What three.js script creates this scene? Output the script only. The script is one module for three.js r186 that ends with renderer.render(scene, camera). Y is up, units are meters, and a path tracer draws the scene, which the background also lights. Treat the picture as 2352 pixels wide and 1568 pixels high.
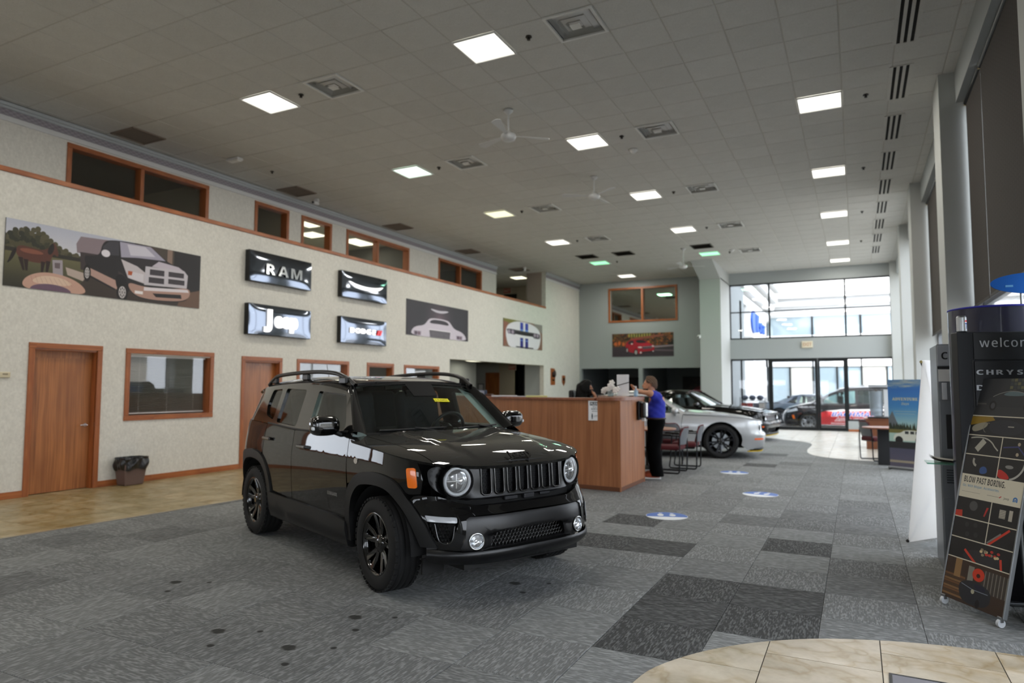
import * as THREE from 'three';
import { RoundedBoxGeometry } from 'three/addons/geometries/RoundedBoxGeometry.js';
import { mergeGeometries } from 'three/addons/utils/BufferGeometryUtils.js';
import { RectAreaLightUniformsLib } from 'three/addons/lights/RectAreaLightUniformsLib.js';
import { FontLoader } from 'three/addons/loaders/FontLoader.js';
import { TextGeometry } from 'three/addons/geometries/TextGeometry.js';

// ---------- camera, sky, sun, exposure ----------
const scene = new THREE.Scene();
const camera = new THREE.PerspectiveCamera(2 * Math.atan(784 / 1561.69) * 180 / Math.PI, 1.5, 0.05, 400);
{
  const yaw = 26.825 * Math.PI / 180, pit = 3.8316 * Math.PI / 180, roll = 0.1085 * Math.PI / 180;
  const F = new THREE.Vector3(-Math.sin(yaw) * Math.cos(pit), Math.sin(pit), -Math.cos(yaw) * Math.cos(pit));
  const R0 = new THREE.Vector3(Math.cos(yaw), 0, -Math.sin(yaw)), U0 = R0.clone().cross(F);
  const R = R0.clone().multiplyScalar(Math.cos(roll)).addScaledVector(U0, Math.sin(roll));
  const U = U0.clone().multiplyScalar(Math.cos(roll)).addScaledVector(R0, -Math.sin(roll));
  camera.quaternion.setFromRotationMatrix(new THREE.Matrix4().makeBasis(R, U, F.clone().negate()));
  camera.position.set(0, 1.5, 0);
  camera.focus = 3.8; camera.userData.fStop = 1.8;
  camera.updateMatrixWorld(true);
}
const renderer = new THREE.WebGLRenderer({ antialias: true });
renderer.toneMapping = THREE.LinearToneMapping;
renderer.toneMappingExposure = 1.0;
renderer.shadowMap.enabled = true;
RectAreaLightUniformsLib.init();
const SKY = 5, LAMP = 38;
scene.background = new THREE.Color().setRGB(SKY * 0.93, SKY, SKY * 1.1);
const sun = new THREE.DirectionalLight(0xfff4e4, 9);
sun.position.set(-30, 60, 14); sun.target.position.set(0, 0, -12);
sun.castShadow = true; sun.shadow.mapSize.set(2048, 2048);
Object.assign(sun.shadow.camera, { left: -45, right: 45, top: 45, bottom: -45, near: 1, far: 160 });
scene.add(sun, sun.target);

// ---------- helpers ----------
let seed = 7;
const rnd = () => { seed = (seed * 1664525 + 1013904223) >>> 0; return seed / 4294967296; };
const rr = (a, b) => a + (b - a) * rnd();
const lerp = (a, b, t) => a + (b - a) * t, clamp = (x, a = 0, b = 1) => Math.min(b, Math.max(a, x));
const sstep = (a, b, x) => { const t = clamp((x - a) / (b - a)); return t * t * (3 - 2 * t); };
function pw(tab, x) { // smooth piecewise interpolation of [x, y] rows
  if (x <= tab[0][0]) return tab[0][1];
  for (let i = 1; i < tab.length; i++) if (x <= tab[i][0]) {
    const [x0, y0] = tab[i - 1], [x1, y1] = tab[i], h = x1 - x0, t = (x - x0) / h;
    const m0 = i > 1 ? (y1 - tab[i - 2][1]) / (x1 - tab[i - 2][0]) : (y1 - y0) / h, m1 = i < tab.length - 1 ? (tab[i + 1][1] - y0) / (tab[i + 1][0] - x0) : (y1 - y0) / h;
    const t2 = t * t, t3 = t2 * t;
    return (2 * t3 - 3 * t2 + 1) * y0 + (t3 - 2 * t2 + t) * h * m0 + (3 * t2 - 2 * t3) * y1 + (t3 - t2) * h * m1;
  }
  return tab[tab.length - 1][1];
}
const used = {};
const numbered = (n) => { const k = used[n] = (used[n] ?? -1) + 1; return k ? n + '_' + String(k).padStart(3, '0') : n; };
function flat(g) { // non-indexed position / normal / uv only
  let o = g.index ? g.toNonIndexed() : g;
  for (const k of Object.keys(o.attributes)) if (!['position', 'normal', 'uv'].includes(k)) o.deleteAttribute(k);
  if (!o.attributes.normal) o.computeVertexNormals();
  if (!o.attributes.uv) o.setAttribute('uv', new THREE.BufferAttribute(new Float32Array(o.attributes.position.count * 2), 2));
  return o;
}
const merge = (gs) => { const l = (Array.isArray(gs) ? gs.flat(9) : [gs]).map(flat); return l.length === 1 ? l[0] : mergeGeometries(l); };
function metric(g) { // uv in metres from the dominant axis
  g = flat(g); const p = g.attributes.position, n = g.attributes.normal, u = g.attributes.uv;
  for (let i = 0; i < p.count; i++) {
    const a = Math.abs(n.getX(i)), b = Math.abs(n.getY(i)), c = Math.abs(n.getZ(i));
    if (b >= a && b >= c) u.setXY(i, p.getX(i), p.getZ(i)); else if (a >= c) u.setXY(i, p.getZ(i), p.getY(i)); else u.setXY(i, p.getX(i), p.getY(i));
  }
  return g;
}
function obj(name, gs, mat, parent = scene, um = true) {
  const g = merge(gs); const m = new THREE.Mesh(um ? metric(g) : g, mat);
  m.name = parent === scene ? numbered(name) : name; parent.add(m); return m;
}
function thing(name, label, category, pos = [0, 0, 0], turn = 0, group) {
  const o = new THREE.Group(); o.name = numbered(name); o.position.set(...pos); o.rotation.y = turn;
  o.userData = { label, category }; if (group) o.userData.group = group; scene.add(o); return o;
}
function tag(o, label, category, group) { o.userData.label = label; o.userData.category = category; if (group) o.userData.group = group; return o; }
function struct(name, gs, mat, label) {
  const o = gs ? obj(name, gs, mat) : new THREE.Group();
  if (!gs) { o.name = numbered(name); scene.add(o); }
  o.userData.kind = 'structure'; if (label) o.userData.label = label; return o;
}
function copyOf(o, pos, turn, label) {
  const c = o.clone(); c.name = numbered(o.name.replace(/_\d{3}$/, '')); c.userData = { ...o.userData }; scene.add(c);
  c.position.set(...pos); c.rotation.y = turn ?? o.rotation.y; if (label) c.userData.label = label; return c;
}
const move = (g, x = 0, y = 0, z = 0, rx = 0, ry = 0, rz = 0) => {
  if (rx) g.rotateX(rx); if (ry) g.rotateY(ry); if (rz) g.rotateZ(rz); return g.translate(x, y, z);
};
const box = (w, h, d, x = 0, y = 0, z = 0) => new THREE.BoxGeometry(w, h, d).translate(x, y, z);
const bx = (x0, x1, y0, y1, z0, z1) => box(Math.abs(x1 - x0), Math.abs(y1 - y0), Math.abs(z1 - z0), (x0 + x1) / 2, (y0 + y1) / 2, (z0 + z1) / 2);
const rbox = (w, h, d, r = 0.01, x = 0, y = 0, z = 0, s = 2) => new RoundedBoxGeometry(w, h, d, s, r).translate(x, y, z);
const rbx = (x0, x1, y0, y1, z0, z1, r = 0.008) => rbox(Math.abs(x1 - x0), Math.abs(y1 - y0), Math.abs(z1 - z0), r, (x0 + x1) / 2, (y0 + y1) / 2, (z0 + z1) / 2, 2);
const cyl = (r0, r1, h, x = 0, y = 0, z = 0, n = 24) => new THREE.CylinderGeometry(r0, r1, h, n).translate(x, y, z);
const sph = (r, x = 0, y = 0, z = 0, n = 16) => new THREE.SphereGeometry(r, n, Math.ceil(n * 0.6)).translate(x, y, z);
const lathe = (pts, n = 32) => new THREE.LatheGeometry(pts.map(([a, b]) => new THREE.Vector2(a, b)), n);
const tube = (pts, r, n = 24, k = 8, closed = false, tension = 0.5) => new THREE.TubeGeometry(new THREE.CatmullRomCurve3(pts.map((p) => new THREE.Vector3(...p)), closed, 'catmullrom', tension), n, r, k, closed);
function rod(a, b, r, k = 8) {
  const A = new THREE.Vector3(...a), B = new THREE.Vector3(...b), d = B.clone().sub(A), g = new THREE.CylinderGeometry(r, r, d.length(), k);
  g.applyQuaternion(new THREE.Quaternion().setFromUnitVectors(new THREE.Vector3(0, 1, 0), d.normalize())); return g.translate((A.x + B.x) / 2, (A.y + B.y) / 2, (A.z + B.z) / 2);
}
function shapeOf(pts, holes = []) {
  const s = new THREE.Shape(pts.map(([x, y]) => new THREE.Vector2(x, y)));
  for (const h of holes) s.holes.push(new THREE.Path(h.map(([x, y]) => new THREE.Vector2(x, y)))); return s;
}
const extr = (pts, d, holes = [], bevel = 0) => new THREE.ExtrudeGeometry(shapeOf(pts, holes), { depth: d, bevelEnabled: bevel > 0, bevelThickness: bevel, bevelSize: bevel, bevelSegments: 2, curveSegments: 8 });
const rect = (x0, y0, x1, y1) => [[x0, y0], [x1, y0], [x1, y1], [x0, y1]];
const rrect = (x0, y0, x1, y1, r, n = 5) => { const o = []; for (const [cx, cy, a] of [[x1 - r, y0 + r, -1], [x1 - r, y1 - r, 0], [x0 + r, y1 - r, 1], [x0 + r, y0 + r, 2]]) for (let i = 0; i <= n; i++) { const t = (a + i / n) * Math.PI / 2; o.push([cx + r * Math.cos(t), cy + r * Math.sin(t)]); } return o; };
const circ = (cx, cy, r, n = 28, ry = r) => Array.from({ length: n }, (_, i) => [cx + r * Math.cos(i / n * 2 * Math.PI), cy + ry * Math.sin(i / n * 2 * Math.PI)]);
function smooth(pts, n = 6, closed = true) { // Catmull-Rom through 2-D points; a third entry 1 keeps a corner sharp
  const c = new THREE.CatmullRomCurve3(pts.map(([x, y]) => new THREE.Vector3(x, y, 0)), closed, 'centripetal'); return c.getPoints(pts.length * n).slice(0, closed ? -1 : undefined).map((p) => [p.x, p.y]);
}
// round the corners of a polygon by radius r (or a per-point third entry)
function roundPoly(pts, r, n = 4) {
  const o = [], N = pts.length;
  for (let i = 0; i < N; i++) {
    const [px, py] = pts[(i + N - 1) % N], [x, y, q] = pts[i], [nx, ny] = pts[(i + 1) % N];
    let R = q ?? r; const a = Math.hypot(px - x, py - y), b = Math.hypot(nx - x, ny - y); R = Math.min(R, a * 0.48, b * 0.48);
    if (R < 1e-4) { o.push([x, y]); continue; }
    const ax = x + (px - x) / a * R, ay = y + (py - y) / a * R, cx = x + (nx - x) / b * R, cy = y + (ny - y) / b * R;
    for (let k = 0; k <= n; k++) { const t = k / n, s = 1 - t; o.push([s * s * ax + 2 * s * t * x + t * t * cx, s * s * ay + 2 * s * t * y + t * t * cy]); }
  }
  return o;
}
// a 2-D outline laid on a curved surface map(u, v) -> [x, y, z]; finely divided, with a turned-in rim of depth `thick`
function panel(outline, map, { holes = [], cell = 0.06, thick = 0.015, flip = false, uv = null, lift = 0 } = {}) {
  const fix = (p, ccw) => (THREE.ShapeUtils.isClockWise(p.map(([x, y]) => new THREE.Vector2(x, y))) === ccw ? p.slice().reverse() : p);
  const fine = (p) => { const o = []; p.forEach((a, i) => { const b = p[(i + 1) % p.length], n = Math.max(1, Math.ceil(Math.hypot(b[0] - a[0], b[1] - a[1]) / cell)); for (let k = 0; k < n; k++) o.push([lerp(a[0], b[0], k / n), lerp(a[1], b[1], k / n)]); }); return o; };
  const C = fine(fix(outline, true)), H = holes.map((h) => fine(fix(h, false)));
  const P = [...C, ...H.flat()].map((p) => [p[0], p[1]]);
  let T = THREE.ShapeUtils.triangulateShape(C.map((p) => new THREE.Vector2(...p)), H.map((h) => h.map((p) => new THREE.Vector2(...p))));
  const loops = [C.length, ...H.map((h) => h.length)];
  for (let pass = 0; pass < 7; pass++) {
    const mid = new Map(), out = []; let split = 0;
    const M = (a, b) => { const k = a < b ? a * 1e6 + b : b * 1e6 + a; if (mid.has(k)) return mid.get(k); const d = Math.hypot(P[a][0] - P[b][0], P[a][1] - P[b][1]); let m = -1; if (d > cell * 1.5) { m = P.length; P.push([(P[a][0] + P[b][0]) / 2, (P[a][1] + P[b][1]) / 2]); split++; } mid.set(k, m); return m; };
    for (const [a, b, c] of T) {
      const x = M(a, b), y = M(b, c), z = M(c, a), k = (x >= 0) + (y >= 0) + (z >= 0);
      if (!k) out.push([a, b, c]);
      else if (k === 3) out.push([a, x, z], [x, b, y], [z, y, c], [x, y, z]);
      else if (k === 1) { if (x >= 0) out.push([a, x, c], [x, b, c]); else if (y >= 0) out.push([a, b, y], [a, y, c]); else out.push([a, b, z], [z, b, c]); }
      else if (x < 0) out.push([a, b, y], [a, y, z], [z, y, c]);
      else if (y < 0) out.push([a, x, z], [x, b, z], [z, b, c]);
      else out.push([a, x, c], [x, y, c], [x, b, y]);
    }
    T = out; if (!split) break;
  }
  const e = 0.003, Q = [], N = [];
  const va = new THREE.Vector3(), vb = new THREE.Vector3(), vn = new THREE.Vector3();
  for (const [u, v] of P) {
    const p = map(u, v), a = map(u + e, v), a2 = map(u - e, v), b = map(u, v + e), b2 = map(u, v - e);
    va.set(a[0] - a2[0], a[1] - a2[1], a[2] - a2[2]); vb.set(b[0] - b2[0], b[1] - b2[1], b[2] - b2[2]); vn.crossVectors(va, vb).normalize(); if (flip) vn.negate();
    Q.push([p[0] + vn.x * lift, p[1] + vn.y * lift, p[2] + vn.z * lift]); N.push([vn.x, vn.y, vn.z]);
  }
  const pos = [], nor = [], uvs = [];
  const put = (i) => { pos.push(...Q[i]); nor.push(...N[i]); const q = uv ? uv(P[i][0], P[i][1]) : P[i]; uvs.push(q[0], q[1]); };
  for (const [a, b, c] of T) { if (flip) { put(a); put(c); put(b); } else { put(a); put(b); put(c); } }
  if (thick > 0) { let s = 0; for (const L of loops) { for (let i = 0; i < L; i++) {
    const a = s + i, b = s + (i + 1) % L, ia = Q[a].map((x, k) => x - N[a][k] * thick), ib = Q[b].map((x, k) => x - N[b][k] * thick);
    va.set(Q[b][0] - Q[a][0], Q[b][1] - Q[a][1], Q[b][2] - Q[a][2]); vn.set(...N[a]); vb.crossVectors(va, vn).normalize(); if (flip) vb.negate();
    const quad = flip ? [Q[a], Q[b], ia, Q[b], ib, ia] : [Q[a], ia, Q[b], Q[b], ia, ib];
    for (const p of quad) { pos.push(...p); nor.push(vb.x, vb.y, vb.z); uvs.push(0, 0); }
  } s += L; } }
  const g = new THREE.BufferGeometry();
  g.setAttribute('position', new THREE.Float32BufferAttribute(pos, 3)); g.setAttribute('normal', new THREE.Float32BufferAttribute(nor, 3)); g.setAttribute('uv', new THREE.Float32BufferAttribute(uvs, 2)); return g;
}
// a regular sheet map(s, t), s and t in 0..1
function sheet(map, nu, nv, flip = false) {
  const g = new THREE.BufferGeometry(), pos = [], uv = [], idx = [];
  for (let j = 0; j <= nv; j++) for (let i = 0; i <= nu; i++) { pos.push(...map(i / nu, j / nv)); uv.push(i / nu, j / nv); }
  for (let j = 0; j < nv; j++) for (let i = 0; i < nu; i++) { const a = j * (nu + 1) + i, b = a + 1, c = a + nu + 1, d = c + 1; flip ? idx.push(a, c, b, b, c, d) : idx.push(a, b, c, b, d, c); }
  g.setAttribute('position', new THREE.Float32BufferAttribute(pos, 3)); g.setAttribute('uv', new THREE.Float32BufferAttribute(uv, 2)); g.setIndex(idx); g.computeVertexNormals(); return g;
}
const mirrorZ = (g) => { g = flat(g).clone(); const p = g.attributes.position, n = g.attributes.normal; for (let i = 0; i < p.count; i++) { p.setZ(i, -p.getZ(i)); n.setZ(i, -n.getZ(i)); } for (const k of ['position', 'normal', 'uv']) { const a = g.attributes[k], s = a.itemSize, A = a.array; for (let t = 0; t < a.count; t += 3) for (let c = 0; c < s; c++) { const x = A[(t + 1) * s + c]; A[(t + 1) * s + c] = A[(t + 2) * s + c]; A[(t + 2) * s + c] = x; } } return g; };

// ---------- textures ----------
const hash = (x, y, s = 0) => { let h = (x * 374761393 + y * 668265263 + s * 974634777) | 0; h = Math.imul(h ^ (h >>> 13), 1274126177); return ((h ^ (h >>> 16)) >>> 0) / 4294967296; };
function vnoise(x, y, per, s = 0) { const xi = Math.floor(x), yi = Math.floor(y), fx = x - xi, fy = y - yi, w = (a) => ((a % per) + per) % per, u = fx * fx * (3 - 2 * fx), v = fy * fy * (3 - 2 * fy); return lerp(lerp(hash(w(xi), w(yi), s), hash(w(xi + 1), w(yi), s), u), lerp(hash(w(xi), w(yi + 1), s), hash(w(xi + 1), w(yi + 1), s), u), v); }
const fbm = (u, v, f, o, s = 0) => { let a = 0, k = 0.5; for (let i = 0; i < o; i++) { a += k * vnoise(u * f, v * f, f, s + i); f *= 2; k *= 0.5; } return a; };
function tex(w, h, size, fn, srgb = true) { // fn(u, v) -> [r, g, b] 0..255, one repeat spans size metres
  const d = new Uint8Array(w * h * 4);
  for (let j = 0; j < h; j++) for (let i = 0; i < w; i++) { const c = fn(i / w, j / h, i, j), k = (j * w + i) * 4; for (let q = 0; q < 3; q++) d[k + q] = clamp(c[q] ?? c[0], 0, 255); d[k + 3] = 255; }
  const t = new THREE.DataTexture(d, w, h); t.wrapS = t.wrapT = THREE.RepeatWrapping; t.magFilter = THREE.LinearFilter; t.minFilter = THREE.LinearMipmapLinearFilter; t.generateMipmaps = true;
  if (srgb) t.colorSpace = THREE.SRGBColorSpace; const s = Array.isArray(size) ? size : [size, size]; t.repeat.set(1 / s[0], 1 / s[1]); t.needsUpdate = true; return t;
}
function canvasTex(w, h, draw) {
  const c = document.createElement('canvas'); c.width = w; c.height = h; const g = c.getContext('2d'); draw(g, w, h);
  const t = new THREE.CanvasTexture(c); t.colorSpace = THREE.SRGBColorSpace; t.anisotropy = 4; return t;
}
const std = (color, roughness = 0.7, o = {}) => new THREE.MeshStandardMaterial({ color, roughness, ...o });
const phy = (color, roughness, o = {}) => new THREE.MeshPhysicalMaterial({ color, roughness, ...o });
const font = await new FontLoader().loadAsync('fonts/droid/droid_sans_bold.typeface.json');
const fontR = await new FontLoader().loadAsync('fonts/droid/droid_sans_regular.typeface.json');
function text(str, size, depth, f = font) { const g = new TextGeometry(str, { font: f, size, depth, curveSegments: 4, bevelEnabled: false }); g.computeBoundingBox(); const b = g.boundingBox; return g.translate(-(b.min.x + b.max.x) / 2, -(b.min.y + b.max.y) / 2, 0); }

// ---------- shared materials ----------
const M = {};
const wallTex = tex(512, 512, 1.6, (u, v) => { const n = fbm(u, v, 64, 3, 3), b = fbm(u, v, 8, 3, 9), s = vnoise(u * 90, v * 30, 90, 5); const k = 220 + (n - 0.45) * 22 + (b - 0.45) * 5 + (s - 0.5) * 8; return [k + 3, k, k - 9]; });
const wallBump = tex(512, 512, 1.6, (u, v) => { const k = fbm(u, v, 64, 3, 3) * 200 + vnoise(u * 90, v * 30, 90, 5) * 60; return [k, k, k]; }, false);
M.wallpaper = std(0xffffff, 0.85, { map: wallTex, bumpMap: wallBump, bumpScale: 0.0007 });
M.paint = std(new THREE.Color().setRGB(0.36, 0.385, 0.385), 0.7);
M.paintLight = std(new THREE.Color().setRGB(0.46, 0.475, 0.46), 0.7);
M.paintCream = std(new THREE.Color().setRGB(0.5, 0.45, 0.36), 0.75);
M.white = std(new THREE.Color().setRGB(0.72, 0.72, 0.71), 0.55);
M.extWhite = std(new THREE.Color().setRGB(0.78, 0.78, 0.77), 0.8);
const woodTex = (dark, lite, w, h, sz, sd, rot = 0) => { const t = tex(w, h, sz, (u, v) => { const wob = fbm(u, v, 4, 3, sd) * 0.5, g = vnoise((u + wob * 0.12) * 48, v * 3, 48, sd + 1) * 0.55 + vnoise(u * 128, v * 5, 128, sd + 2) * 0.3 + fbm(u, v, 6, 2, sd + 4) * 0.5; const t2 = clamp(g - 0.15); return [lerp(dark[0], lite[0], t2), lerp(dark[1], lite[1], t2), lerp(dark[2], lite[2], t2)]; }); t.rotation = rot; return t; };
M.oak = phy(0xffffff, 0.42, { map: woodTex([132, 76, 36], [198, 128, 70], 512, 512, [0.8, 1.9], 21), clearcoat: 0.35, clearcoatRoughness: 0.35 });
M.trim = phy(0xffffff, 0.45, { map: woodTex([136, 72, 34], [192, 116, 62], 256, 256, [0.25, 0.9], 31), clearcoat: 0.2, clearcoatRoughness: 0.4 });
M.trimH = phy(0xffffff, 0.45, { map: woodTex([136, 72, 34], [192, 116, 62], 256, 256, [0.9, 0.9], 33, Math.PI / 2), clearcoat: 0.2, clearcoatRoughness: 0.4 });
M.desk = phy(0xffffff, 0.5, { map: woodTex([140, 86, 52], [186, 126, 84], 512, 512, [1.1, 2.4], 41), clearcoat: 0.15, clearcoatRoughness: 0.5 });
M.deskTop = phy(0xffffff, 0.4, { map: woodTex([124, 70, 46], [164, 104, 76], 256, 256, [1.1, 1.1], 45), clearcoat: 0.3, clearcoatRoughness: 0.3 });
M.black = std(0x111113, 0.5);
M.blackMetal = std(0x16171a, 0.4, { metalness: 0.6 });
M.darkPlastic = std(0x17181a, 0.55);
M.chrome = std(0xd8dadd, 0.16, { metalness: 1 });
M.steel = std(0x9a9da0, 0.32, { metalness: 0.9 });
M.glass = phy(0xffffff, 0.02, { transmission: 1, thickness: 0, ior: 1.5 });
M.tint = phy(0x8fa39b, 0.02, { transmission: 1, thickness: 0, ior: 1.5 });
M.frame = std(0x15181b, 0.45, { metalness: 0.3 });
M.alu = std(0x8d9093, 0.45, { metalness: 0.7 });
M.paper = std(0xe9e9ea, 0.8);

// ================= THE SETTING =================
const WX = -10.1, UX = -11.2, CEIL = 5.73, FZ = -26.1, BZ = 8, RX = 1.29;
const inView = (p) => { const q = p.clone().project(camera); return q.z < 1 && q.z > -1 && Math.abs(q.x) < 1.06 && Math.abs(q.y) < 1.08; };
// clip a polygon to a rectangle
function clipRect(poly, x0, z0, x1, z1) {
  let P = poly;
  for (const [ax, s, v] of [[0, 1, x0], [0, -1, x1], [1, 1, z0], [1, -1, z1]]) {
    const o = []; const ins = (p) => s * (p[ax] - v) >= -1e-9;
    for (let i = 0; i < P.length; i++) { const a = P[i], b = P[(i + 1) % P.length]; if (ins(a)) o.push(a); if (ins(a) !== ins(b)) { const t = (v - a[ax]) / (b[ax] - a[ax]); o.push([lerp(a[0], b[0], t), lerp(a[1], b[1], t)]); } }
    P = o; if (P.length < 3) return [];
  }
  return P;
}
const areaOf = (P) => Math.abs(P.reduce((s, a, i) => { const b = P[(i + 1) % P.length]; return s + a[0] * b[1] - b[0] * a[1]; }, 0) / 2);
function slab(poly, y0, y1) { const g = new THREE.ExtrudeGeometry(shapeOf(poly.map(([x, z]) => [x, -z])), { depth: y1 - y0, bevelEnabled: false }); return g.rotateX(-Math.PI / 2).translate(0, y0, 0); }

// ---- floor ----
const floor = struct('floor', null, null, 'showroom floor of grey carpet tiles with beige and stone tile areas');
obj('slab', bx(-16, 1.6, -0.3, -0.012, BZ, -31), std(0x3a3a3a, 0.9), floor);
const streak = (dark, lite, sd) => tex(256, 256, 0.58, (u, v) => {
  const a = vnoise(u * 96, v * 14, 96, sd), b = vnoise(u * 64, v * 22, 64, sd + 1), c = fbm(u, v, 64, 2, sd + 2), d = fbm(u, v, 4, 2, sd + 3);
  const t = clamp((a * 0.6 + b * 0.5 - 0.42) * 2.6) * 0.8 + (c - 0.4) * 0.35; const k = lerp(dark, lite, clamp(t)) + (d - 0.4) * 10; return [k * 0.985, k, k * 1.0]; });
const carpetTones = [[112, 156], [100, 146], [88, 134], [54, 112], [106, 150]];
const carpetMats = [];
carpetTones.forEach(([d, l], i) => { const t = streak(d, l, 100 + i * 10), b = streak(0, 255, 100 + i * 10); b.colorSpace = THREE.NoColorSpace; const t2 = t.clone(), b2 = b.clone(); t2.rotation = b2.rotation = Math.PI / 2; t2.needsUpdate = b2.needsUpdate = true; carpetMats.push([std(0xffffff, 0.95, { map: t, bumpMap: b, bumpScale: 0.0025 }), std(0xffffff, 0.95, { map: t2, bumpMap: b2, bumpScale: 0.0025 })]); });
const stainTex = (spots, sd) => { const base = streak(98, 144, sd); const d = base.image.data, w = 256; for (let j = 0; j < w; j++) for (let i = 0; i < w; i++) { let s = 0; for (const [x, y, rx, ry] of spots) { const n = fbm(i / w, j / w, 16, 2, 5) - 0.45; s = Math.max(s, 1 - sstep(0.6, 1.1, Math.hypot((i / w - x) / rx, (j / w - y) / ry) + n * 0.8)); } const k = (j * w + i) * 4; for (let q = 0; q < 3; q++) d[k + q] *= 1 - 0.62 * s * (q === 2 ? 1.05 : 1); } return base; };
const stainMat = std(0xffffff, 0.95, { map: stainTex([[0.35, 0.4, 0.09, 0.07], [0.62, 0.72, 0.05, 0.04], [0.75, 0.2, 0.03, 0.03]], 140) });
const CP = 0.583, cx0 = -0.25, cz0 = -5.58;
const edgeX = (z) => -7.56 + (-3.8 - z) * 0.078;
const stoneRegion = [...smooth([[-1.07, -3.35], [-1.02, -3.66], [-0.86, -3.98], [-0.67, -4.22], [-0.46, -4.41], [-0.23, -4.56], [0.09, -4.69], [0.44, -4.77], [0.78, -4.79], [1.1, -4.79]], 4, false), [1.1, -1.5], [0.3, -1.6], [-0.4, -1.95], [-0.9, -2.5], [-1.05, -3]];
const entryRegion = [[1.1, FZ], [-4.12, FZ], [-4.12, -23.6], ...smooth([[-3.6, -22.9], [-2.6, -21.97], [-1.87, -21.08], [-1.39, -20.64], [-1.12, -19.94], [-1.1, -17.9], [-1.0, -16.97], [-0.76, -16.38], [-0.2, -15.96], [0.22, -15.86], [1.1, -15.8]], 4, false)];
const inPoly = (x, z, P) => { let c = false; for (let i = 0, j = P.length - 1; i < P.length; j = i++) if ((P[i][1] > z) !== (P[j][1] > z) && x < (P[j][0] - P[i][0]) * (z - P[i][1]) / (P[j][1] - P[i][1]) + P[i][0]) c = !c; return c; };
{
  const darkCells = { '0,2': 3, '0,-1': 3, '1,-1': 3, '0,-2': 3, '1,-2': 3, '1,-3': 3, '0,-3': 0, '2,1': 3, '3,1': 3, '3,3': 3, '2,18': 3, '2,14': 3, '1,15': 2, '1,4': 2, '0,4': 2, '0,5': 2, '-1,4': 2, '-1,5': 2, '0,6': 1, '-1,6': 2, '-1,7': 2, '2,2': 0, '1,2': 0, '1,1': 0, '1,0': 4, '2,0': 0, '0,1': 0, '0,0': 1, '0,3': 0, '-1,2': 0, '-1,1': 2, '-1,0': 2, '2,-1': 4, '2,-2': 0, '3,-1': 0, '2,-3': 0 };
  const cells = [];
  for (let c = -3; c < 13; c++) for (let r = -24; r < 35; r++) {
    const x1 = cx0 - CP * c, x0 = x1 - CP, z1 = cz0 - CP * r, z0 = z1 - CP, mx = (x0 + x1) / 2, mz = (z0 + z1) / 2;
    if (x0 > 1.1 || x1 < edgeX(z0) || z0 < FZ) continue;
    if ([[x0, z0], [x1, z0], [x0, z1], [x1, z1]].every(([x, z]) => inPoly(x, z, stoneRegion) || inPoly(x, z, entryRegion))) continue;
    const left = sstep(-1.5, -6, mx); const tone = darkCells[c + ',' + r] ?? [0, 4, 0, 1, 4, 1, 2][Math.floor(clamp(hash(c + 50, r + 50, 3) * (4.5 + left * 2.2), 0, 6))];
    cells.push({ c, r, mx, mz, x0, x1, z0, z1, tone, turn: (c + r) & 1, d: Math.hypot(mx, mz), see: inView(new THREE.Vector3(mx, 0, mz)) });
  }
  const mk = (e) => { const xa = Math.max(e.x0, edgeX(e.mz)) + 0.0012, xb = Math.min(e.x1, 1.12) - 0.0012, za = Math.max(e.z0, FZ) + 0.0012, zb = e.z1 - 0.0012, q = 0.003; return tileGeo(xa, xb, za, zb, -0.008, 0, q, e.x0, e.z0); };
  function tileGeo(x0, x1, z0, z1, y0, y1, q, ux, uz) { // a flat tile with a small chamfer
    const A = [[x0, y0, z0], [x1, y0, z0], [x1, y0, z1], [x0, y0, z1]], m = y1 - q * 0.7, B = [[x0, m, z0], [x1, m, z0], [x1, m, z1], [x0, m, z1]], T = [[x0 + q, y1, z0 + q], [x1 - q, y1, z0 + q], [x1 - q, y1, z1 - q], [x0 + q, y1, z1 - q]], pos = [];
    const quad = (a, b, c, d) => pos.push(...a, ...c, ...b, ...a, ...d, ...c);
    quad(T[0], T[1], T[2], T[3]); for (let i = 0; i < 4; i++) { const j = (i + 1) % 4; quad(B[i], B[j], T[j], T[i]); quad(A[i], A[j], B[j], B[i]); }
    const g = new THREE.BufferGeometry(); g.setAttribute('position', new THREE.Float32BufferAttribute(pos, 3)); g.computeVertexNormals();
    g.setAttribute('uv', new THREE.Float32BufferAttribute(pos.filter((_, i) => i % 3 === 0).flatMap((x, i) => [x - ux, pos[i * 3 + 2] - uz]), 2)); return g;
  }
  cells.sort((a, b) => (b.see - a.see) || a.d - b.d);
  const stains = [[-2.9, -3.5], [-2.65, -3.2], [-2.0, -4.95], [-4.6, -3.7], [-3.3, -2.9]].map(([x, z]) => [Math.floor((cx0 - x) / CP), Math.floor((cz0 - z) / CP)] + '');
  const far = [];
  cells.forEach((e, i) => { const g = mk(e); if (i < 300) obj('carpet_tile', g, stains.includes([e.c, e.r] + '') ? stainMat : carpetMats[e.tone][e.turn], floor, false); else { const k = [1, 0.86, 0.72, 0.5, 0.93][e.tone], n = g.attributes.position.count; g.setAttribute('color', new THREE.Float32BufferAttribute(Array(n * 3).fill(k), 3)); far.push(g); } });
  const fm = new THREE.Mesh(mergeGeometries(far), carpetMats[0][0].clone()); fm.material.vertexColors = true; fm.name = 'carpet_tile_field'; fm.userData.kind = 'stuff'; floor.add(fm);
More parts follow.
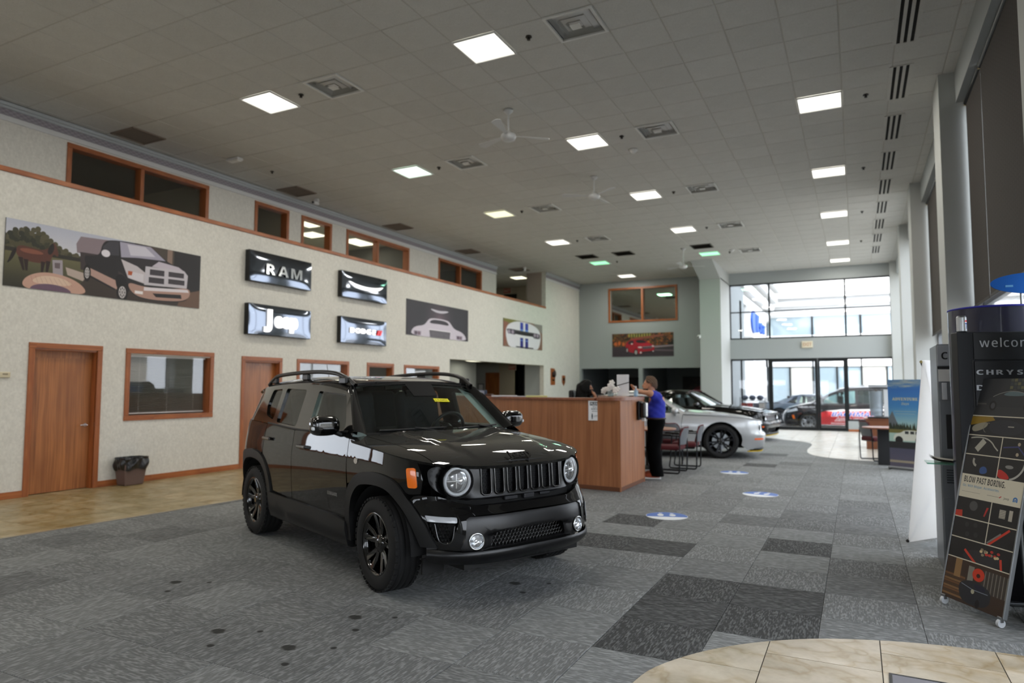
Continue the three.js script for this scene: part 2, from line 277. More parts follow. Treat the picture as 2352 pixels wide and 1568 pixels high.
  // stone tiles by the viewer and at the far entrance, ceramic tiles along the left wall
  const stoneTex = (base, sd) => tex(512, 512, 1.3, (u, v) => { const w = fbm(u, v, 4, 4, sd), n = fbm(u + w * 0.2, v + w * 0.15, 8, 5, sd + 7), vein = Math.pow(1 - Math.abs(fbm(u + w * 0.3, v, 6, 4, sd + 3) * 2 - 0.95), 8), f = fbm(u, v, 64, 2, sd + 9); const k = (n - 0.45) * 60 + (f - 0.4) * 14; return [base[0] + k - vein * 22, base[1] + k - vein * 28, base[2] + k * 1.05 - vein * 38]; });
  const stM = [0, 1, 2].map((i) => phy(0xffffff, 0.38, { map: stoneTex([184 - i * 5, 172 - i * 5, 152 - i * 5], 200 + i * 20) }));
  const lay = (name, region, X0, X1, P, Z0, Z1, L, off, mats, y, gap, cap = 300) => { let n = 0; const rest = []; const cand = [];
    let k = 0; for (let x = X0; x < X1; x += P, k++) for (let z = Z0 - ((k * off) % L + L) % L; z < Z1; z += L) { const p = clipRect(region, x + gap, z + gap, x + P - gap, z + L - gap); if (p.length > 2 && areaOf(p) > 0.002) cand.push([p, x + P / 2, z + L / 2]); }
    cand.sort((a, b) => (inView(new THREE.Vector3(b[1], 0, b[2])) - inView(new THREE.Vector3(a[1], 0, a[2]))) || Math.hypot(a[1], a[2]) - Math.hypot(b[1], b[2]));
    for (const [p, x, z] of cand) { const g = metric(slab(p, -0.008, y)), dx = Math.floor(hash(n, 3, 1) * 20) * 0.173, dz = hash(n, 5, 1) * 3; const u = g.attributes.uv; for (let i = 0; i < u.count; i++) u.setXY(i, u.getX(i) + dx, u.getY(i) + dz); if (n++ < cap) obj(name, g, mats[n % mats.length], floor, false); else rest.push(g); }
    if (rest.length) { const m = obj(name + '_field', rest, mats[0], floor, false); m.userData.kind = 'stuff'; } };
  lay('stone_tile', stoneRegion, -1.08 - 0.58, 1.2, 0.58, -5.34, -1, 0.58, 0.29, stM, 0.004, 0.0028);
  const grout = std(0x4c4842, 0.9);
  obj('stone_grout', slab(stoneRegion, -0.01, 0.001), grout, floor);
  const enM = [0, 1].map((i) => phy(0xffffff, 0.3, { map: stoneTex([196 - i * 4, 192 - i * 4, 184 - i * 4], 300 + i * 20) }));
  lay('entry_tile', entryRegion, -4.64, 1.2, 0.58, FZ - 0.3, -15.5, 1.16, 0, enM, 0.004, 0.003);
  obj('entry_grout', slab(entryRegion, -0.01, 0.001), grout, floor);
  const strip = [[-15.5, BZ], [edgeX(BZ), BZ], [edgeX(-16), -16], [edgeX(-16), -22.5], [-15.5, -22.5]];
  const ceM = [0, 1, 2].map((i) => phy(0xffffff, 0.36, { map: stoneTex([156 + i * 5, 142 + i * 4, 106 + i * 4], 400 + i * 20) }));
  lay('ceramic_tile', strip, -15.5, -6, 0.46, -22.7, BZ, 0.46, 0, ceM, 0.003, 0.0015, 300);
  obj('ceramic_grout', slab(strip, -0.01, 0.0005), std(0x8b8168, 0.9), floor);
  const e0 = edgeX(BZ), e1 = edgeX(-16);
  obj('threshold_strip', slab([[e0 - 0.01, BZ], [e0 + 0.022, BZ], [e1 + 0.022, -16], [e1 - 0.01, -16]], 0, 0.006), std(0xa8a398, 0.4, { metalness: 0.5 }), floor);
}

// ---- ceiling ----
const ceiling = struct('ceiling', null, null, 'suspended ceiling of square off-white tiles');
const TP = 0.6095, tcx = -0.37, tcz = -7.19;
const tx = (k) => tcx + TP * k, tz = (k) => tcz + TP * k;
const ceilTex = tex(512, 512, 1.22, (u, v) => { const f = fbm(u, v, 128, 2, 60), b = fbm(u, v, 8, 3, 66), p = vnoise(u * 200, v * 200, 200, 61) > 0.86 ? -16 : 0; const k = 200 + (f - 0.4) * 16 + (b - 0.45) * 8 + p * 0.7; return [k + 1, k, k - 6]; });
const ceilMats = [1, 0.985, 0.965, 1.01].map((k) => std(new THREE.Color(k, k, k), 0.95, { map: ceilTex }));
const taken = new Set(), cellKey = (i, j) => i + ',' + j;
// light rows: column index by x (0 right, -6 middle, -12 left), row index by z
const lampCells = [], ventCells = [], grilleCells = [], brownCells = [];
for (const j of [12, 6, 0, -6, -12, -18, -24]) for (const i of [0, -6, -12]) if (i !== 0 || j < 0) lampCells.push([i, j]);
lampCells.push([0, -29], [-12, -29]);
for (const j of [12, 6, 0, -6, -12, -18, -24]) for (const i of [-4, -10]) if (!(i === -10 && j === -24)) ventCells.push([i, j]);
grilleCells.push([-12, -22], [-10, -22], [-6, -22]);
for (const j of [0, -6, -12, -18, -24]) brownCells.push([-17, j]);
for (const l of [lampCells, ventCells, grilleCells, brownCells]) for (const [i, j] of l) taken.add(cellKey(i, j));
{
  const q = 0.007, s = TP / 2 - 0.005, mk = (x0, x1, z0, z1) => { const A = [[x0, 0.02, z0], [x1, 0.02, z0], [x1, 0.02, z1], [x0, 0.02, z1]], B = A.map(([x, , z]) => [x, 0.007, z]), T = [[x0 + q, 0, z0 + q], [x1 - q, 0, z0 + q], [x1 - q, 0, z1 - q], [x0 + q, 0, z1 - q]], pos = []; const quad = (a, b, c, d) => pos.push(...a, ...b, ...c, ...a, ...c, ...d); quad(T[0], T[1], T[2], T[3]); for (let i = 0; i < 4; i++) { const j = (i + 1) % 4; quad(B[i], B[j], T[j], T[i]); quad(A[i], A[j], B[j], B[i]); } const g = new THREE.BufferGeometry(); g.setAttribute('position', new THREE.Float32BufferAttribute(pos, 3)); g.computeVertexNormals(); return g; };
  const tiles = [];
  for (let i = -24; i <= 3; i++) for (let j = -32; j <= 24; j++) { if (taken.has(cellKey(i, j))) continue; const x = tx(i), z = tz(j); if (x < -15.5 || x > RX + 0.2 || z < FZ - 0.1 || z > BZ - 0.2) continue; if (x < UX - 0.2 && z > -20.9) continue; tiles.push([i, j, x, z, inView(new THREE.Vector3(x, CEIL, z)) && x > UX, Math.hypot(x, z)]); }
  tiles.sort((a, b) => (b[4] - a[4]) || a[5] - b[5]);
  const shared = mk(-s, s, -s, s); metric(shared); const far = [];
  tiles.forEach(([i, j, x, z], n) => { let g = shared; if (n < 300) { const m = new THREE.Mesh(g, ceilMats[Math.floor(hash(i + 90, j + 90, 4) * 4)]); m.name = 'ceiling_tile'; m.position.set(x, CEIL, z); ceiling.add(m); } else far.push(g.clone().translate(x, CEIL, z)); });
  const f = obj('ceiling_tile_field', far, ceilMats[0], ceiling); f.userData.kind = 'stuff';
  const bars = []; for (let i = -24; i <= 2; i++) bars.push(bx(tx(i + 0.5) - 0.012, tx(i + 0.5) + 0.012, CEIL + 0.006, CEIL + 0.03, BZ, FZ)); for (let j = -32; j <= 24; j++) bars.push(bx(-15.5, RX, CEIL + 0.0065, CEIL + 0.031, tz(j + 0.5) - 0.012, tz(j + 0.5) + 0.012));
  const gb = obj('suspension_grid', bars, std(0xb3b0a6, 0.7), ceiling); gb.userData.kind = 'stuff';
  obj('roof_deck', bx(-16, 1.7, CEIL + 0.06, CEIL + 0.5, BZ + 0.3, FZ - 0.3), M.extWhite, ceiling);
}

// ---- left wall ----
const zy = (z0, z1, y0, y1) => rect(-z0, y0, -z1, y1);
function wallX(name, x, th, outline, holes, mat, label) { const g = extr(outline, th, holes).rotateY(Math.PI / 2); return struct(name, g.translate(x - th, 0, 0), mat, label); } // outline in (-z, y)
const doorZ = [[-5.31, -6.33], [-8.93, -9.92], [-12.53, -13.55]], winZ = [[-6.70, -8.32], [-10.32, -11.90], [-13.98, -15.58]];
wallX('wall_left', WX, 0.16, [[-BZ, 0], [-doorZ[0][0] + 0.08, 0], [-doorZ[0][0] + 0.08, 2.02], [-doorZ[0][1] - 0.08, 2.02], [-doorZ[0][1] - 0.08, 0], [-doorZ[1][0] + 0.08, 0], [-doorZ[1][0] + 0.08, 2.0], [-doorZ[1][1] - 0.08, 2.0], [-doorZ[1][1] - 0.08, 0], [-doorZ[2][0] + 0.08, 0], [-doorZ[2][0] + 0.08, 2.0], [-doorZ[2][1] - 0.08, 2.0], [-doorZ[2][1] - 0.08, 0], [16.13, 0], [16.13, 2.28], [22.53, 2.28], [22.53, 0], [-FZ, 0], [-FZ, 4.38], [-BZ, 4.38]],
  [...winZ.map(([a, b]) => zy(a - 0.07, b + 0.07, 1.04, 2.0)), zy(-2.37, -4.63, 1.04, 2.0)], M.wallpaper, 'left wall with speckled cream wallpaper');
struct('wall_left_upper', [bx(UX - 0.16, UX, 4.38, 4.5, BZ, -20.91), bx(UX - 0.16, UX, 5.36, CEIL, BZ, -20.91), ...[[BZ, -6.36], [-8.94, -10.18], [-11.05, -11.53], [-12.44, -13.07], [-15.63, -17.24], [-19.81, -20.91]].map(([a, b]) => bx(UX - 0.16, UX, 4.5, 5.36, a, b))], M.wallpaper, 'set-back upper left wall with cream wallpaper');
struct('wall_left_end', bx(WX - 0.16, WX, 4.38, CEIL, -22.7, FZ), M.wallpaper, 'full-height end of the left wall');
struct('wall_left_return', [bx(-10.87, WX - 0.16, 4.38, CEIL, -22.7, -22.86), bx(-10.87, -10.71, 4.38, CEIL, -22.86, -25.5)], std(new THREE.Color().setRGB(0.4, 0.33, 0.28), 0.85), 'brown return wall beside the upper landing');
struct('wall_left_ledge', bx(UX - 4.3, WX - 0.16, 4.26, 4.38, BZ, -25.6), M.paintLight, 'ledge on top of the lower left wall');
struct('trim_1', rbx(WX - 0.2, WX + 0.025, 4.372, 4.44, BZ, -22.69, 0.006), M.trimH, 'orange wood cap along the ledge');
{ // cornice: mouldings with a patterned paper border between them
  const bt = tex(256, 64, [0.4, 0.12], (u, v) => { const n = Math.sin(u * Math.PI * 8) * Math.cos(v * Math.PI * 4) + fbm(u, v, 16, 3, 71) - 0.5; const k = 150 + n * 14; return [k + 6, k, k + 6]; });
  const corn = (x, z0, z1) => { const t = struct('trim_2', null, null, x < -11 ? 'white cornice with a grey patterned border above the upper windows' : 'white cornice with a grey border on the wall end'); obj('lower_moulding', [rbx(x, x + 0.03, 5.44, 5.475, z0, z1, 0.006), rbx(x, x + 0.018, 5.475, 5.52, z0, z1, 0.004)], M.white, t); obj('patterned_border', bx(x, x + 0.008, 5.52, 5.625, z0, z1), std(0xffffff, 0.8, { map: bt }), t); obj('upper_moulding', [rbx(x, x + 0.035, 5.625, 5.665, z0, z1, 0.008), rbx(x, x + 0.06, 5.665, 5.72, z0, z1, 0.012)], std(new THREE.Color().setRGB(0.5, 0.53, 0.54), 0.6), t); };
  corn(UX, BZ, -20.91); corn(WX, -22.7, FZ);
}
{ const bb = struct('baseboard_left', null, null, 'orange wood baseboard along the left wall'); for (const [a, b] of [[BZ, -5.31], [-6.33, -8.93], [-9.92, -12.53], [-13.55, -16.13], [-22.53, FZ]]) obj('board', rbx(WX, WX + 0.016, 0.003, 0.095, a, b, 0.004), M.trimH, bb); }

// doors and windows in the left wall
const pane = (x, y0, y1, z0, z1, mat = M.glass) => obj('pane', bx(x - 0.003, x + 0.003, y0, y1, z0, z1), mat, scene);
doorZ.forEach(([a, b], i) => {
  const h = i ? 2.06 : 2.1, d = struct('door_' + (i + 1), null, null, ['wide orange wood door nearest the viewer with a chrome lever', 'orange wood door behind the black car', 'dark open doorway with orange wood frame'][i]);
  const cas = (z0, z1) => rbx(WX - 0.01, WX + 0.02, 0.003, h - 0.076, z0, z1, 0.006);
  obj('casing', [cas(a, a - 0.075), cas(b, b + 0.075)], M.trim, d); obj('casing_head', rbx(WX - 0.01, WX + 0.02, h - 0.075, h + 0.002, a + 0.002, b - 0.002, 0.006), M.trimH, d);
  obj('jamb', [bx(WX - 0.16, WX, 0.003, h - 0.08, a - 0.06, a - 0.082), bx(WX - 0.16, WX, 0.003, h - 0.08, b + 0.06, b + 0.082)], M.trim, d); obj('jamb_head', bx(WX - 0.16, WX, h - 0.1, h - 0.078, a - 0.06, b + 0.06), M.trimH, d);
  if (i < 2) { const leaf = obj('leaf', rbx(WX - 0.145, WX - 0.1, 0.01, h - 0.1, a - 0.084, b + 0.084, 0.004), M.oak, d);
    obj('handle', [move(cyl(0.028, 0.028, 0.012, 0, 0, 0, 20), WX - 0.094, 0.93, b + 0.155, 0, 0, Math.PI / 2), move(cyl(0.011, 0.011, 0.05, 0, 0, 0, 12), WX - 0.07, 0.93, b + 0.155, 0, 0, Math.PI / 2), rbox(0.018, 0.02, 0.11, 0.008, WX - 0.05, 0.93, b + 0.195)], M.chrome, leaf); }
});
function frameWin(n, x, a, b, y0, y1, label, o = {}) {
  const w = struct('window_' + n, null, null, label), t = 0.075, D = o.depth ?? 0.16;
  obj('frame_stile', [rbx(x - 0.01, x + 0.02, y0 + t + 0.001, y1 - t - 0.001, a, a - t, 0.006), rbx(x - 0.01, x + 0.02, y0 + t + 0.001, y1 - t - 0.001, b, b + t, 0.006)], M.trim, w);
  obj('frame_rail', [rbx(x - 0.01, x + 0.02, y1 - t, y1 + 0.002, a + 0.002, b - 0.002, 0.006), rbx(x - 0.01, x + 0.02, y0 - 0.002, y0 + t, a + 0.002, b - 0.002, 0.006)], M.trimH, w);
  obj('reveal', [bx(x - D, x, y0 + t - 0.02, y0 + t, a - t, b + t), bx(x - D, x, y1 - t, y1 - t + 0.02, a - t, b + t), bx(x - D, x, y0 + t, y1 - t, a - t + 0.02, a - t), bx(x - D, x, y0 + t, y1 - t, b + t, b + t - 0.02)], M.trim, w);
  if (o.mull) { const m = o.mull; obj('mullion', rbx(x - D + 0.02, x + 0.018, y0 + t, y1 - t, m + 0.035, m - 0.035, 0.006), M.trim, w); }
  const zs = o.mull ? [[a - t, o.mull + 0.035], [o.mull - 0.035, b + t]] : [[a - t, b + t]];
  for (const [p, q] of zs) obj('pane', bx(x - 0.083, x - 0.077, y0 + t, y1 - t, p, q), o.glass ?? M.glass, w);
  return w;
}
const gg = M.glass;
const w1 = frameWin(1, WX, winZ[0][0], winZ[0][1], 0.97, 2.09, 'framed office window with horizontal blinds beside the first door');
frameWin(2, WX, winZ[1][0], winZ[1][1], 0.97, 2.06, 'office window behind the roof rail of the black car');
frameWin(3, WX, winZ[2][0], winZ[2][1], 0.97, 2.05, 'office window nearest the wide opening');
frameWin(22, WX, -2.3, -4.7, 0.97, 2.09, 'long office window outside the left edge of the view', { mull: -3.5 });
{ // venetian blind behind the first office window
  const bl = thing('venetian_blind', 'white horizontal slat blind behind the framed office window', 'blind', [WX - 0.12, 0, -7.51]);
  const slats = []; for (let y = 1.1; y < 1.96; y += 0.025) slats.push(move(box(0.024, 0.0012, 1.42), 0, y, 0, 0, 0, 0.32));
  const s = obj('slats', slats, std(0xb9bdb6, 0.6), bl); s.userData.kind = 'stuff';
  obj('head_rail', box(0.035, 0.035, 1.44, 0, 1.985, 0), M.white, bl); obj('bottom_rail', box(0.028, 0.018, 1.42, 0, 1.075, 0), M.white, bl); for (const z of [-0.5, 0, 0.5]) obj('ladder_cord', bx(0.012, 0.0135, 1.08, 1.98, z, z + 0.002), M.white, bl);
}
const upper = [[-6.31, -8.99, -7.6], [-10.13, -11.1], [-11.48, -12.49], [-13.02, -15.68, -14.27], [-17.19, -19.86, -18.47]];
['large dark two-pane upper window above the truck poster', 'single dark upper window showing a wooden door', 'single upper window with two lit lamps inside', 'two-pane upper window with one lit lamp inside', 'dark two-pane upper window nearest the landing'].forEach((l, i) => frameWin(4 + i, UX, upper[i][0], upper[i][1], 4.44, 5.41, l, { mull: upper[i][2] }));

// rooms behind the left wall
{
  const dk = std(0x4a4a46, 0.9), yl = std(new THREE.Color().setRGB(0.42, 0.38, 0.26), 0.85);
  const up = struct('wall_upper_rooms', null, null, 'walls of the rooms behind the upper windows');
  obj('back_wall', bx(-14.7, -14.55, 4.38, CEIL, BZ, -11.3), dk, up); obj('back_wall', bx(-14.7, -14.55, 4.38, CEIL, -11.3, -16.4), yl, up); obj('back_wall', bx(-14.7, -14.55, 4.38, CEIL, -16.4, -25.6), M.paintCream, up);
  for (const z of [-9.6, -11.3, -16.4, -20.91]) obj('partition', bx(-14.55, UX - 0.16, 4.38, CEIL, z, z + 0.1), z < -16 ? dk : yl, up);
  obj('room_ceiling', bx(-15.4, UX - 0.16, CEIL - 0.02, CEIL + 0.05, BZ, -20.85), std(0x8a887c, 0.9), up);
  obj('end_wall', bx(-14.7, -10.71, 4.38, CEIL, -25.5, -25.6), M.paintCream, up);
  const dn = struct('wall_offices', null, null, 'walls of the offices behind the lower left wall');
  const off = std(new THREE.Color().setRGB(0.42, 0.43, 0.4), 0.85);
  // back wall with two daylight openings
  obj('back_wall', [bx(-14.2, -14.05, 0, 2.7, BZ, -0.4), bx(-14.2, -14.05, 0, 0.9, -0.4, -4.7), bx(-14.2, -14.05, 2.35, 2.7, -0.4, -4.7), bx(-14.2, -14.05, 0, 2.7, -4.7, -9.9), bx(-14.2, -14.05, 0, 1.0, -9.9, -16.13), bx(-14.2, -14.05, 2.3, 2.7, -9.9, -16.13), bx(-14.2, -14.05, 1.0, 2.3, -12.6, -13.8)], off, dn);
  for (const z of [-4.9, -8.62, -12.2, -13.76]) obj('partition', bx(-14.05, WX - 0.17, 0, 2.7, z, z + 0.1), off, dn);
  obj('room_ceiling', bx(-14.2, WX - 0.17, 2.7, 2.8, BZ, -16.1), M.paintLight, dn);
  obj('sash_bar', [-10.6, -11.3, -12, -14.4, -15.1, -15.8].map((z) => bx(-14.14, -14.1, 1, 2.3, z, z - 0.06)).concat([bx(-14.14, -14.1, 1.62, 1.68, -9.9, -16.13)]), M.alu, dn);
  // the corridor seen through the wide opening
  const co = struct('wall_corridor', null, null, 'grey walls of the corridor behind the wide opening');
  obj('side_wall', bx(-15.2, WX - 0.16, 0, 2.62, -16.13, -15.95), M.paint, co); obj('side_wall', bx(-13.35, -13.2, 0, 2.62, -16.13, -23), M.paint, co); obj('side_wall', bx(-15.3, -13.35, 0, 2.62, -22.9, -23), M.paint, co);
  obj('back_wall', [bx(-15.3, -14.14, 0, 2.62, -25.5, -25.65), bx(-14.14, -13.5, 2.1, 2.62, -25.5, -25.65)], M.paintLight, co); obj('back_wall', bx(-13.5, -12.66, 0, 2.62, -25.5, -25.65), M.paintCream, co); obj('outer_wall', bx(-15.45, -15.3, 0, 2.62, -22.9, -25.65), M.paint, co);
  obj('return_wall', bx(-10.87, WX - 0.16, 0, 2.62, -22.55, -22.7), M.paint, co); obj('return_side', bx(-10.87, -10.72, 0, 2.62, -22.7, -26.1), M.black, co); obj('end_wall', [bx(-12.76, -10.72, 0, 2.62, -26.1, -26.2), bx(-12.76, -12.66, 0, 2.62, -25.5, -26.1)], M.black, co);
  obj('corridor_ceiling', bx(-15.45, WX - 0.16, 2.5, 2.6, -15.95, -26.2), std(0x8f8d86, 0.9), co);
  obj('opening_reveal', [bx(WX - 0.2, WX - 0.155, 2.28, 2.55, -16.13, -22.53)], M.wallpaper, co);
}
// ---- far wall ----
{
  const A = extr([[-10.1, 0], [-10.02, 0], [-10.02, 2.25], [-7.62, 2.25], [-7.62, 0], [-7.46, 0], [-7.46, 2.25], [-5.24, 2.25], [-5.24, 0], [-4.14, 0], [-4.14, CEIL], [-10.1, CEIL]], 0.2, [rect(-8.77, 4.14, -6.13, 5.39)]);
  struct('wall_far', A.translate(0, 0, FZ - 0.2), M.paint, 'grey far wall with two dark openings');
  const w = struct('window_9', null, null, 'upper window with orange wood frame in the grey far wall');
  obj('frame_stile', [rbx(-8.84, -8.76, 4.152, 5.384, FZ - 0.02, FZ + 0.025), rbx(-6.14, -6.06, 4.152, 5.384, FZ - 0.02, FZ + 0.025)], M.trim, w); obj('frame_rail', [rbx(-8.842, -6.058, 5.385, 5.462, FZ - 0.02, FZ + 0.027), rbx(-8.842, -6.058, 4.078, 4.15, FZ - 0.02, FZ + 0.027)], M.trimH, w); obj('mullion', rbx(-7.49, -7.41, 4.14, 5.39, FZ - 0.1, FZ + 0.02), M.trim, w);
  const mir = std(0xb8bab2, 0.03, { metalness: 1 }); obj('pane', bx(-8.77, -7.49, 4.14, 5.39, FZ - 0.11, FZ - 0.104), mir, w); obj('pane', bx(-7.41, -6.13, 4.14, 5.39, FZ - 0.11, FZ - 0.104), mir, w);
  const r = struct('wall_far_rooms', null, null, 'dark rooms behind the two openings of the far wall');
  const dg = std(0x7c8284, 0.9);
  obj('back_wall', bx(-10.4, -4.2, -0.1, CEIL, -30.2, -30.05), dg, r); obj('side_wall', [bx(-10.4, -10.2, -0.1, CEIL, FZ - 0.2, -30.05), bx(-4.34, -4.2, -0.1, CEIL, FZ - 0.2, -30.05)], dg, r); obj('partition', bx(-7.6, -7.48, 0, 2.5, FZ - 0.2, -30.05), dg, r); obj('room_ceiling', [bx(-10.4, -4.2, 2.5, 2.6, FZ - 0.2, -30.1), bx(-10.4, -4.2, CEIL, CEIL + 0.1, FZ - 0.2, -30.1)], dg, r);
  // pillar with a sloping bracket under the ceiling
  struct('pillar', [bx(-4.84, -4.13, 0, 5.32, -24.2, FZ), extr([[24.2, 5.28], [-FZ, 5.28], [-FZ, CEIL], [22.75, CEIL]], 0.71).rotateY(Math.PI / 2).translate(-4.84, 0, 0)], M.paintLight, 'grey pillar whose sloping top leans out under the ceiling').userData.kind = 'structure';
  // glazed entrance wall
  const gw = struct('wall_far_glazed', [bx(-4.13, 1.6, 5.3, CEIL, FZ, FZ - 0.2), bx(-4.13, 1.6, 2.54, 3.26, FZ, FZ - 0.2), bx(1.14, 1.6, 0, 5.3, FZ, FZ - 0.2), bx(-0.28, 1.14, 0, 0.36, FZ, FZ - 0.16)], M.paint, 'grey beams around the glazed entrance');
  const fr = (name, n, lab, bars, panes) => { const q = struct(name + n, null, null, lab); bars.forEach(([nm, a]) => obj(nm, bx(...a, FZ - 0.09, FZ - 0.02), M.frame, q)); panes.forEach((a) => obj('pane', bx(...a, FZ - 0.058, FZ - 0.052), gg, q)); return q; };
  fr('window_', 10, 'large upper glazing above the entrance beam', [['head', [-4.14, 1.14, 5.25, 5.3]], ['sill', [-4.14, 1.14, 3.26, 3.31]], ['jamb', [-4.14, -4.09, 3.31, 5.25]], ['jamb', [1.09, 1.14, 3.31, 5.25]], ['mullion', [-2.78, -2.72, 3.31, 5.25]], ['mullion', [-0.3, -0.24, 3.31, 5.25]], ['transom', [-4.09, 1.09, 4.245, 4.285]]], [[-4.09, -2.78, 3.31, 4.245], [-2.72, -0.3, 3.31, 4.245], [-0.24, 1.09, 3.31, 4.245], [-4.09, -2.78, 4.285, 5.25], [-2.72, -0.3, 4.285, 5.25], [-0.24, 1.09, 4.285, 5.25]]);
  fr('window_', 11, 'glazed side light left of the entrance doors', [['head', [-4.14, -2.78, 2.48, 2.54]], ['sill', [-4.14, -2.78, 0, 0.14]], ['jamb', [-4.14, -4.08, 0.14, 2.48]]], [[-4.08, -2.78, 0.14, 2.48]]);
  fr('window_', 12, 'glazed side light over the grey knee wall right of the doors', [['head', [-0.28, 1.14, 2.48, 2.54]], ['sill', [-0.28, 1.14, 0.36, 0.42]], ['jamb', [1.08, 1.14, 0.42, 2.48]]], [[-0.26, 1.08, 0.42, 2.48]]);
  fr('door_', 4, 'wide left leaf of the black framed glass entrance', [['jamb', [-2.82, -2.68, 0, 2.54]], ['jamb', [-1.29, -1.2, 0, 2.54]], ['top_rail', [-2.68, -1.29, 2.42, 2.54]], ['bottom_rail', [-2.68, -1.29, 0.005, 0.12]]], [[-2.68, -1.29, 0.12, 2.42]]);
  const d5 = fr('door_', 5, 'narrow right leaf of the black framed glass entrance', [['jamb', [-1.195, -1.13, 0, 2.54]], ['jamb', [-0.38, -0.24, 0, 2.54]], ['top_rail', [-1.13, -0.38, 2.42, 2.54]], ['bottom_rail', [-1.13, -0.38, 0.005, 0.12]]], [[-1.13, -0.38, 0.12, 2.42]]);
  obj('pull_handle', tube([[-1.1, 0.95, FZ], [-1.1, 0.95, FZ + 0.05], [-1.1, 1.25, FZ + 0.05], [-1.1, 1.25, FZ]], 0.012), M.steel, d5);
  struct('trim_3', bx(-0.28, 1.14, 0.003, 0.08, FZ, FZ + 0.015), M.trimH, 'wood baseboard under the right side light');
}
// ---- right wall: columns, beam, windows, blinds ----
const colZ = [[5.9, 5.2], [0.4, -0.3], [-5.1, -5.8], [-10.58, -11.3], [-16.08, -16.8], [-20.1, -20.8], [-25.8, FZ]];
colZ.forEach(([a, b], i) => struct('column', bx(1.1, 1.62, 0, CEIL, a, b), M.paintLight, 'light grey square column ' + ['behind the viewer', 'behind the viewer', 'beside the viewer', 'at the end of the first brown blinds', 'at the end of the second brown blinds', 'bright column before the far glazing', 'in the far right corner'][i]));
struct('wall_right', [bx(RX, 1.62, 5.3, CEIL, BZ, FZ), ...[[BZ, 5.9], [5.2, 0.4], [-0.3, -5.1], [-5.8, -10.58], [-11.3, -16.08], [-16.8, -20.1], [-20.8, -25.8]].map(([a, b]) => bx(1.4, 1.62, 0, 0.3, a, b))], M.paint, 'beam and low sill wall along the right window wall');
[[BZ, 5.9], [5.2, 0.4], [-0.3, -5.1], [-5.8, -10.58], [-11.3, -16.08], [-16.8, -20.1], [-20.8, -25.8]].forEach(([a, b], i) => {
  const w = struct('window_' + (13 + i), null, null, 'tall glazing between right wall columns, bay ' + ['far behind', 'behind', 'beside', 'with the nearest blinds', 'with the second blinds', 'without blinds', 'last before the corner'][i]);
  const m = (a + b) / 2, X0 = 1.5, X1 = 1.56;
  obj('frame_rail', [bx(X0, X1, 0.3, 0.36, a, b), bx(X0, X1, 5.24, 5.3, a, b), bx(X0, X1, 2.55, 2.61, a, b)], M.alu, w); obj('mullion', [bx(X0, X1, 0.36, 5.24, a, a - 0.05), bx(X0, X1, 0.36, 5.24, m + 0.03, m - 0.03), bx(X0, X1, 0.36, 5.24, b + 0.05, b)], M.alu, w);
  for (const [p, q] of [[a - 0.05, m + 0.03], [m - 0.03, b + 0.05]]) for (const [y0, y1] of [[0.36, 2.55], [2.61, 5.24]]) obj('pane', bx(1.527, 1.533, y0, y1, p, q), gg, w);
});
{
  const weave = tex(128, 128, [0.09, 0.05], (u, v) => { const k = 58 + (vnoise(u * 32, v * 4, 32, 81) - 0.5) * 26 + (vnoise(u * 64, v * 64, 64, 82) - 0.5) * 18; return [k + 4, k - 2, k - 6]; });
  const fab = phy(0xffffff, 0.95, { map: weave, transmission: 0.02, thickness: 0 });
  const bays = [[5.15, 0.45], [-0.35, -5.05], [-5.85, -10.54], [-11.35, -16.04]];
  bays.forEach(([a, b], i) => { const m = i === 2 ? -9.39 : lerp(a, b, 0.62); [[a, m + 0.012], [m - 0.012, b]].forEach(([p, q], k) => {
    const t = thing('roller_blind', ['brown roller blind far behind the viewer', 'brown roller blind behind the viewer', 'dark brown roller blind above the welcome display', 'dark brown roller blind between the first and second columns'][i] + (k ? ', its narrow far strip' : ', its wide near strip'), 'blind', [1.4, 0, (p + q) / 2]);
    const L = Math.abs(p - q); obj('fabric', box(0.003, 2.72, L - 0.01, 0, 3.92, 0), fab, t); obj('roller', move(cyl(0.03, 0.03, L - 0.01, 0, 0, 0, 14), 0, 5.265, 0, Math.PI / 2), M.frame, t); obj('hem_bar', rbox(0.016, 0.035, L - 0.01, 0.006, 0, 2.55, 0), std(0x3b3633, 0.6), t); obj('bracket', box(0.05, 0.07, 0.006, 0, 5.262, -L / 2 + 0.003), std(0xc9b98c, 0.5), t);
  }); });
}
// ---- wall behind the viewer ----
struct('wall_back', extr([[-14.2, 0], [1.6, 0], [1.6, CEIL], [-14.2, CEIL]], 0.2, [rect(-9.2, 0.95, -5.2, 2.15), rect(-4.2, 0.4, -2.0, 2.1)]).translate(0, 0, BZ), M.paintLight, 'wall behind the viewer');
struct('baseboard_back', bx(WX, 1.3, 0, 0.1, BZ - 0.02, BZ), M.trimH, 'wood baseboard behind the viewer');
for (const [k, a, b, y1, y0] of [[20, -9.2, -5.2, 2.15, 0.95], [21, -4.2, -2.0, 2.1, 0.4]]) { const w = struct('window_' + k, null, null, (k === 20 ? 'wide' : 'tall') + ' window in the wall behind the viewer'); obj('frame_rail', [bx(a, b, y0, y0 + 0.05, BZ + 0.05, BZ + 0.15), bx(a, b, y1 - 0.05, y1, BZ + 0.05, BZ + 0.15)], M.frame, w); obj('mullion', [0, 0.333, 0.667, 1].map((t) => box(0.06, y1 - y0, 0.1, lerp(a, b, t), (y1 + y0) / 2, BZ + 0.1)), M.frame, w); obj('pane', bx(a, b, y0 + 0.05, y1 - 0.05, BZ + 0.09, BZ + 0.096), gg, w); }
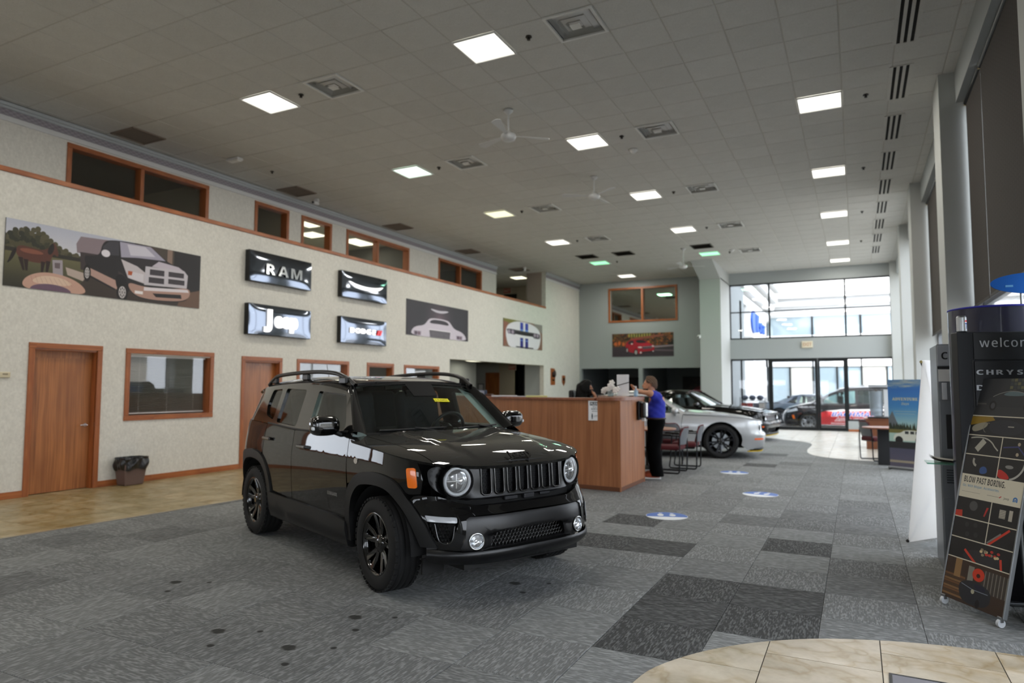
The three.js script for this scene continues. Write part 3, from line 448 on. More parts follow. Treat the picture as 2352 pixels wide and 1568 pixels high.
// ---- ground outside ----
struct('ground', bx(-60, 70, -0.6, -0.21, 60, -90), std(new THREE.Color().setRGB(0.3, 0.3, 0.29), 0.95), 'paved forecourt outside');

// ================= THINGS ON THE CEILING =================
{
  const lensW = std(0xffffff, 0.4, { emissive: new THREE.Color(1, 0.97, 0.86), emissiveIntensity: 2.2 }), lensY = std(0xf4f0d0, 0.4, { emissive: new THREE.Color(0.95, 0.95, 0.62), emissiveIntensity: 1.15 }), lensG = std(0xc8ffd8, 0.4, { emissive: new THREE.Color(0.32, 1, 0.52), emissiveIntensity: 1.3 }), lensGW = std(0xe8ffe8, 0.4, { emissive: new THREE.Color(0.82, 1, 0.86), emissiveIntensity: 1.6 });
  const ord = ['first', 'second', 'third', 'fourth', 'fifth', 'sixth'];
  const frameG = extr(rect(-0.302, -0.302, 0.302, 0.302), 0.02, [rect(-0.284, -0.284, 0.284, 0.284)]).rotateX(Math.PI / 2);
  const lensG0 = rbox(0.568, 0.012, 0.568, 0.004, 0, 0.004, 0); metric(flat(frameG));
  const seen = { 0: 0, [-6]: 0, [-12]: 0 };
  for (const [i, j] of lampCells) {
    const green = (i === -6 && j === -24) || (i === -12 && j === -24), gw = i === -12 && j === -6, yel = i === -12 && (j === -12);
    const vis = j < -3 || (j === 0 && i !== 0);
    const label = vis ? `${ord[seen[i]++]} lamp from the viewer in the ${i === 0 ? 'right' : i === -6 ? 'middle' : 'left'} row of square ceiling lights${green ? ', glowing green' : ''}` : `square ceiling light in the ${i === -6 ? 'middle' : 'left'} row, ${j === 6 ? 'just' : 'further'} behind the viewer`;
    const t = thing('ceiling_light', label, 'ceiling light', [tx(i), CEIL, tz(j)], 0, 'square ceiling light panels');
    obj('frame', frameG.clone(), M.white, t); obj('lens', lensG0.clone(), green ? lensG : gw ? lensGW : yel ? lensY : lensW, t);
    const l = new THREE.RectAreaLight(green ? new THREE.Color(0.4, 1, 0.6) : new THREE.Color(1, 0.96, 0.87), LAMP * (green ? 0.5 : 1), 0.56, 0.56); l.position.y = -0.022; l.rotation.x = -Math.PI / 2; t.add(l);
  }
  // four-way diffusers
  const vw = std(new THREE.Color().setRGB(0.72, 0.72, 0.69), 0.5), vl = std(new THREE.Color().setRGB(0.5, 0.5, 0.47), 0.6), vk = std(0x0b0b0b, 0.8);
  let vn = { [-4]: 0, [-10]: 0 };
  const ring = (r, y, w) => { const o = []; const s = 0.035; for (let k = 0; k < 4; k++) { const g = extr([[-r, 0], [r, 0], [r - w, s], [-r + w, s]], 0.006).rotateX(-Math.PI / 2 + 0.75).translate(0, 0, 0); g.rotateX(0); g.translate(0, y, 0); const m = new THREE.Matrix4().makeRotationY(k * Math.PI / 2); g.translate(0, 0, r); g.applyMatrix4(m); o.push(g); } return o; };
  for (const [i, j] of ventCells) {
    const vis = j <= 0; const t = thing('ceiling_vent', vis ? `${ord[vn[i]++]} white louvred air vent from the viewer beside the ${i === -4 ? 'middle' : 'left'} row of lights` : `white louvred air vent beside the ${i === -4 ? 'middle' : 'left'} lights, ${j === 6 ? 'just' : 'further'} behind the viewer`, 'vent', [tx(i), CEIL, tz(j)], 0, 'louvred ceiling vents');
    obj('frame', extr(rect(-0.302, -0.302, 0.302, 0.302), 0.022, [rect(-0.27, -0.27, 0.27, 0.27)]).rotateX(Math.PI / 2).translate(0, 0.004, 0), vw, t);
    obj('duct', bx(-0.28, 0.28, 0.075, 0.08, -0.28, 0.28), vk, t);
    for (const [r, y] of [[0.25, 0.0], [0.172, -0.012], [0.094, -0.024]]) { const gs = []; for (let k = 0; k < 4; k++) { const v = [[-r, 0, r], [r, 0, r], [r - 0.024, 0.03, r - 0.024], [-r + 0.024, 0.03, r - 0.024]].map(([x, yy, z]) => new THREE.Vector3(x, yy + y, z).applyAxisAngle(new THREE.Vector3(0, 1, 0), k * Math.PI / 2)); const g = new THREE.BufferGeometry().setFromPoints([v[0], v[2], v[1], v[0], v[3], v[2], v[0], v[1], v[2], v[0], v[2], v[3]]); g.computeVertexNormals(); gs.push(g); } obj('louvre', gs, vl, t); }
    obj('centre_plate', bx(-0.06, 0.06, -0.03, -0.024, -0.06, 0.06), vw, t);
  }
  grilleCells.forEach(([i, j], k) => { const t = thing('return_grille', ['dark return grille nearest the left wall', 'dark slatted return grille between the two left lamps rows', 'dark return grille in front of the green middle lamp'][k], 'vent', [tx(i), CEIL, tz(j)]); obj('frame', extr(rect(-0.3, -0.3, 0.3, 0.3), 0.02, [rect(-0.275, -0.275, 0.275, 0.275)]).rotateX(Math.PI / 2).translate(0, 0.004, 0), std(0x57534c, 0.6), t); obj('backing', bx(-0.28, 0.28, 0.03, 0.035, -0.28, 0.28), vk, t); for (let q = 0; q < 11; q++) obj('slat', move(box(0.55, 0.002, 0.03), 0, 0.006, -0.25 + q * 0.05, 0.7), std(0x3a3733, 0.6), t); });
  brownCells.forEach(([i, j], k) => { const t = thing('return_grille', `brownish return air grille close to the upper left wall, ${ord[k]} from the viewer`, 'vent', [tx(i), CEIL, tz(j)]); const m = std(0x8a7d70, 0.8); obj('frame', extr(rect(-0.3, -0.3, 0.3, 0.3), 0.02, [rect(-0.28, -0.28, 0.28, 0.28)]).rotateX(Math.PI / 2).translate(0, 0.004, 0), m, t); const gs = []; for (let q = 0; q < 20; q++) gs.push(box(0.56, 0.012, 0.004, 0, 0.006, -0.27 + q * 0.0285), box(0.004, 0.012, 0.56, -0.27 + q * 0.0285, 0.006, 0)); obj('egg_crate', gs, m, t).userData.kind = 'stuff'; obj('backing', bx(-0.28, 0.28, 0.02, 0.025, -0.28, 0.28), std(0x6f645b, 0.9), t); });
  // linear slot diffusers along the right edge
  for (let k = 0; k < 9; k++) { const z = -8.8 - 1.83 * k; const t = thing('slot_diffuser', `${['first', 'second', 'third', 'fourth', 'fifth', 'sixth', 'seventh', 'eighth', 'ninth'][k]} triple slot diffuser from the viewer along the right ceiling edge`, 'vent', [0.65, CEIL - 0.003, z], 0, 'triple slot diffusers');
    obj('plate', extr(rect(-0.14, -0.59, 0.14, 0.59), 0.006, [-0.075, 0, 0.075].map((x) => rect(x - 0.019, -0.575, x + 0.019, 0.575))).rotateX(Math.PI / 2), ceilMats[0], t); for (const x of [-0.075, 0, 0.075]) obj('slot', bx(x - 0.019, x + 0.019, 0.001, 0.004, -0.575, 0.575), std(0x070707, 0.9), t); }
  // ceiling fans
  [[-4.63, -9.02, 5.34, 0.3], [-4.6, -12.74, 5.36, 1.1], [-4.6, -20.65, 5.2, 0.1]].forEach(([x, z, y, a], k) => {
    const t = thing('ceiling_fan', ['white ceiling fan nearest the viewer on a short rod', 'white ceiling fan between the second and third middle lamps', 'white ceiling fan in front of the sloping pillar top'][k], 'ceiling fan', [x, CEIL, z], a, 'white ceiling fans'); const h = CEIL - y;
    const fw = std(new THREE.Color().setRGB(0.62, 0.63, 0.63), 0.4);
    obj('canopy', lathe([[0, 0], [0.075, 0], [0.07, -0.03], [0.03, -0.07], [0, -0.07]], 20), fw, t); obj('rod', cyl(0.014, 0.014, h - 0.1, 0, -h / 2, 0, 12), fw, t);
    obj('motor', lathe([[0, -h + 0.06], [0.03, -h + 0.06], [0.05, -h + 0.02], [0.11, -h], [0.12, -h - 0.04], [0.1, -h - 0.08], [0.06, -h - 0.1], [0, -h - 0.105]], 24), fw, t);
    for (let b = 0; b < 3; b++) { const g = extr(roundPoly([[0.1, -0.025], [0.2, -0.03], [0.62, -0.075], [0.66, 0], [0.62, 0.075], [0.2, 0.03], [0.1, 0.025]], 0.03), 0.006).rotateX(-Math.PI / 2 + 0.18); obj('blade', g.translate(0, -h - 0.02, 0).rotateY(b * Math.PI * 2 / 3 + 0.4), fw, t); }
  });
  // sprinkler heads, detectors, small devices
  const sp = (x, z, l) => { const t = thing('sprinkler_head', l, 'sprinkler', [x, CEIL, z]); obj('escutcheon', cyl(0.035, 0.04, 0.012, 0, -0.006, 0, 16), std(0x2a2724, 0.5), t); obj('nozzle', cyl(0.012, 0.022, 0.035, 0, -0.028, 0, 10), std(0x231f1c, 0.5), t); };
  for (const [c, nm] of [[-5, 'middle'], [-11, 'left'], [1, 'right']]) [0, -6, -12, -18, -24].forEach((j, k) => { if (c === 1 && k === 0) return; sp(tx(c), tz(j), `${ord[k - (c === 1 ? 1 : 0)]} small dark sprinkler from the viewer beside the ${nm} lights`); });
  sp(-10.15, -9.59, 'small dark sprinkler near the upper left windows');
  const det = (x, z, l) => { const t = thing('smoke_detector', l, 'detector', [x, CEIL, z]); obj('base', cyl(0.075, 0.08, 0.025, 0, -0.0125, 0, 24), M.white, t); obj('dome', lathe([[0, -0.07], [0.03, -0.068], [0.05, -0.05], [0.06, -0.025]], 20), M.white, t); };
  det(-3.43, -11.56, 'white smoke detector behind the second middle lamp'); det(-3.3, -21.5, 'white smoke detector beside the green middle lamp');
  const er = thing('emergency_light', 'flat white box on the ceiling above the truck poster', 'emergency light', [-10.2, CEIL, -8.73]); obj('body', rbox(0.3, 0.05, 0.14, 0.015, 0, -0.025, 0), M.white, er); obj('lens', rbox(0.24, 0.015, 0.1, 0.005, 0, -0.055, 0), std(0xe8e8e4, 0.3), er);
  const cm = (x, y, z, l, up) => { const t = thing('security_camera', l, 'camera', [x, y, z]); obj('mount', cyl(0.05, 0.06, 0.06, 0, up ? -0.03 : 0, 0, 18), M.white, t); obj('housing', rbox(0.09, 0.08, 0.16, 0.03, 0, up ? -0.1 : -0.05, 0.03), M.white, t); obj('lens', move(cyl(0.025, 0.025, 0.02, 0, 0, 0, 16), 0, up ? -0.1 : -0.05, 0.115, Math.PI / 2), M.black, t); };
  cm(-10.77, CEIL, -11.5, 'white security camera above the lit upper window', true); cm(-4.87, 3.3, -24.2 + 0.04, 'small white camera on the front of the grey pillar', false);
  cm(-10.35, CEIL, -21.45, 'white camera on the landing ceiling above the exit sign', true);
  // lamps in the upper rooms, landing and corridor
  const panelLamp = (x, y, z, w, d, l, k, em = 1.6, round = false) => { const t = thing('ceiling_lamp', l, 'ceiling light', [x, y, z]); const m = std(0xffffff, 0.4, { emissive: new THREE.Color(1, 0.96, 0.72), emissiveIntensity: em }); if (round) { obj('rim', cyl(w / 2 + 0.015, w / 2 + 0.015, 0.03, 0, -0.015, 0, 32), M.white, t); obj('lens', lathe([[0, -0.075], [w * 0.3, -0.068], [w * 0.45, -0.045], [w * 0.5, -0.03]], 32), m, t); } else { obj('rim', rbox(w + 0.03, 0.03, d + 0.03, 0.005, 0, -0.015, 0), M.white, t); obj('lens', rbox(w, 0.02, d, 0.006, 0, -0.03, 0), m, t); } const a = new THREE.RectAreaLight(new THREE.Color(1, 0.94, 0.76), k, w, d); a.position.y = round ? -0.085 : -0.05; a.rotation.x = -Math.PI / 2; t.add(a); };
  panelLamp(-12.46, CEIL - 0.02, -13.08, 0.56, 0.56, 'upper of the two lit panels inside the single upper window', 11); panelLamp(-12.8, CEIL - 0.02, -15.39, 0.56, 0.9, 'lit panel seen through the two-pane upper window', 9); panelLamp(-13.3, CEIL - 0.02, -14.05, 0.56, 0.56, 'lower lit panel inside the single upper window', 11);
  panelLamp(-11.5, CEIL - 0.001, -23.3, 0.5, 0.5, 'lit lamp over the open upper landing', 7, 2);
  panelLamp(-12.35, 2.5, -21.6, 0.9, 0.9, 'flat oval lamp on the corridor ceiling', 4, 2, true); panelLamp(-11.9, 2.5, -24.3, 0.5, 0.5, 'small lamp beside the corridor exit sign', 5, 2);
}

// ================= VEHICLES (local axes: x forward, y up, z to the right-hand side) =================
const V = {
  paintBlack: phy(0x040404, 0.6, { clearcoat: 1, clearcoatRoughness: 0.015, specularIntensity: 0.15 }),
  paintSilver: phy(new THREE.Color().setRGB(0.5, 0.51, 0.52), 0.38, { metalness: 0.55, clearcoat: 1, clearcoatRoughness: 0.03 }),
  paintWhite: phy(0xdddddd, 0.3, { clearcoat: 1, clearcoatRoughness: 0.03 }),
  clad: std(0x070708, 0.5), satin: std(0x0b0b0d, 0.34), rubber: std(0x0d0d0e, 0.75), under: std(0x050505, 0.9),
  gloss: phy(0x050506, 0.12, { clearcoat: 1, clearcoatRoughness: 0.05 }), seat: std(0x131418, 0.85), trimIn: std(0xb5c4c0, 0.8),
  glass: phy(0xe6f2ee, 0.01, { transmission: 1, thickness: 0, ior: 1.5 }), dark: phy(0xd4e2dd, 0.01, { transmission: 1, thickness: 0, ior: 1.5 }),
  lamp: phy(0xffffff, 0.03, { transmission: 0.9, thickness: 0, ior: 1.45 }), refl: std(0xe6e9ec, 0.12, { metalness: 1 }),
  amber: phy(0xff7a00, 0.2, { clearcoat: 1, emissive: new THREE.Color(1, 0.28, 0.0), emissiveIntensity: 0.0 }), red: phy(0xb00008, 0.15, { clearcoat: 1 }),
};
function CarShape(S) { // a body whose plan is a rounded box: u runs along the flank (u = x there) and on round the nose and the tail
  const n = S.n ?? 3.2, nr = S.nr ?? 3.5, W = (y) => pw(S.W, y), Xf = (y) => pw(S.Xf, y), Xr = (y) => pw(S.Xr, y);
  const kf = S.a, kr = S.ar;
  const body = (u, y) => {
    const w = W(y); let x = u, z = w;
    if (u > S.xf) { const t = Math.PI / 2 - (u - S.xf) / kf, c = Math.cos(t), s = Math.sin(t), r = 1 / Math.pow(Math.pow(Math.abs(c), n) + Math.pow(Math.abs(s), n), 1 / n); x = S.xf + (Xf(y) - S.xf) * r * c; z = w * r * s; }
    else if (u < S.xr) { const t = Math.PI / 2 - (S.xr - u) / kr, c = Math.cos(t), s = Math.sin(t), r = 1 / Math.pow(Math.pow(Math.abs(c), nr) + Math.pow(Math.abs(s), nr), 1 / nr); x = S.xr - (S.xr - Xr(y)) * r * c; z = w * r * s; }
    return [x, y, z];
  };
  const uc = S.xf + kf * Math.PI / 2, ucr = S.xr - kr * Math.PI / 2;
  const uX = (x) => { if (x > S.xf) { const a = Math.min(0.9999, (x - S.xf) / kf), b = Math.pow(1 - Math.pow(a, n), 1 / n); return S.xf + kf * (Math.PI / 2 - Math.atan2(b, a)); } if (x < S.xr) { const a = Math.min(0.9999, (S.xr - x) / kr), b = Math.pow(1 - Math.pow(a, nr), 1 / nr); return S.xr - kr * (Math.PI / 2 - Math.atan2(b, a)); } return x; };
  const uZ = (z) => { const b = Math.min(0.9999, Math.abs(z) / S.w0), a = Math.pow(1 - Math.pow(b, n), 1 / n), t = Math.atan2(b, a), u = S.xf + kf * (Math.PI / 2 - t); return z < 0 ? 2 * uc - u : u; };
  const uZr = (z) => { const b = Math.min(0.9999, Math.abs(z) / S.w0), a = Math.pow(1 - Math.pow(b, nr), 1 / nr), t = Math.atan2(b, a), u = S.xr - kr * (Math.PI / 2 - t); return z < 0 ? 2 * ucr - u : u; };
  const side = (pts) => pts.map(([x, y]) => [uX(x), y]), front = (pts) => pts.map(([z, y]) => [uZ(z), y]);
  return { body, uX, uZ, uZr, uc, ucr, side, front, W, Xf, Xr };
}
function wheelParts(parent, at, r, rim, width, style, rimMat, right = 1, steer = 0) {
  const w = new THREE.Group(); w.name = 'wheel'; w.position.set(...at); w.rotation.y = steer; parent.add(w);
  const h = width / 2, prof = [[rim, -h * 0.86], [rim + 0.012, -h * 0.98], [lerp(rim, r, 0.35), -h * 1.04], [lerp(rim, r, 0.72), -h * 1.0], [r - 0.018, -h * 0.86]];
  const grooves = [-0.5, -0.17, 0.17, 0.5]; let z0 = -h * 0.8; prof.push([r - 0.004, z0]);
  for (const g of grooves) prof.push([r, g * h * 1.3 - 0.008], [r - 0.009, g * h * 1.3 - 0.005], [r - 0.009, g * h * 1.3 + 0.005], [r, g * h * 1.3 + 0.008]);
  prof.push([r - 0.004, h * 0.8], [r - 0.018, h * 0.86], [lerp(rim, r, 0.72), h], [lerp(rim, r, 0.35), h * 1.04], [rim + 0.012, h * 0.98], [rim, h * 0.86]);
  const tire = lathe(prof, 56).rotateX(Math.PI / 2);
  const blocks = []; for (let k = 0; k < 44; k++) for (const s of [-1, 1]) blocks.push(box(0.012, r * 2 * Math.PI / 44 * 0.62, 0.03).translate(r - 0.0075, 0, s * h * 0.82).rotateZ(k / 44 * 2 * Math.PI));
  obj('tire', [tire, blocks], V.rubber, w);
  const o = right, f = (z) => o * z, R = rim;
  const rp = [[R, -h * 0.86], [R + 0.006, -h * 0.9], [R - 0.004, -h * 0.8], [R - 0.025, -h * 0.6], [R - 0.03, h * 0.35], [R - 0.014, h * 0.72], [R - 0.01, h * 0.86], [R + 0.008, h * 0.92], [R + 0.006, h * 0.96], [R - 0.002, h * 0.96]];
  obj('rim', lathe(rp.map(([a, b]) => [a, f(b)]), 48).rotateX(Math.PI / 2), rimMat, w);
  obj('brake_disc', move(cyl(R * 0.68, R * 0.68, 0.02, 0, 0, 0, 32), 0, 0, f(h * 0.05), Math.PI / 2), M.steel, w);
  obj('hub', move(lathe([[0, 0.02], [0.03, 0.018], [0.034, 0.008], [0.06, 0.004], [0.075, -0.02], [0.07, -0.06], [0, -0.06]].map(([a, b]) => [a, b]), 28), 0, 0, 0, Math.PI / 2).applyMatrix4(new THREE.Matrix4().makeScale(1, 1, o)).translate(0, 0, f(h * 0.62)), rimMat, w);
  const N = style.n;
  for (let k = 0; k < N; k++) for (const s of style.pair ? [-1, 1] : [0]) {
    const a0 = s * style.in, a1 = s * style.out, L = R - 0.012, w0 = style.w0, w1 = style.w1, p = [[0.045, a0 * 0.045 - w0], [L * 0.55, lerp(a0, a1, 0.55) * L - (w0 + w1) / 2], [L, a1 * L - w1], [L, a1 * L + w1], [L * 0.55, lerp(a0, a1, 0.55) * L + (w0 + w1) / 2], [0.045, a0 * 0.045 + w0]];
    const g = extr(p, 0.022, [], 0.005); const P = g.attributes.position; for (let i = 0; i < P.count; i++) { const x = P.getX(i), q = x / L; P.setZ(i, P.getZ(i) + h * (0.36 + 0.32 * q * q) - 0.01); } g.computeVertexNormals(); if (o < 0) { const m = mirrorZ(g); obj('spoke', m.rotateZ(k / N * 2 * Math.PI + 0.3), rimMat, w); } else obj('spoke', g.rotateZ(k / N * 2 * Math.PI + 0.3), rimMat, w);
  }
  for (let k = 0; k < 5; k++) { const a = k / 5 * 2 * Math.PI; obj('lug_nut', move(cyl(0.009, 0.01, 0.02, 0, 0, 0, 6), 0.045 * Math.cos(a), 0.045 * Math.sin(a), f(h * 0.6), Math.PI / 2), style.lug ?? M.chrome, w); }
  obj('cap', move(cyl(0.026, 0.026, 0.008, 0, 0, 0, 20), 0, 0, f(h * 0.79), Math.PI / 2), V.gloss, w);
  return w;
}
function both(parent, name, g, mat) { const a = obj(name, g, mat, parent, false), b = obj(name, mirrorZ(g), mat, parent, false); return [a, b]; }

// ---------- the black compact SUV ----------
{
  const car = thing('black_suv', 'glossy black boxy compact SUV with round headlamps and a seven-slot grille', 'car', [-4.0267, 0, -5.4115], -0.40934);
  const S = { xf: 1.17, a: 0.8, n: 3.2, xr: -1.4, ar: 0.52, nr: 3.4, w0: 0.88,
    W: [[0.2, 0.84], [0.3, 0.852], [0.45, 0.868], [0.6, 0.878], [0.78, 0.886], [0.9, 0.884], [1.0, 0.872], [1.1, 0.858], [1.2, 0.83]],
    Xf: [[0.2, 1.97], [0.28, 2.03], [0.36, 2.07], [0.46, 2.07], [0.58, 2.05], [0.66, 2.0], [0.72, 1.962], [0.85, 1.952], [0.95, 1.935], [1.05, 1.9]], Xr: [[0.25, -1.86], [0.45, -1.93], [0.7, -1.92], [1.0, -1.86], [1.2, -1.82], [1.5, -1.7]] };
  const B = CarShape(S), bodyMap = B.body, P = V.paintBlack;
  const hoodTop = (x) => pw([[0.6, 1.15], [0.8, 1.135], [1.0, 1.117], [1.4, 1.075], [1.75, 1.028], [1.95, 0.985], [2.05, 0.95]], x);
  const hoodY = (x, z) => { const q = Math.pow(Math.abs(z) / 0.872, 3.2) + (x > 1.17 ? Math.pow((x - 1.17) / 0.785, 3.2) : 0), zc = lerp(0.53, 0.36, clamp((x - 0.95) / 0.95)); return hoodTop(x) - 0.055 * Math.pow(Math.min(q, 1.15), 1.6) + 0.016 * (1 - sstep(zc - 0.03, zc + 0.035, Math.abs(z))) * sstep(1.95, 1.6, x); };
  const shoulder = (x) => hoodY(x, x <= 1.17 ? 0.868 : 0.872 * Math.pow(Math.max(0, 1 - Math.pow((x - 1.17) / 0.785, 3.2)), 1 / 3.2));
  const yR = (x) => pw([[-1.9, 1.47], [-1.7, 1.53], [-1.4, 1.572], [-0.9, 1.6], [-0.3, 1.606], [0.1, 1.588], [0.36, 1.556], [0.5, 1.53]], x), zE = (x) => pw([[-1.9, 0.64], [-1.6, 0.7], [-1.2, 0.728], [0, 0.73], [0.4, 0.705]], x);
  const roofMap = (x, z) => { const q = Math.abs(z) / zE(x); return [x, yR(x) - 0.02 * q * q - 0.062 * Math.pow(q, 8), z]; };
  const gz = (x, y) => { const yb = 1.1, yt = yR(x) - 0.082; return lerp(0.858, zE(x), (y - yb) / (yt - yb)) * (x < -1.45 ? 1 - 0.5 * Math.pow((-1.45 - x) / 0.5, 2.4) : 1); };
  const green = (x, y) => [x, y, gz(x, y)];
  const roofEdge = (x) => yR(x) - 0.082;
  // arches
  const archF = [[0.80, 0.30], [0.805, 0.55], [0.85, 0.70], [0.98, 0.815], [1.13, 0.856], [1.4, 0.86], [1.56, 0.815], [1.665, 0.70], [1.735, 0.55], [1.79, 0.40]];
  const archFi = [[0.875, 0.30], [0.88, 0.54], [0.93, 0.66], [1.03, 0.742], [1.15, 0.768], [1.39, 0.77], [1.5, 0.735], [1.59, 0.65], [1.655, 0.52], [1.70, 0.40]];
  const archR = [[-0.815, 0.30], [-0.83, 0.52], [-0.90, 0.68], [-1.03, 0.80], [-1.2, 0.852], [-1.42, 0.856], [-1.6, 0.82], [-1.72, 0.72], [-1.79, 0.58], [-1.83, 0.42]];
  const archRi = [[-0.89, 0.30], [-0.905, 0.5], [-0.96, 0.64], [-1.07, 0.735], [-1.21, 0.768], [-1.4, 0.77], [-1.53, 0.735], [-1.63, 0.65], [-1.69, 0.54], [-1.73, 0.42]];
  const sm = (p) => smooth(p, 4, false);
  const aF = sm(archF), aR = sm(archR);
  const cut = (arr, f) => arr.filter(f);
  // flank panels
  const belt = 1.098;
  const frontDoor = [[-0.305, 0.47], [0.745, 0.455], ...cut(aF, ([x, y]) => x < 0.84 && y > 0.46 && y < 0.72).map(([x, y]) => [x - 0.02, y]), [0.80, 0.9], [0.80, belt + 0.03], [-0.305, belt]];
  const rearDoor = [[-0.313, 0.47], [-0.313, belt], [-1.02, belt + 0.03], [-1.05, 0.86], ...cut(aR, ([x, y]) => x > -1.06 && y < 0.84 && y > 0.47).reverse().map(([x, y]) => [x + 0.012, y])];
  const quarter = [[-1.03, belt + 0.03], [-1.06, 0.86], ...cut(aR, ([x]) => x < -1.06), [-1.84, 0.62], [-1.82, belt + 0.06]];
  const xs = Array.from({ length: 9 }, (_, i) => lerp(0.807, 1.72, i / 8));
  const fender = [[0.808, belt + 0.03], [0.808, 0.9], [0.83, 0.74], ...cut(aF, ([x, y]) => x > 0.85 && y > 0.74 && x < 1.64), [1.665, 0.745], [1.745, 0.75], [1.76, 0.85], [1.74, 0.93], ...xs.slice().reverse().map((x) => [x, shoulder(x)])];
  const opt = { cell: 0.05, thick: 0.02 };
  both(car, 'front_door', panel(B.side(frontDoor), bodyMap, { ...opt, flip: false }), P).forEach((d, i) => {
    const s = i ? -1 : 1, sg = (g) => (s > 0 ? g : mirrorZ(g));
    obj('handle', sg(merge([rbox(0.19, 0.032, 0.026, 0.012, -0.06, 0.965, 0.9), cyl(0.012, 0.012, 0.03, -0.135, 0.965, 0.88, 10), rbox(0.03, 0.03, 0.03, 0.008, 0.02, 0.965, 0.885)])), V.gloss, d);
    obj('lower_badge', sg(text('RENEGADE', 0.026, 0.004).translate(0.55, 0.625, 0.878)), M.steel, d);
  });
  both(car, 'rear_door', panel(B.side(rearDoor), bodyMap, opt), P).forEach((d, i) => obj('handle', i ? mirrorZ(rbox(0.19, 0.032, 0.026, 0.012, -0.93, 0.99, 0.896)) : rbox(0.19, 0.032, 0.026, 0.012, -0.93, 0.99, 0.896), V.gloss, d));
  both(car, 'quarter_panel', panel(B.side(quarter), bodyMap, opt), P);
  both(car, 'fender', panel(B.side(fender), bodyMap, opt), P).forEach((d, i) => { const g = extr(circ(0, 0, 0.03, 20, 0.022), 0.006).translate(0.965, 0.925, 0.88); obj('side_badge', i ? mirrorZ(g) : g, M.chrome, d); });
  // lower cladding: arch flares, sills
  both(car, 'wheel_arch', panel(B.side([...sm(archF), ...sm(archFi).reverse()]), bodyMap, { cell: 0.04, thick: 0.09, lift: 0.016 }), V.clad);
  both(car, 'wheel_arch', panel(B.side([...sm(archR), ...sm(archRi).reverse()]), bodyMap, { cell: 0.04, thick: 0.09, lift: 0.016 }), V.clad);
  both(car, 'sill', panel([[-0.84, 0.25], [0.82, 0.25], [0.815, 0.44], [0.6, 0.462], [-0.6, 0.472], [-0.85, 0.478]], (x, y) => [x, y, 0.862 + 0.03 * sstep(0.26, 0.36, y)], { cell: 0.08, thick: 0.05, lift: 0.004 }), V.clad);
  for (const x of [1.285, -1.285]) both(car, 'wheel_well', merge([sheet((q, t) => [x + 0.455 * Math.cos(q * Math.PI), 0.33 + 0.44 * Math.sin(q * Math.PI), lerp(0.52, 0.85, t)], 24, 2, true), new THREE.CircleGeometry(0.455, 28, 0, Math.PI).translate(x, 0.33, 0.52)]), V.under);
  // floor and engine bay mass
  obj('underbody', [rbx(-0.82, 0.8, 0.22, 0.95, -0.84, 0.84, 0.03), rbx(-1.8, 1.9, 0.24, 0.42, -0.5, 0.5, 0.03), rbx(0.8, 1.72, 0.4, 0.94, -0.5, 0.5, 0.03), rbx(0.8, 1.6, 0.78, 0.96, -0.8, 0.8, 0.03), rbx(-1.75, -0.8, 0.4, 1.05, -0.5, 0.5, 0.03), rbx(-1.7, -0.8, 0.8, 1.05, -0.8, 0.8, 0.03), rbx(1.6, 1.85, 0.3, 0.92, -0.62, 0.62, 0.04)], V.under, car);
  // hood
  const hx = (z) => 1.17 + 0.785 * Math.pow(Math.max(0, 1 - Math.pow(Math.abs(z) / 0.872, 3.2)), 1 / 3.2);
  const zs = Array.from({ length: 25 }, (_, i) => lerp(-0.7, 0.7, i / 24));
  const hoodOut = [...zs.map((z) => [hx(z) - 0.004, z]), [0.86, 0.745], ...[0.5, 0.25, 0, -0.25, -0.5].map((z) => [0.99 - 0.2 * z * z, z]), [0.86, -0.745]];
  const hood = obj('hood', panel(hoodOut, (x, z) => [x, hoodY(x, z), z], { cell: 0.035, thick: 0.025, flip: true }), P, car, false);
  obj('letters', text('Jeep', 0.075, 0.008).rotateX(-Math.PI / 2 + 0.6).rotateY(Math.PI / 2).translate(1.885, 0.985, 0), V.gloss, hood);
  const fz = Array.from({ length: 13 }, (_, i) => lerp(0.86, 1.74, i / 12));
  both(car, 'fender_top', panel([[0.84, 0.752], [hx(0.702), 0.706], ...fz.slice().reverse().map((x) => [x, x <= 1.17 ? 0.872 : 0.872 * Math.pow(Math.max(0, 1 - Math.pow((x - 1.17) / 0.785, 3.2)), 1 / 3.2)]).filter(([, z]) => z > 0.72), [0.84, 0.868]], (x, z) => [x, hoodY(x, z), z], { cell: 0.04, thick: 0.02, flip: true }), P);
  obj('cowl', panel([[0.85, -0.75], [1.0, -0.4], [1.03, 0], [1.0, 0.4], [0.85, 0.75], [0.72, 0.72], [0.9, 0], [0.72, -0.72]], (x, z) => [x, hoodY(x, z) - 0.028, z], { cell: 0.08, thick: 0.02, flip: true }), V.clad, car, false);
  // nose: grille panel, headlamps
  const slots = Array.from({ length: 7 }, (_, k) => -0.342 + k * 0.114);
  const grillOut = roundPoly([[-0.735, 0.93], [-0.72, 0.80], [-0.62, 0.725], [-0.42, 0.71], [0.42, 0.71], [0.62, 0.725], [0.72, 0.80], [0.735, 0.93], [0.6, 0.948], [0, 0.96], [-0.6, 0.948]], 0.05, 5);
  const lampC = [0.548, 0.835];
  const gm = (u, y) => { const p = bodyMap(u, y); const z = Math.abs(p[2]); let d = 0; for (const k of slots) { const q = Math.abs(p[2] - k) / 0.057; if (q < 1) d = Math.max(d, Math.pow(1 - q, 1.0)); } const inY = sstep(0.715, 0.735, y) * (1 - sstep(0.935, 0.952, y)); p[0] += -0.02 + 0.0 * d * inY - 0.035 * sstep(0.4, 0.6, z) * sstep(0.16, 0.1, Math.hypot(z - lampC[0], y - lampC[1])); return p; };
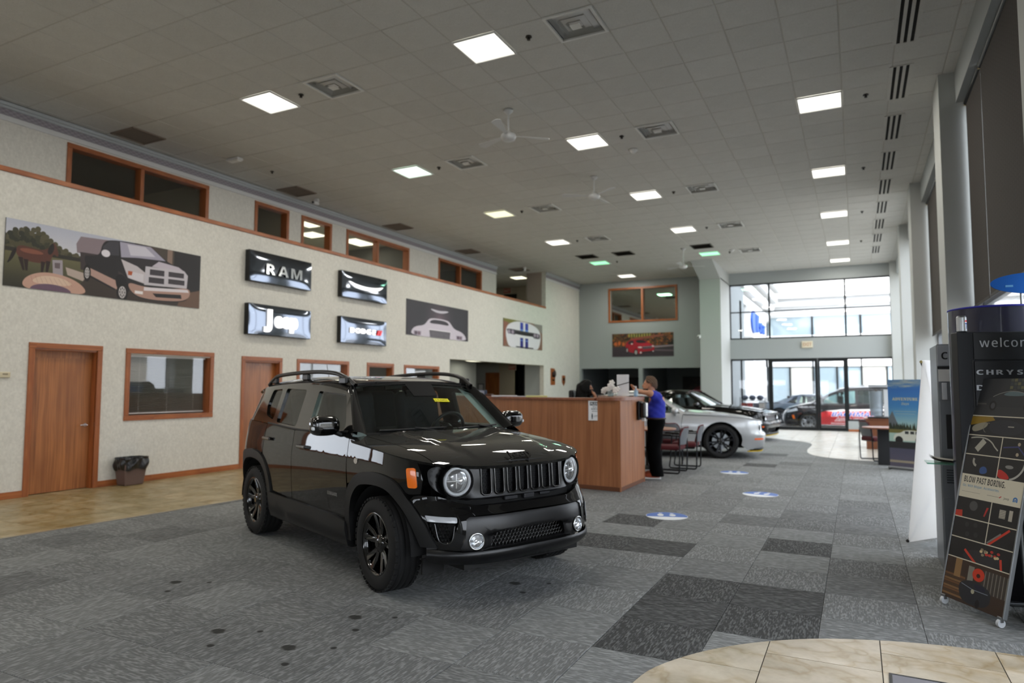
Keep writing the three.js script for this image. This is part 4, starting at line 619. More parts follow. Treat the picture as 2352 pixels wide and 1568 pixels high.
  const gp = obj('grille_panel', panel(B.front(grillOut), gm, { cell: 0.03, thick: 0.06, holes: [...slots.map((k) => B.front(rrect(k - 0.037, 0.733, k + 0.037, 0.925, 0.022))), ...[1, -1].map((s) => B.front(circ(s * lampC[0], lampC[1], 0.112, 32)))] }), V.satin, car, false);
  for (const k of slots) {
    const x0 = B.body(B.uZ(k), 0.83)[0];
    const ring = tube([...rrect(k - 0.04, 0.73, k + 0.04, 0.928, 0.025, 3).map(([z, y]) => { const p = bodyMap(B.uZ(z), y); return [p[0] - 0.012, y, z]; })], 0.006, 60, 6, true); obj('slot_surround', ring, V.gloss, gp);
    const hexes = []; for (let r = 0; r < 12; r++) for (let c = 0; c < 4; c++) { const y = 0.742 + r * 0.0165, z = k - 0.03 + c * 0.0185 + (r & 1) * 0.009; if (Math.abs(z - k) < 0.034) hexes.push(move(new THREE.TorusGeometry(0.0085, 0.0022, 4, 6), x0 - 0.045, y, z, 0, Math.PI / 2)); }
    obj('mesh_insert', [hexes, bx(x0 - 0.06, x0 - 0.055, 0.73, 0.93, k - 0.04, k + 0.04)], std(0x17181b, 0.5), gp);
  }
  for (const s of [1, -1]) {
    const h = new THREE.Group(); h.name = 'headlamp'; const p = bodyMap(B.uZ(s * lampC[0]), lampC[1]), nrm = Math.atan2(s * 0.34, 1); h.position.set(p[0] - 0.055, lampC[1], s * lampC[0]); h.rotation.y = -nrm * 0.75; car.add(h);
    const ax = (g) => g.rotateZ(-Math.PI / 2);
    obj('bowl', ax(lathe([[0, -0.03], [0.06, -0.025], [0.1, 0], [0.114, 0.03], [0.118, 0.045]], 36)), V.satin, h);
    obj('light_ring', ax(new THREE.TorusGeometry(0.092, 0.011, 10, 48).rotateX(Math.PI / 2).translate(0, 0.028, 0)), std(0xb8bcc0, 0.3), h);
    obj('reflector', ax(merge([lathe([[0.078, 0.02], [0.07, 0.004], [0.05, -0.012], [0.02, -0.02], [0, -0.022]], 24), ...[[0.03, 0.035, 0.022], [-0.03, 0.035, 0.022], [0, -0.03, 0.03]].map(([y, z, r]) => sph(r, y, 0.0, z, 14)), box(0.1, 0.02, 0.008, 0, 0.008, 0.002), box(0.008, 0.02, 0.07, 0, 0.008, 0.035)])), V.refl, h);
    obj('lens', ax(lathe([[0, 0.058], [0.04, 0.055], [0.08, 0.043], [0.108, 0.03]], 36)), V.lamp, h);
    // amber side marker and bumper details
    const mk = panel(roundPoly([[0.783, 0.79], [0.818, 0.79], [0.824, 0.925], [0.79, 0.93]].map(([z, y]) => [B.uZ(z), y]), 0.016), bodyMap, { cell: 0.03, thick: 0.02, lift: 0.008 });
    obj('side_marker', s > 0 ? mk : mirrorZ(mk), V.amber, car, false);
  }
  // bumper
  const half = (pts) => [...pts, ...pts.slice().reverse().map(([z, y]) => [-z, y])];
  const bumpSide = [[1.735, 0.742], [1.70, 0.735], ...cut(aF, ([x, y]) => x > 1.64 && y < 0.73), [1.795, 0.395]];
  const bumpR = [...B.front([[-0.0, 0.66], [0.42, 0.665], [0.56, 0.69], [0.68, 0.735]]), ...B.side(bumpSide), ...B.front([[0.74, 0.382], [0.615, 0.378], [0.575, 0.46], [0.555, 0.585], [0.52, 0.605], [0, 0.612]])];
  const bumpL = bumpR.map(([u, y]) => [2 * B.uc - u, y]);
  const ventHole = roundPoly([[0.775, 0.618], [0.60, 0.60], [0.615, 0.545], [0.66, 0.445], [0.735, 0.438], [0.76, 0.5]], 0.015);
  const bm = obj('front_bumper', [panel(bumpR, bodyMap, { cell: 0.04, thick: 0.03, holes: [B.front(ventHole)] }), panel(bumpL, bodyMap, { cell: 0.04, thick: 0.03, holes: [B.front(ventHole).map(([u, y]) => [2 * B.uc - u, y])] })], P, car, false);
  const inset = (d) => (u, y) => { const p = bodyMap(u, y); p[0] -= d; return p; };
  for (const s of [1, -1]) { const mz = (g) => (s > 0 ? g : mirrorZ(g));
    const v = panel(B.front(roundPoly([[0.79, 0.63], [0.59, 0.61], [0.605, 0.54], [0.65, 0.43], [0.75, 0.425], [0.775, 0.5]], 0.02)), inset(0.05), { cell: 0.05, thick: 0.0 }); const vp = obj('side_vent', mz(v), V.under, bm, false);
    obj('running_light', mz(panel(B.front(roundPoly([[0.775, 0.612], [0.605, 0.598], [0.61, 0.562], [0.772, 0.572]], 0.01)), inset(0.012), { cell: 0.03, thick: 0.03 })), phy(0xb9bcc0, 0.15, { clearcoat: 1 }), bm, false);
    obj('vent_trim', mz(tube([[0.735, 0.56], [0.715, 0.445], [0.655, 0.44], [0.63, 0.545]].map(([z, y]) => { const p = bodyMap(B.uZ(z), y); return [p[0] + 0.002, y, z]; }), 0.006, 30, 6)), V.gloss, bm);
    const ribs = []; for (let k = 0; k < 5; k++) for (let c = 0; c < 6; c++) { const y = 0.45 + k * 0.024, z = 0.65 + c * 0.018 + (k & 1) * 0.009; const p = bodyMap(B.uZ(z), y); ribs.push(move(new THREE.TorusGeometry(0.011, 0.003, 4, 6), p[0] - 0.035, y, z, 0, Math.PI / 2 + 0.6)); } obj('vent_mesh', ribs.map((g) => mz(g)), V.clad, bm);
  }
  const plate = roundPoly([[-0.55, 0.598], [-0.575, 0.46], [-0.62, 0.37], [0.62, 0.37], [0.575, 0.46], [0.55, 0.598]], 0.03);
  const grl = roundPoly([[-0.37, 0.378], [-0.345, 0.465], [-0.28, 0.492], [0.28, 0.492], [0.345, 0.465], [0.37, 0.378]], 0.02);
  const plateMap = (u, y) => { const p = bodyMap(u, y); const z = Math.abs(p[2]); p[0] -= 0.012 + 0.035 * sstep(0.5, 0.45, y) * sstep(0.45, 0.36, z); return p; };
  const lf = obj('lower_fascia', panel(B.front(plate), plateMap, { cell: 0.035, thick: 0.04, holes: [B.front(grl), ...[1, -1].map((s) => B.front(circ(s * 0.487, 0.435, 0.056, 24)))] }), V.satin, car, false);
  { const hx2 = []; for (let r = 0; r < 5; r++) for (let c = 0; c < 22; c++) { const y = 0.385 + r * 0.024, z = -0.345 + c * 0.032 + (r & 1) * 0.016; if (Math.abs(z) < 0.36 - r * 0.012) hx2.push(move(new THREE.TorusGeometry(0.0165, 0.003, 4, 6), bodyMap(B.uZ(z), y)[0] - 0.07, y, z, 0, Math.PI / 2)); } obj('honeycomb', [hx2], V.gloss, lf); obj('radiator', bx(1.86, 1.88, 0.36, 0.5, -0.4, 0.4), V.under, lf); }
  for (const s of [1, -1]) { const f = new THREE.Group(); f.name = 'fog_lamp'; f.position.set(bodyMap(B.uZ(s * 0.487), 0.435)[0] - 0.035, 0.435, s * 0.487); f.rotation.y = -s * 0.22; car.add(f); const ax = (g) => g.rotateZ(-Math.PI / 2);
    obj('bezel', ax(lathe([[0.046, 0.0], [0.046, 0.03], [0.058, 0.034], [0.06, 0.022], [0.056, 0]], 28)), M.chrome, f); obj('reflector', ax(merge([lathe([[0.046, 0.012], [0.03, -0.004], [0, -0.012]], 20), sph(0.02, 0, 0.002, 0, 14)])), V.refl, f); obj('lens', ax(lathe([[0, 0.032], [0.03, 0.03], [0.047, 0.022]], 24)), V.lamp, f); }
  obj('grille_gap', panel(B.front([[-0.5, 0.66], [0.5, 0.66], [0.6, 0.73], [-0.6, 0.73]]), inset(0.07), { cell: 0.1, thick: 0 }), V.under, car, false);
  obj('active_sensor', [rbox(0.03, 0.035, 0.1, 0.006, 1.935, 0.69, -0.05), rbox(0.02, 0.025, 0.12, 0.005, 1.935, 0.69, 0.12), rbox(0.02, 0.02, 0.1, 0.005, 1.93, 0.692, -0.22)], std(0x26272b, 0.4), car);
  const lipR = [...B.front([[0, 0.37], [0.6, 0.37], [0.74, 0.385]]), ...B.side([[1.79, 0.40], [1.73, 0.40], [1.72, 0.31]]), ...B.front([[0.72, 0.285], [0.5, 0.27], [0, 0.265]])];
  const lipMap = (u, y) => { const p = bodyMap(u, y); const b = Math.sin(clamp((y - 0.27) / 0.12) * Math.PI); p[0] += 0.03 * b * (p[0] > 1.5 ? 1 : 0.3); p[2] *= 1 + 0.015 * b; return p; };
  obj('front_lip', [panel(lipR, lipMap, { cell: 0.03, thick: 0.05 }), panel(lipR.map(([u, y]) => [2 * B.uc - u, y]), lipMap, { cell: 0.03, thick: 0.05 })], V.satin, car, false);
  obj('air_dam', [bx(1.70, 1.715, 0.19, 0.3, 0.56, 0.74), bx(1.70, 1.715, 0.19, 0.3, -0.74, -0.56), bx(1.7, 1.95, 0.235, 0.28, -0.55, 0.55)], V.clad, car);
  // greenhouse: side frames, glass
  const hF = roundPoly([[-0.035, 1.13], [0.66, 1.145], [0.645, 1.2], [0.445, 1.435], [-0.035, 1.462]], 0.03), hR = roundPoly([[-0.315, 1.132], [-0.82, 1.152], [-0.80, 1.482], [-0.3, 1.472]], 0.04), hQ = roundPoly([[-0.92, 1.17], [-1.13, 1.21], [-1.2, 1.3], [-1.17, 1.465], [-0.905, 1.478]], 0.04);
  const txs = Array.from({ length: 16 }, (_, i) => lerp(-1.74, 0.42, i / 15));
  const frameOut = [[0.81, belt + 0.034], ...[[0.8, 1.16], [0.5, 1.44]], ...txs.slice().reverse().map((x) => [x, roofEdge(x)]), [-1.82, 1.2], [-1.8, belt + 0.062], [-1.02, belt + 0.034], [-0.31, belt + 0.004]];
  both(car, 'side_frame', panel(frameOut, green, { cell: 0.05, thick: 0.05, holes: [hF, hR, hQ] }), V.gloss);
  for (const [nm, h, m] of [['front_side_glass', hF, V.dark], ['rear_side_glass', hR, V.dark], ['quarter_glass', hQ, V.dark]]) both(car, nm, panel(h, (x, y) => { const p = green(x, y); p[2] -= 0.018; return p; }, { cell: 0.12, thick: 0 }), m);
  both(car, 'belt_moulding', tube([[-1.0, 1.138, 0.853], [-0.3, 1.112, 0.862], [0.3, 1.12, 0.86], [0.78, 1.14, 0.855]], 0.009, 20, 6), V.clad);
  obj('roof', panel([...txs.map((x) => [x, zE(x)]), [0.36, 0.62], [0.41, 0.3], [0.425, 0], [0.41, -0.3], [0.36, -0.62], ...txs.slice().reverse().map((x) => [x, -zE(x)])], roofMap, { cell: 0.05, thick: 0.03, flip: true }), P, car, false);
  obj('headliner', panel([...txs.map((x) => [x, zE(x) - 0.03]), [0.34, 0.6], [0.36, 0], [0.34, -0.6], ...txs.slice().reverse().map((x) => [x, -zE(x) + 0.03])], (x, z) => { const p = roofMap(x, z); p[1] -= 0.045; return p; }, { cell: 0.1, thick: 0, flip: true }), V.trimIn, car, false);
  const wsMap = (a, b) => { const zm = lerp(0.715, 0.585, a); return [lerp(0.965, 0.415, a) - lerp(0.14, 0.075, a) * b * b, lerp(1.108, 1.548, a) - lerp(0.0, 0.028, a) * b * b, b * zm]; };
  const wsg = (a, b) => wsMap(b, a); // sheet axes: across, up
  const ws = obj('windshield', panel(rect(-1, 0, 1, 1), (b, a) => wsMap(a, b), { cell: 0.12, thick: 0 }), V.glass, car, false);
  obj('frit_band', [panel([[-1, 0.94], [1, 0.94], [1, 1.0], [-1, 1.0]], (b, a) => wsMap(a, b), { cell: 0.12, thick: 0, lift: -0.004 }), panel([[-1, 0], [1, 0], [1, 0.04], [-1, 0.04]], (b, a) => wsMap(a, b), { cell: 0.12, thick: 0, lift: -0.004 }), panel([[-0.2, 0.7], [0.2, 0.7], [0.24, 0.95], [-0.24, 0.95]], (b, a) => wsMap(a, b), { cell: 0.12, thick: 0, lift: -0.004 })], V.under, ws, false);
  obj('sticker', panel([[-0.36, 0.575], [-0.1, 0.57], [-0.1, 0.635], [-0.36, 0.64]].map(([b, a]) => [-b - 0.44, a]), (b, a) => wsMap(a, b), { cell: 0.1, thick: 0, lift: -0.008, uv: (b, a) => [1 - (b + 0.34) / 0.26, (a - 0.57) / 0.068] }), std(0xffffff, 0.7, { map: canvasTex(256, 64, (g, w, h) => { g.fillStyle = '#f1e800'; g.fillRect(0, 0, w, h); g.fillStyle = '#4a4a10'; g.font = 'bold 50px monospace'; g.fillText('L7L0453', 20, 50); }) }), ws, false);
  const pil = (s, t) => { // A-pillar: ruled between the windscreen edge and the door frame, bulged
    const p = wsMap(t, 1), q = [lerp(0.80, 0.44, t), lerp(1.135, roofEdge(0.44), t), 0]; q[2] = gz(q[0], q[1]); const c = [lerp(p[0], q[0], 0.5) + 0.045, lerp(p[1], q[1], 0.5) + 0.03, lerp(p[2], q[2], 0.62) + 0.015]; const a = (1 - s) * (1 - s), b = 2 * s * (1 - s), d = s * s; return [0, 1, 2].map((k) => a * p[k] + b * c[k] + d * q[k]); };
  both(car, 'a_pillar', sheet((s, t) => pil(s, t), 8, 12, true), P);
  both(car, 'pillar_trim', sheet((s, t) => { const p = wsMap(t, 1), q = pil(1, t); return [lerp(p[0], q[0], s) - 0.05, lerp(p[1], q[1], s) - 0.035, lerp(p[2], q[2], s) - 0.03]; }, 3, 10, false), V.trimIn);
  // tail
  const tail = [...[-0.7, -0.5, 0, 0.5, 0.7].map((z) => [z, 0.5]), [0.7, 1.05], [0.66, 1.2], [0.6, 1.45], [0, 1.5], [-0.6, 1.45], [-0.66, 1.2], [-0.7, 1.05]];
  obj('tailgate', panel(tail, (z, y) => [pw([[0.3, -1.93], [0.7, -1.91], [1.1, -1.87], [1.3, -1.83], [1.52, -1.74]], y) + 0.075 * Math.pow(Math.abs(z) / 0.68, 4), y, z], { cell: 0.08, thick: 0.05, flip: true }), P, car, false);
  obj('rear_bumper', panel([[B.uX(-1.8), 0.42], [B.uX(-1.8), 0.7], [2 * B.ucr - B.uX(-1.8), 0.7], [2 * B.ucr - B.uX(-1.8), 0.3], [B.uX(-1.8), 0.3]], bodyMap, { cell: 0.07, thick: 0.04, lift: 0.02 }), V.clad, car, false);
  both(car, 'tail_lamp', panel([[B.uX(-1.76), 0.92], [B.uX(-1.845), 0.92], [B.uX(-1.86), 1.1], [B.uX(-1.77), 1.12]], bodyMap, { cell: 0.05, thick: 0.03, lift: 0.022 }), V.red);
  // roof rails, mirrors, wipers, aerial
  for (const s of [1, -1]) obj('roof_rail', [tube([[-1.5, yR(-1.5) - 0.045, s * 0.665], [-1.38, 1.57, s * 0.665], [-1.2, 1.615, s * 0.66], [-0.5, 1.64, s * 0.655], [0.0, 1.628, s * 0.645], [0.25, 1.585, s * 0.635], [0.42, 1.512, s * 0.62]], 0.02, 50, 10), ...[-1.36, -0.55, 0.26].map((x) => rbox(0.14, 0.06, 0.035, 0.012, x, yR(x) - 0.015, s * 0.655))], V.satin, car);
  for (const s of [1, -1]) { const m = new THREE.Group(); m.name = 'door_mirror'; m.position.set(0.60, 1.185, s * 0.985); car.add(m); const mz = (g) => (s > 0 ? g : mirrorZ(g));
    const g = new THREE.SphereGeometry(1, 28, 20); const p = g.attributes.position; for (let i = 0; i < p.count; i++) { const x = p.getX(i), y = p.getY(i), z = p.getZ(i), f = (v, k) => Math.sign(v) * Math.pow(Math.abs(v), k); p.setXYZ(i, f(x, 0.75) * 0.085 * (x < 0 ? 0.55 : 1), f(y, 0.7) * 0.082, f(z, 0.65) * 0.125); } g.computeVertexNormals();
    obj('cap', g, V.gloss, m); obj('mirror_glass', rbox(0.004, 0.12, 0.19, 0.002, -0.046, 0, 0), M.chrome, m); obj('signal', mz(rbox(0.03, 0.03, 0.05, 0.01, 0.045, -0.02, 0.1)), phy(0xcfd4d8, 0.1, { clearcoat: 1 }), m); obj('arm', mz(rod([0.02, -0.05, -0.08], [0.05, -0.085, -0.16], 0.024, 10)), V.clad, m); }
  for (const [a, b] of [[0.62, 0.02], [-0.1, -0.62]]) obj('wiper', [rod(wsMap(0.03, a / 0.715).map((v, k) => v + (k === 1 ? 0.02 : 0)), wsMap(0.055, b / 0.715).map((v, k) => v + (k === 1 ? 0.02 : 0)), 0.008, 6), rod([0.97 - 0.15 * b * b, 1.11, b], wsMap(0.05, (a + b) / 2 / 0.715).map((v, k) => v + (k === 1 ? 0.03 : 0)), 0.007, 6)], V.clad, car);
  obj('antenna', [cyl(0.012, 0.02, 0.03, 0, 0, 0, 12), rod([0, 0, 0], [-0.08, 0.17, 0], 0.0035, 6)].map((g) => g.translate(-1.45, yR(-1.45) + 0.01, 0)), V.clad, car);
  // cabin
  const seat = (x, z) => { const s = new THREE.Group(); s.name = 'seat'; s.position.set(x, 0, z); car.add(s); obj('cushion', rbox(0.5, 0.16, 0.5, 0.06, 0, 0.98, 0, 4), V.seat, s); obj('backrest', rbox(0.15, 0.58, 0.48, 0.065, 0, 0, 0, 4).rotateZ(0.22).translate(-0.27, 1.17, 0), V.seat, s); obj('headrest', rbox(0.1, 0.2, 0.27, 0.045, 0, 0, 0, 4).rotateZ(0.15).translate(-0.345, 1.46, 0), V.seat, s); };
  seat(0.12, 0.37); seat(0.12, -0.37); seat(-0.72, 0.36); seat(-0.72, -0.36);
  obj('dashboard', panel([[0.4, -0.68], [0.9, -0.62], [0.96, 0], [0.9, 0.62], [0.4, 0.68], [0.36, 0]], (x, z) => [x, 1.085 - 0.12 * sstep(0.5, 0.36, x) + 0.015 * Math.cos(z * 9) * sstep(0.4, 0.6, x), z], { cell: 0.08, thick: 0.2, flip: true }), V.seat, car, false);
  obj('steering_wheel', [new THREE.TorusGeometry(0.18, 0.016, 10, 40), cyl(0.055, 0.06, 0.05, 0, 0, 0, 20).rotateX(Math.PI / 2), box(0.32, 0.03, 0.02), box(0.03, 0.16, 0.02, 0, -0.08, 0)].map((g) => g.rotateY(Math.PI / 2).rotateZ(-0.42).translate(0.38, 1.09, -0.37)), V.satin, car);
  obj('interior_mirror', rbox(0.03, 0.06, 0.24, 0.02, 0.42, 1.44, 0), V.under, car);
  const st = { n: 5, pair: true, in: 0.02, out: 0.24, w0: 0.016, w1: 0.018, lug: V.gloss };
  wheelParts(car, [1.285, 0.343, 0.775], 0.343, 0.222, 0.215, st, V.gloss, 1, -0.05); wheelParts(car, [-1.285, 0.343, 0.775], 0.343, 0.222, 0.215, st, V.gloss, 1); wheelParts(car, [1.285, 0.343, -0.775], 0.343, 0.222, 0.215, st, V.gloss, -1, -0.05); wheelParts(car, [-1.285, 0.343, -0.775], 0.343, 0.222, 0.215, st, V.gloss, -1);
}

// ---------- muscle coupes, van, parked cars ----------
function coupe(label, pos, turn, P, o = {}) {
  const car = thing(o.name ?? 'coupe', label, 'car', pos, turn);
  const S = { xf: 1.6, a: 0.8, n: 4.2, xr: -1.7, ar: 0.8, nr: 4, w0: 0.94,
    W: [[0.15, 0.89], [0.3, 0.91], [0.5, 0.945], [0.66, 0.955], [0.78, 0.945], [0.88, 0.92], [0.98, 0.88]],
    Xf: [[0.15, 2.32], [0.24, 2.4], [0.34, 2.44], [0.5, 2.46], [0.56, 2.42], [0.62, 2.4], [0.74, 2.39], [0.82, 2.36], [0.9, 2.3]], Xr: [[0.2, -2.42], [0.4, -2.5], [0.7, -2.52], [0.95, -2.5], [1.05, -2.44]] };
  const B = CarShape(S), map = B.body;
  const hoodT = (x) => pw([[0.5, 1.0], [0.8, 0.985], [1.3, 0.945], [1.8, 0.89], [2.2, 0.835], [2.42, 0.79]], x), bel = (x) => pw([[-2.3, 0.97], [-1.5, 0.975], [-0.9, 0.955], [0, 0.925], [0.8, 0.915], [1.4, 0.89], [2.0, 0.835], [2.38, 0.78]], x);
  const top = (x, z) => { const zw = 0.93, q = Math.pow(Math.abs(z) / zw, 4) + (x > 1.6 ? Math.pow((x - 1.6) / 0.8, 4.2) : 0); const b = bel(x); return b + (hoodT(x) - b) * (1 - Math.min(1.1, q)) + 0.025 * (1 - sstep(0.28, 0.36, Math.abs(z))) * sstep(0.7, 0.9, x) * sstep(2.35, 2.0, x) * (x > 0.6 ? 1 : 0); };
  const R = 0.36, fx = 1.475, rx = -1.475, ar = (cx, r) => Array.from({ length: 15 }, (_, i) => { const t = Math.PI * (1.06 - 1.12 * i / 14); return [cx + r * Math.cos(t), R + r * Math.sin(t)]; });
  const line = (a, b, n, f) => Array.from({ length: n }, (_, i) => { const x = lerp(a, b, i / (n - 1)); return [x, f(x)]; });
  const sill = 0.2;
  const fend = [[0.72, sill + 0.02], ...ar(fx, 0.415), [2.0, 0.2], [2.3, 0.2], [2.36, 0.34], [2.37, 0.52], [2.32, 0.56], [2.32, 0.74], ...line(2.3, 0.7, 14, bel), [0.66, 0.7], [0.71, 0.4]];
  const door = [[-0.75, sill + 0.02], [0.71, sill + 0.02], [0.7, 0.4], [0.652, 0.7], [0.69, bel(0.69)], ...line(0.6, -0.72, 8, bel)];
  const quar = [[-0.76, sill + 0.02], ...line(-0.73, -2.36, 10, bel), [-2.4, 0.4], [-2.3, 0.24], ...ar(rx, 0.415)];
  const op = { cell: 0.07, thick: 0.03 };
  const fs = both(car, 'fender', panel(B.side(fend), map, op), P); both(car, 'door', panel(B.side(door), map, op), P); both(car, 'quarter_panel', panel(B.side(quar), map, op), P);
  fs.forEach((f, i) => { const g = panel(B.side([[2.12, 0.40], [2.3, 0.40], [2.3, 0.435], [2.12, 0.435]]), map, { cell: 0.05, thick: 0.02, lift: 0.006 }); obj('side_marker', i ? mirrorZ(g) : g, phy(0xff6a1a, 0.25, { clearcoat: 1 }), f, false); });
  // front: recessed dark grille band with twin lamps, bumper below
  const fr = (name, pts, m, d = 0, hs = []) => obj(name, panel(B.front(pts), (u, y) => { const p = map(u, y); p[0] -= d; return p; }, { cell: 0.06, thick: 0.05, holes: hs.map((h) => B.front(h)) }), m, car, false);
  fr('front_bumper', [[-0.9, 0.56], [-0.92, 0.34], [-0.88, 0.2], [0.88, 0.2], [0.92, 0.34], [0.9, 0.56]], P, 0, [roundPoly([[-0.55, 0.24], [0.55, 0.24], [0.62, 0.38], [-0.62, 0.38]], 0.04)]);
  fr('lower_intake', [[-0.7, 0.22], [0.7, 0.22], [0.7, 0.4], [-0.7, 0.4]], V.under, 0.1);
  fr('grille_band', [[-0.88, 0.57], [0.88, 0.57], [0.87, 0.72], [-0.87, 0.72]], V.satin, 0.07);
  fr('nose_strip', [[-0.9, 0.725], [0.9, 0.725], [0.88, 0.785], [-0.88, 0.785]], P, 0);
  fr('front_splitter', [[-0.92, 0.165], [0.92, 0.165], [0.9, 0.21], [-0.9, 0.21]], V.clad, -0.05);
  fr('splitter_guard', [[-0.93, 0.15], [0.93, 0.15], [0.92, 0.172], [-0.92, 0.172]], std(0xd8b400, 0.5), -0.065);
  for (const z of [-0.76, -0.58, 0.58, 0.76]) { const p = map(B.uZ(z), 0.645), g = new THREE.Group(); g.name = 'headlamp'; g.position.set(p[0] - 0.05, 0.645, z); car.add(g); obj('bezel', lathe([[0.05, 0], [0.075, 0.03], [0.08, 0.028], [0.07, -0.01]], 24).rotateZ(-Math.PI / 2), V.satin, g); obj('reflector', lathe([[0, -0.02], [0.05, 0], [0.062, 0.02]], 20).rotateZ(-Math.PI / 2), V.refl, g); obj('lens', lathe([[0, 0.036], [0.04, 0.03], [0.066, 0.02]], 20).rotateZ(-Math.PI / 2), V.lamp, g); }
  obj('tail_panel', panel([[B.uZr(0.93), 0.3], [B.uZr(0.93), 1.0], [B.uZr(-0.93), 1.0], [B.uZr(-0.93), 0.3]], map, { cell: 0.1, thick: 0.04 }), P, car, false);
  // hood, cowl and deck
  const hx = (z) => 1.6 + 0.79 * Math.pow(Math.max(0, 1 - Math.pow(Math.abs(z) / 0.93, 4.2)), 1 / 4.2);
  const zz = (n, a, b) => Array.from({ length: n }, (_, i) => lerp(a, b, i / (n - 1)));
  obj('hood', panel([...zz(21, -0.78, 0.78).map((z) => [hx(z), z]), [0.72, 0.8], ...zz(9, 0.7, -0.7).map((z) => [0.86 - 0.18 * z * z, z]), [0.72, -0.8]], (x, z) => [x, top(x, z), z], { cell: 0.07, thick: 0.03, flip: true }), P, car, false);
  both(car, 'fender_top', panel([...zz(12, 0.7, 2.2).map((x) => [x, x <= 1.6 ? 0.935 : 0.93 * Math.pow(Math.max(0, 1 - Math.pow((x - 1.6) / 0.8, 4.2)), 1 / 4.2)]), [hx(0.785), 0.79], [0.72, 0.806], [0.7, 0.86]], (x, z) => [x, top(x, z), z], { cell: 0.07, thick: 0.02, flip: false }), P);
  both(car, 'hood_scoop', panel(roundPoly([[1.25, 0.36], [1.65, 0.33], [1.7, 0.5], [1.3, 0.54]], 0.06), (x, z) => [x, top(x, z) + 0.012, z], { cell: 0.08, thick: 0.02, flip: true }), o.scoop ?? P);
  obj('deck_lid', panel([[-1.35, -0.7], [-1.5, -0.9], [-2.42, -0.86], [-2.48, 0], [-2.42, 0.86], [-1.5, 0.9], [-1.35, 0.7], [-1.42, 0]], (x, z) => [x, pw([[-2.5, 1.02], [-2.3, 1.035], [-1.3, 1.05]], x) - 0.06 * Math.pow(Math.abs(z) / 0.9, 4), z], { cell: 0.12, thick: 0.03 }), P, car, false);
  // cabin
  const yR = (x) => pw([[-1.5, 1.15], [-1.0, 1.33], [-0.6, 1.415], [-0.2, 1.43], [0.1, 1.395], [0.25, 1.36]], x), zE = 0.6, edge = (x) => yR(x) - 0.075;
  const gz = (x, y) => { const yt = edge(clamp(x, -1.3, 0.15)), b = bel(x); return lerp(0.89, zE + 0.03, clamp((y - b) / (yt - b))); };
  const gm = (x, y) => [x, y, gz(x, y)];
  const hole = roundPoly([[-0.62, bel(-0.6) + 0.02], [0.66, bel(0.6) + 0.02], [0.1, 1.3], [-0.55, 1.325]], 0.04), hq = roundPoly([[-0.75, bel(-0.7) + 0.03], [-1.15, bel(-1.1) + 0.05], [-0.85, 1.28], [-0.7, 1.31]], 0.04);
  both(car, 'side_frame', panel([[0.82, bel(0.82) - 0.005], ...[[0.16, 1.345]], ...zz(9, 0.05, -1.1).map((x) => [x, edge(x)]), [-1.75, 1.0], [-1.6, bel(-1.6)], ...zz(10, -1.4, 0.7).map((x) => [x, bel(x) - 0.002])], gm, { cell: 0.08, thick: 0.05, holes: [hole, hq] }), P);
  for (const [h, nm] of [[hole, 'side_glass'], [hq, 'quarter_glass']]) both(car, nm, panel(h, (x, y) => { const p = gm(x, y); p[2] -= 0.02; return p; }, { cell: 0.15, thick: 0 }), V.dark);
  obj('roof', panel([...zz(10, 0.12, -1.0).map((x) => [x, zE]), ...zz(10, -1.0, 0.12).map((x) => [x, -zE])], (x, z) => [x, yR(x) - 0.02 * (z / zE) ** 2 - 0.055 * (z / zE) ** 8, z], { cell: 0.08, thick: 0.03 }), P, car, false);
  const ws = (a, b) => [lerp(0.86, 0.13, a) - lerp(0.22, 0.06, a) * b * b, lerp(0.985, 1.375, a) - lerp(0.02, 0.055, a) * b * b, b * lerp(0.79, zE, a)];
  obj('windshield', panel(rect(-1, 0, 1, 1), (b, a) => ws(a, b), { cell: 0.15, thick: 0 }), V.glass, car, false);
  both(car, 'a_pillar', sheet((s, t) => { const p = ws(t, 1), x = lerp(0.8, 0.14, t), y = lerp(bel(0.8), 1.345, t), q = [x, y, gz(x, y)]; return [0, 1, 2].map((k) => lerp(p[k], q[k], s) + (k === 1 ? 0.02 : 0.012) * Math.sin(Math.PI * s)); }, 6, 10, true), P);
  obj('rear_window', sheet((s, t) => { const b = s * 2 - 1; return [lerp(-1.02, -1.6, t) - 0.05 * (1 - b * b), lerp(1.32, 1.04, t) + 0.02 * (1 - b * b), b * lerp(0.6, 0.72, t)]; }, 8, 6, false), V.dark, car, false);
  obj('underbody', [rbx(-0.95, 0.95, 0.18, 0.8, -0.86, 0.86, 0.04), rbx(-2.3, 2.2, 0.2, 0.6, -0.55, 0.55, 0.05), rbx(-2.3, 2.15, 0.62, 0.78, -0.8, 0.8, 0.04)], V.under, car);
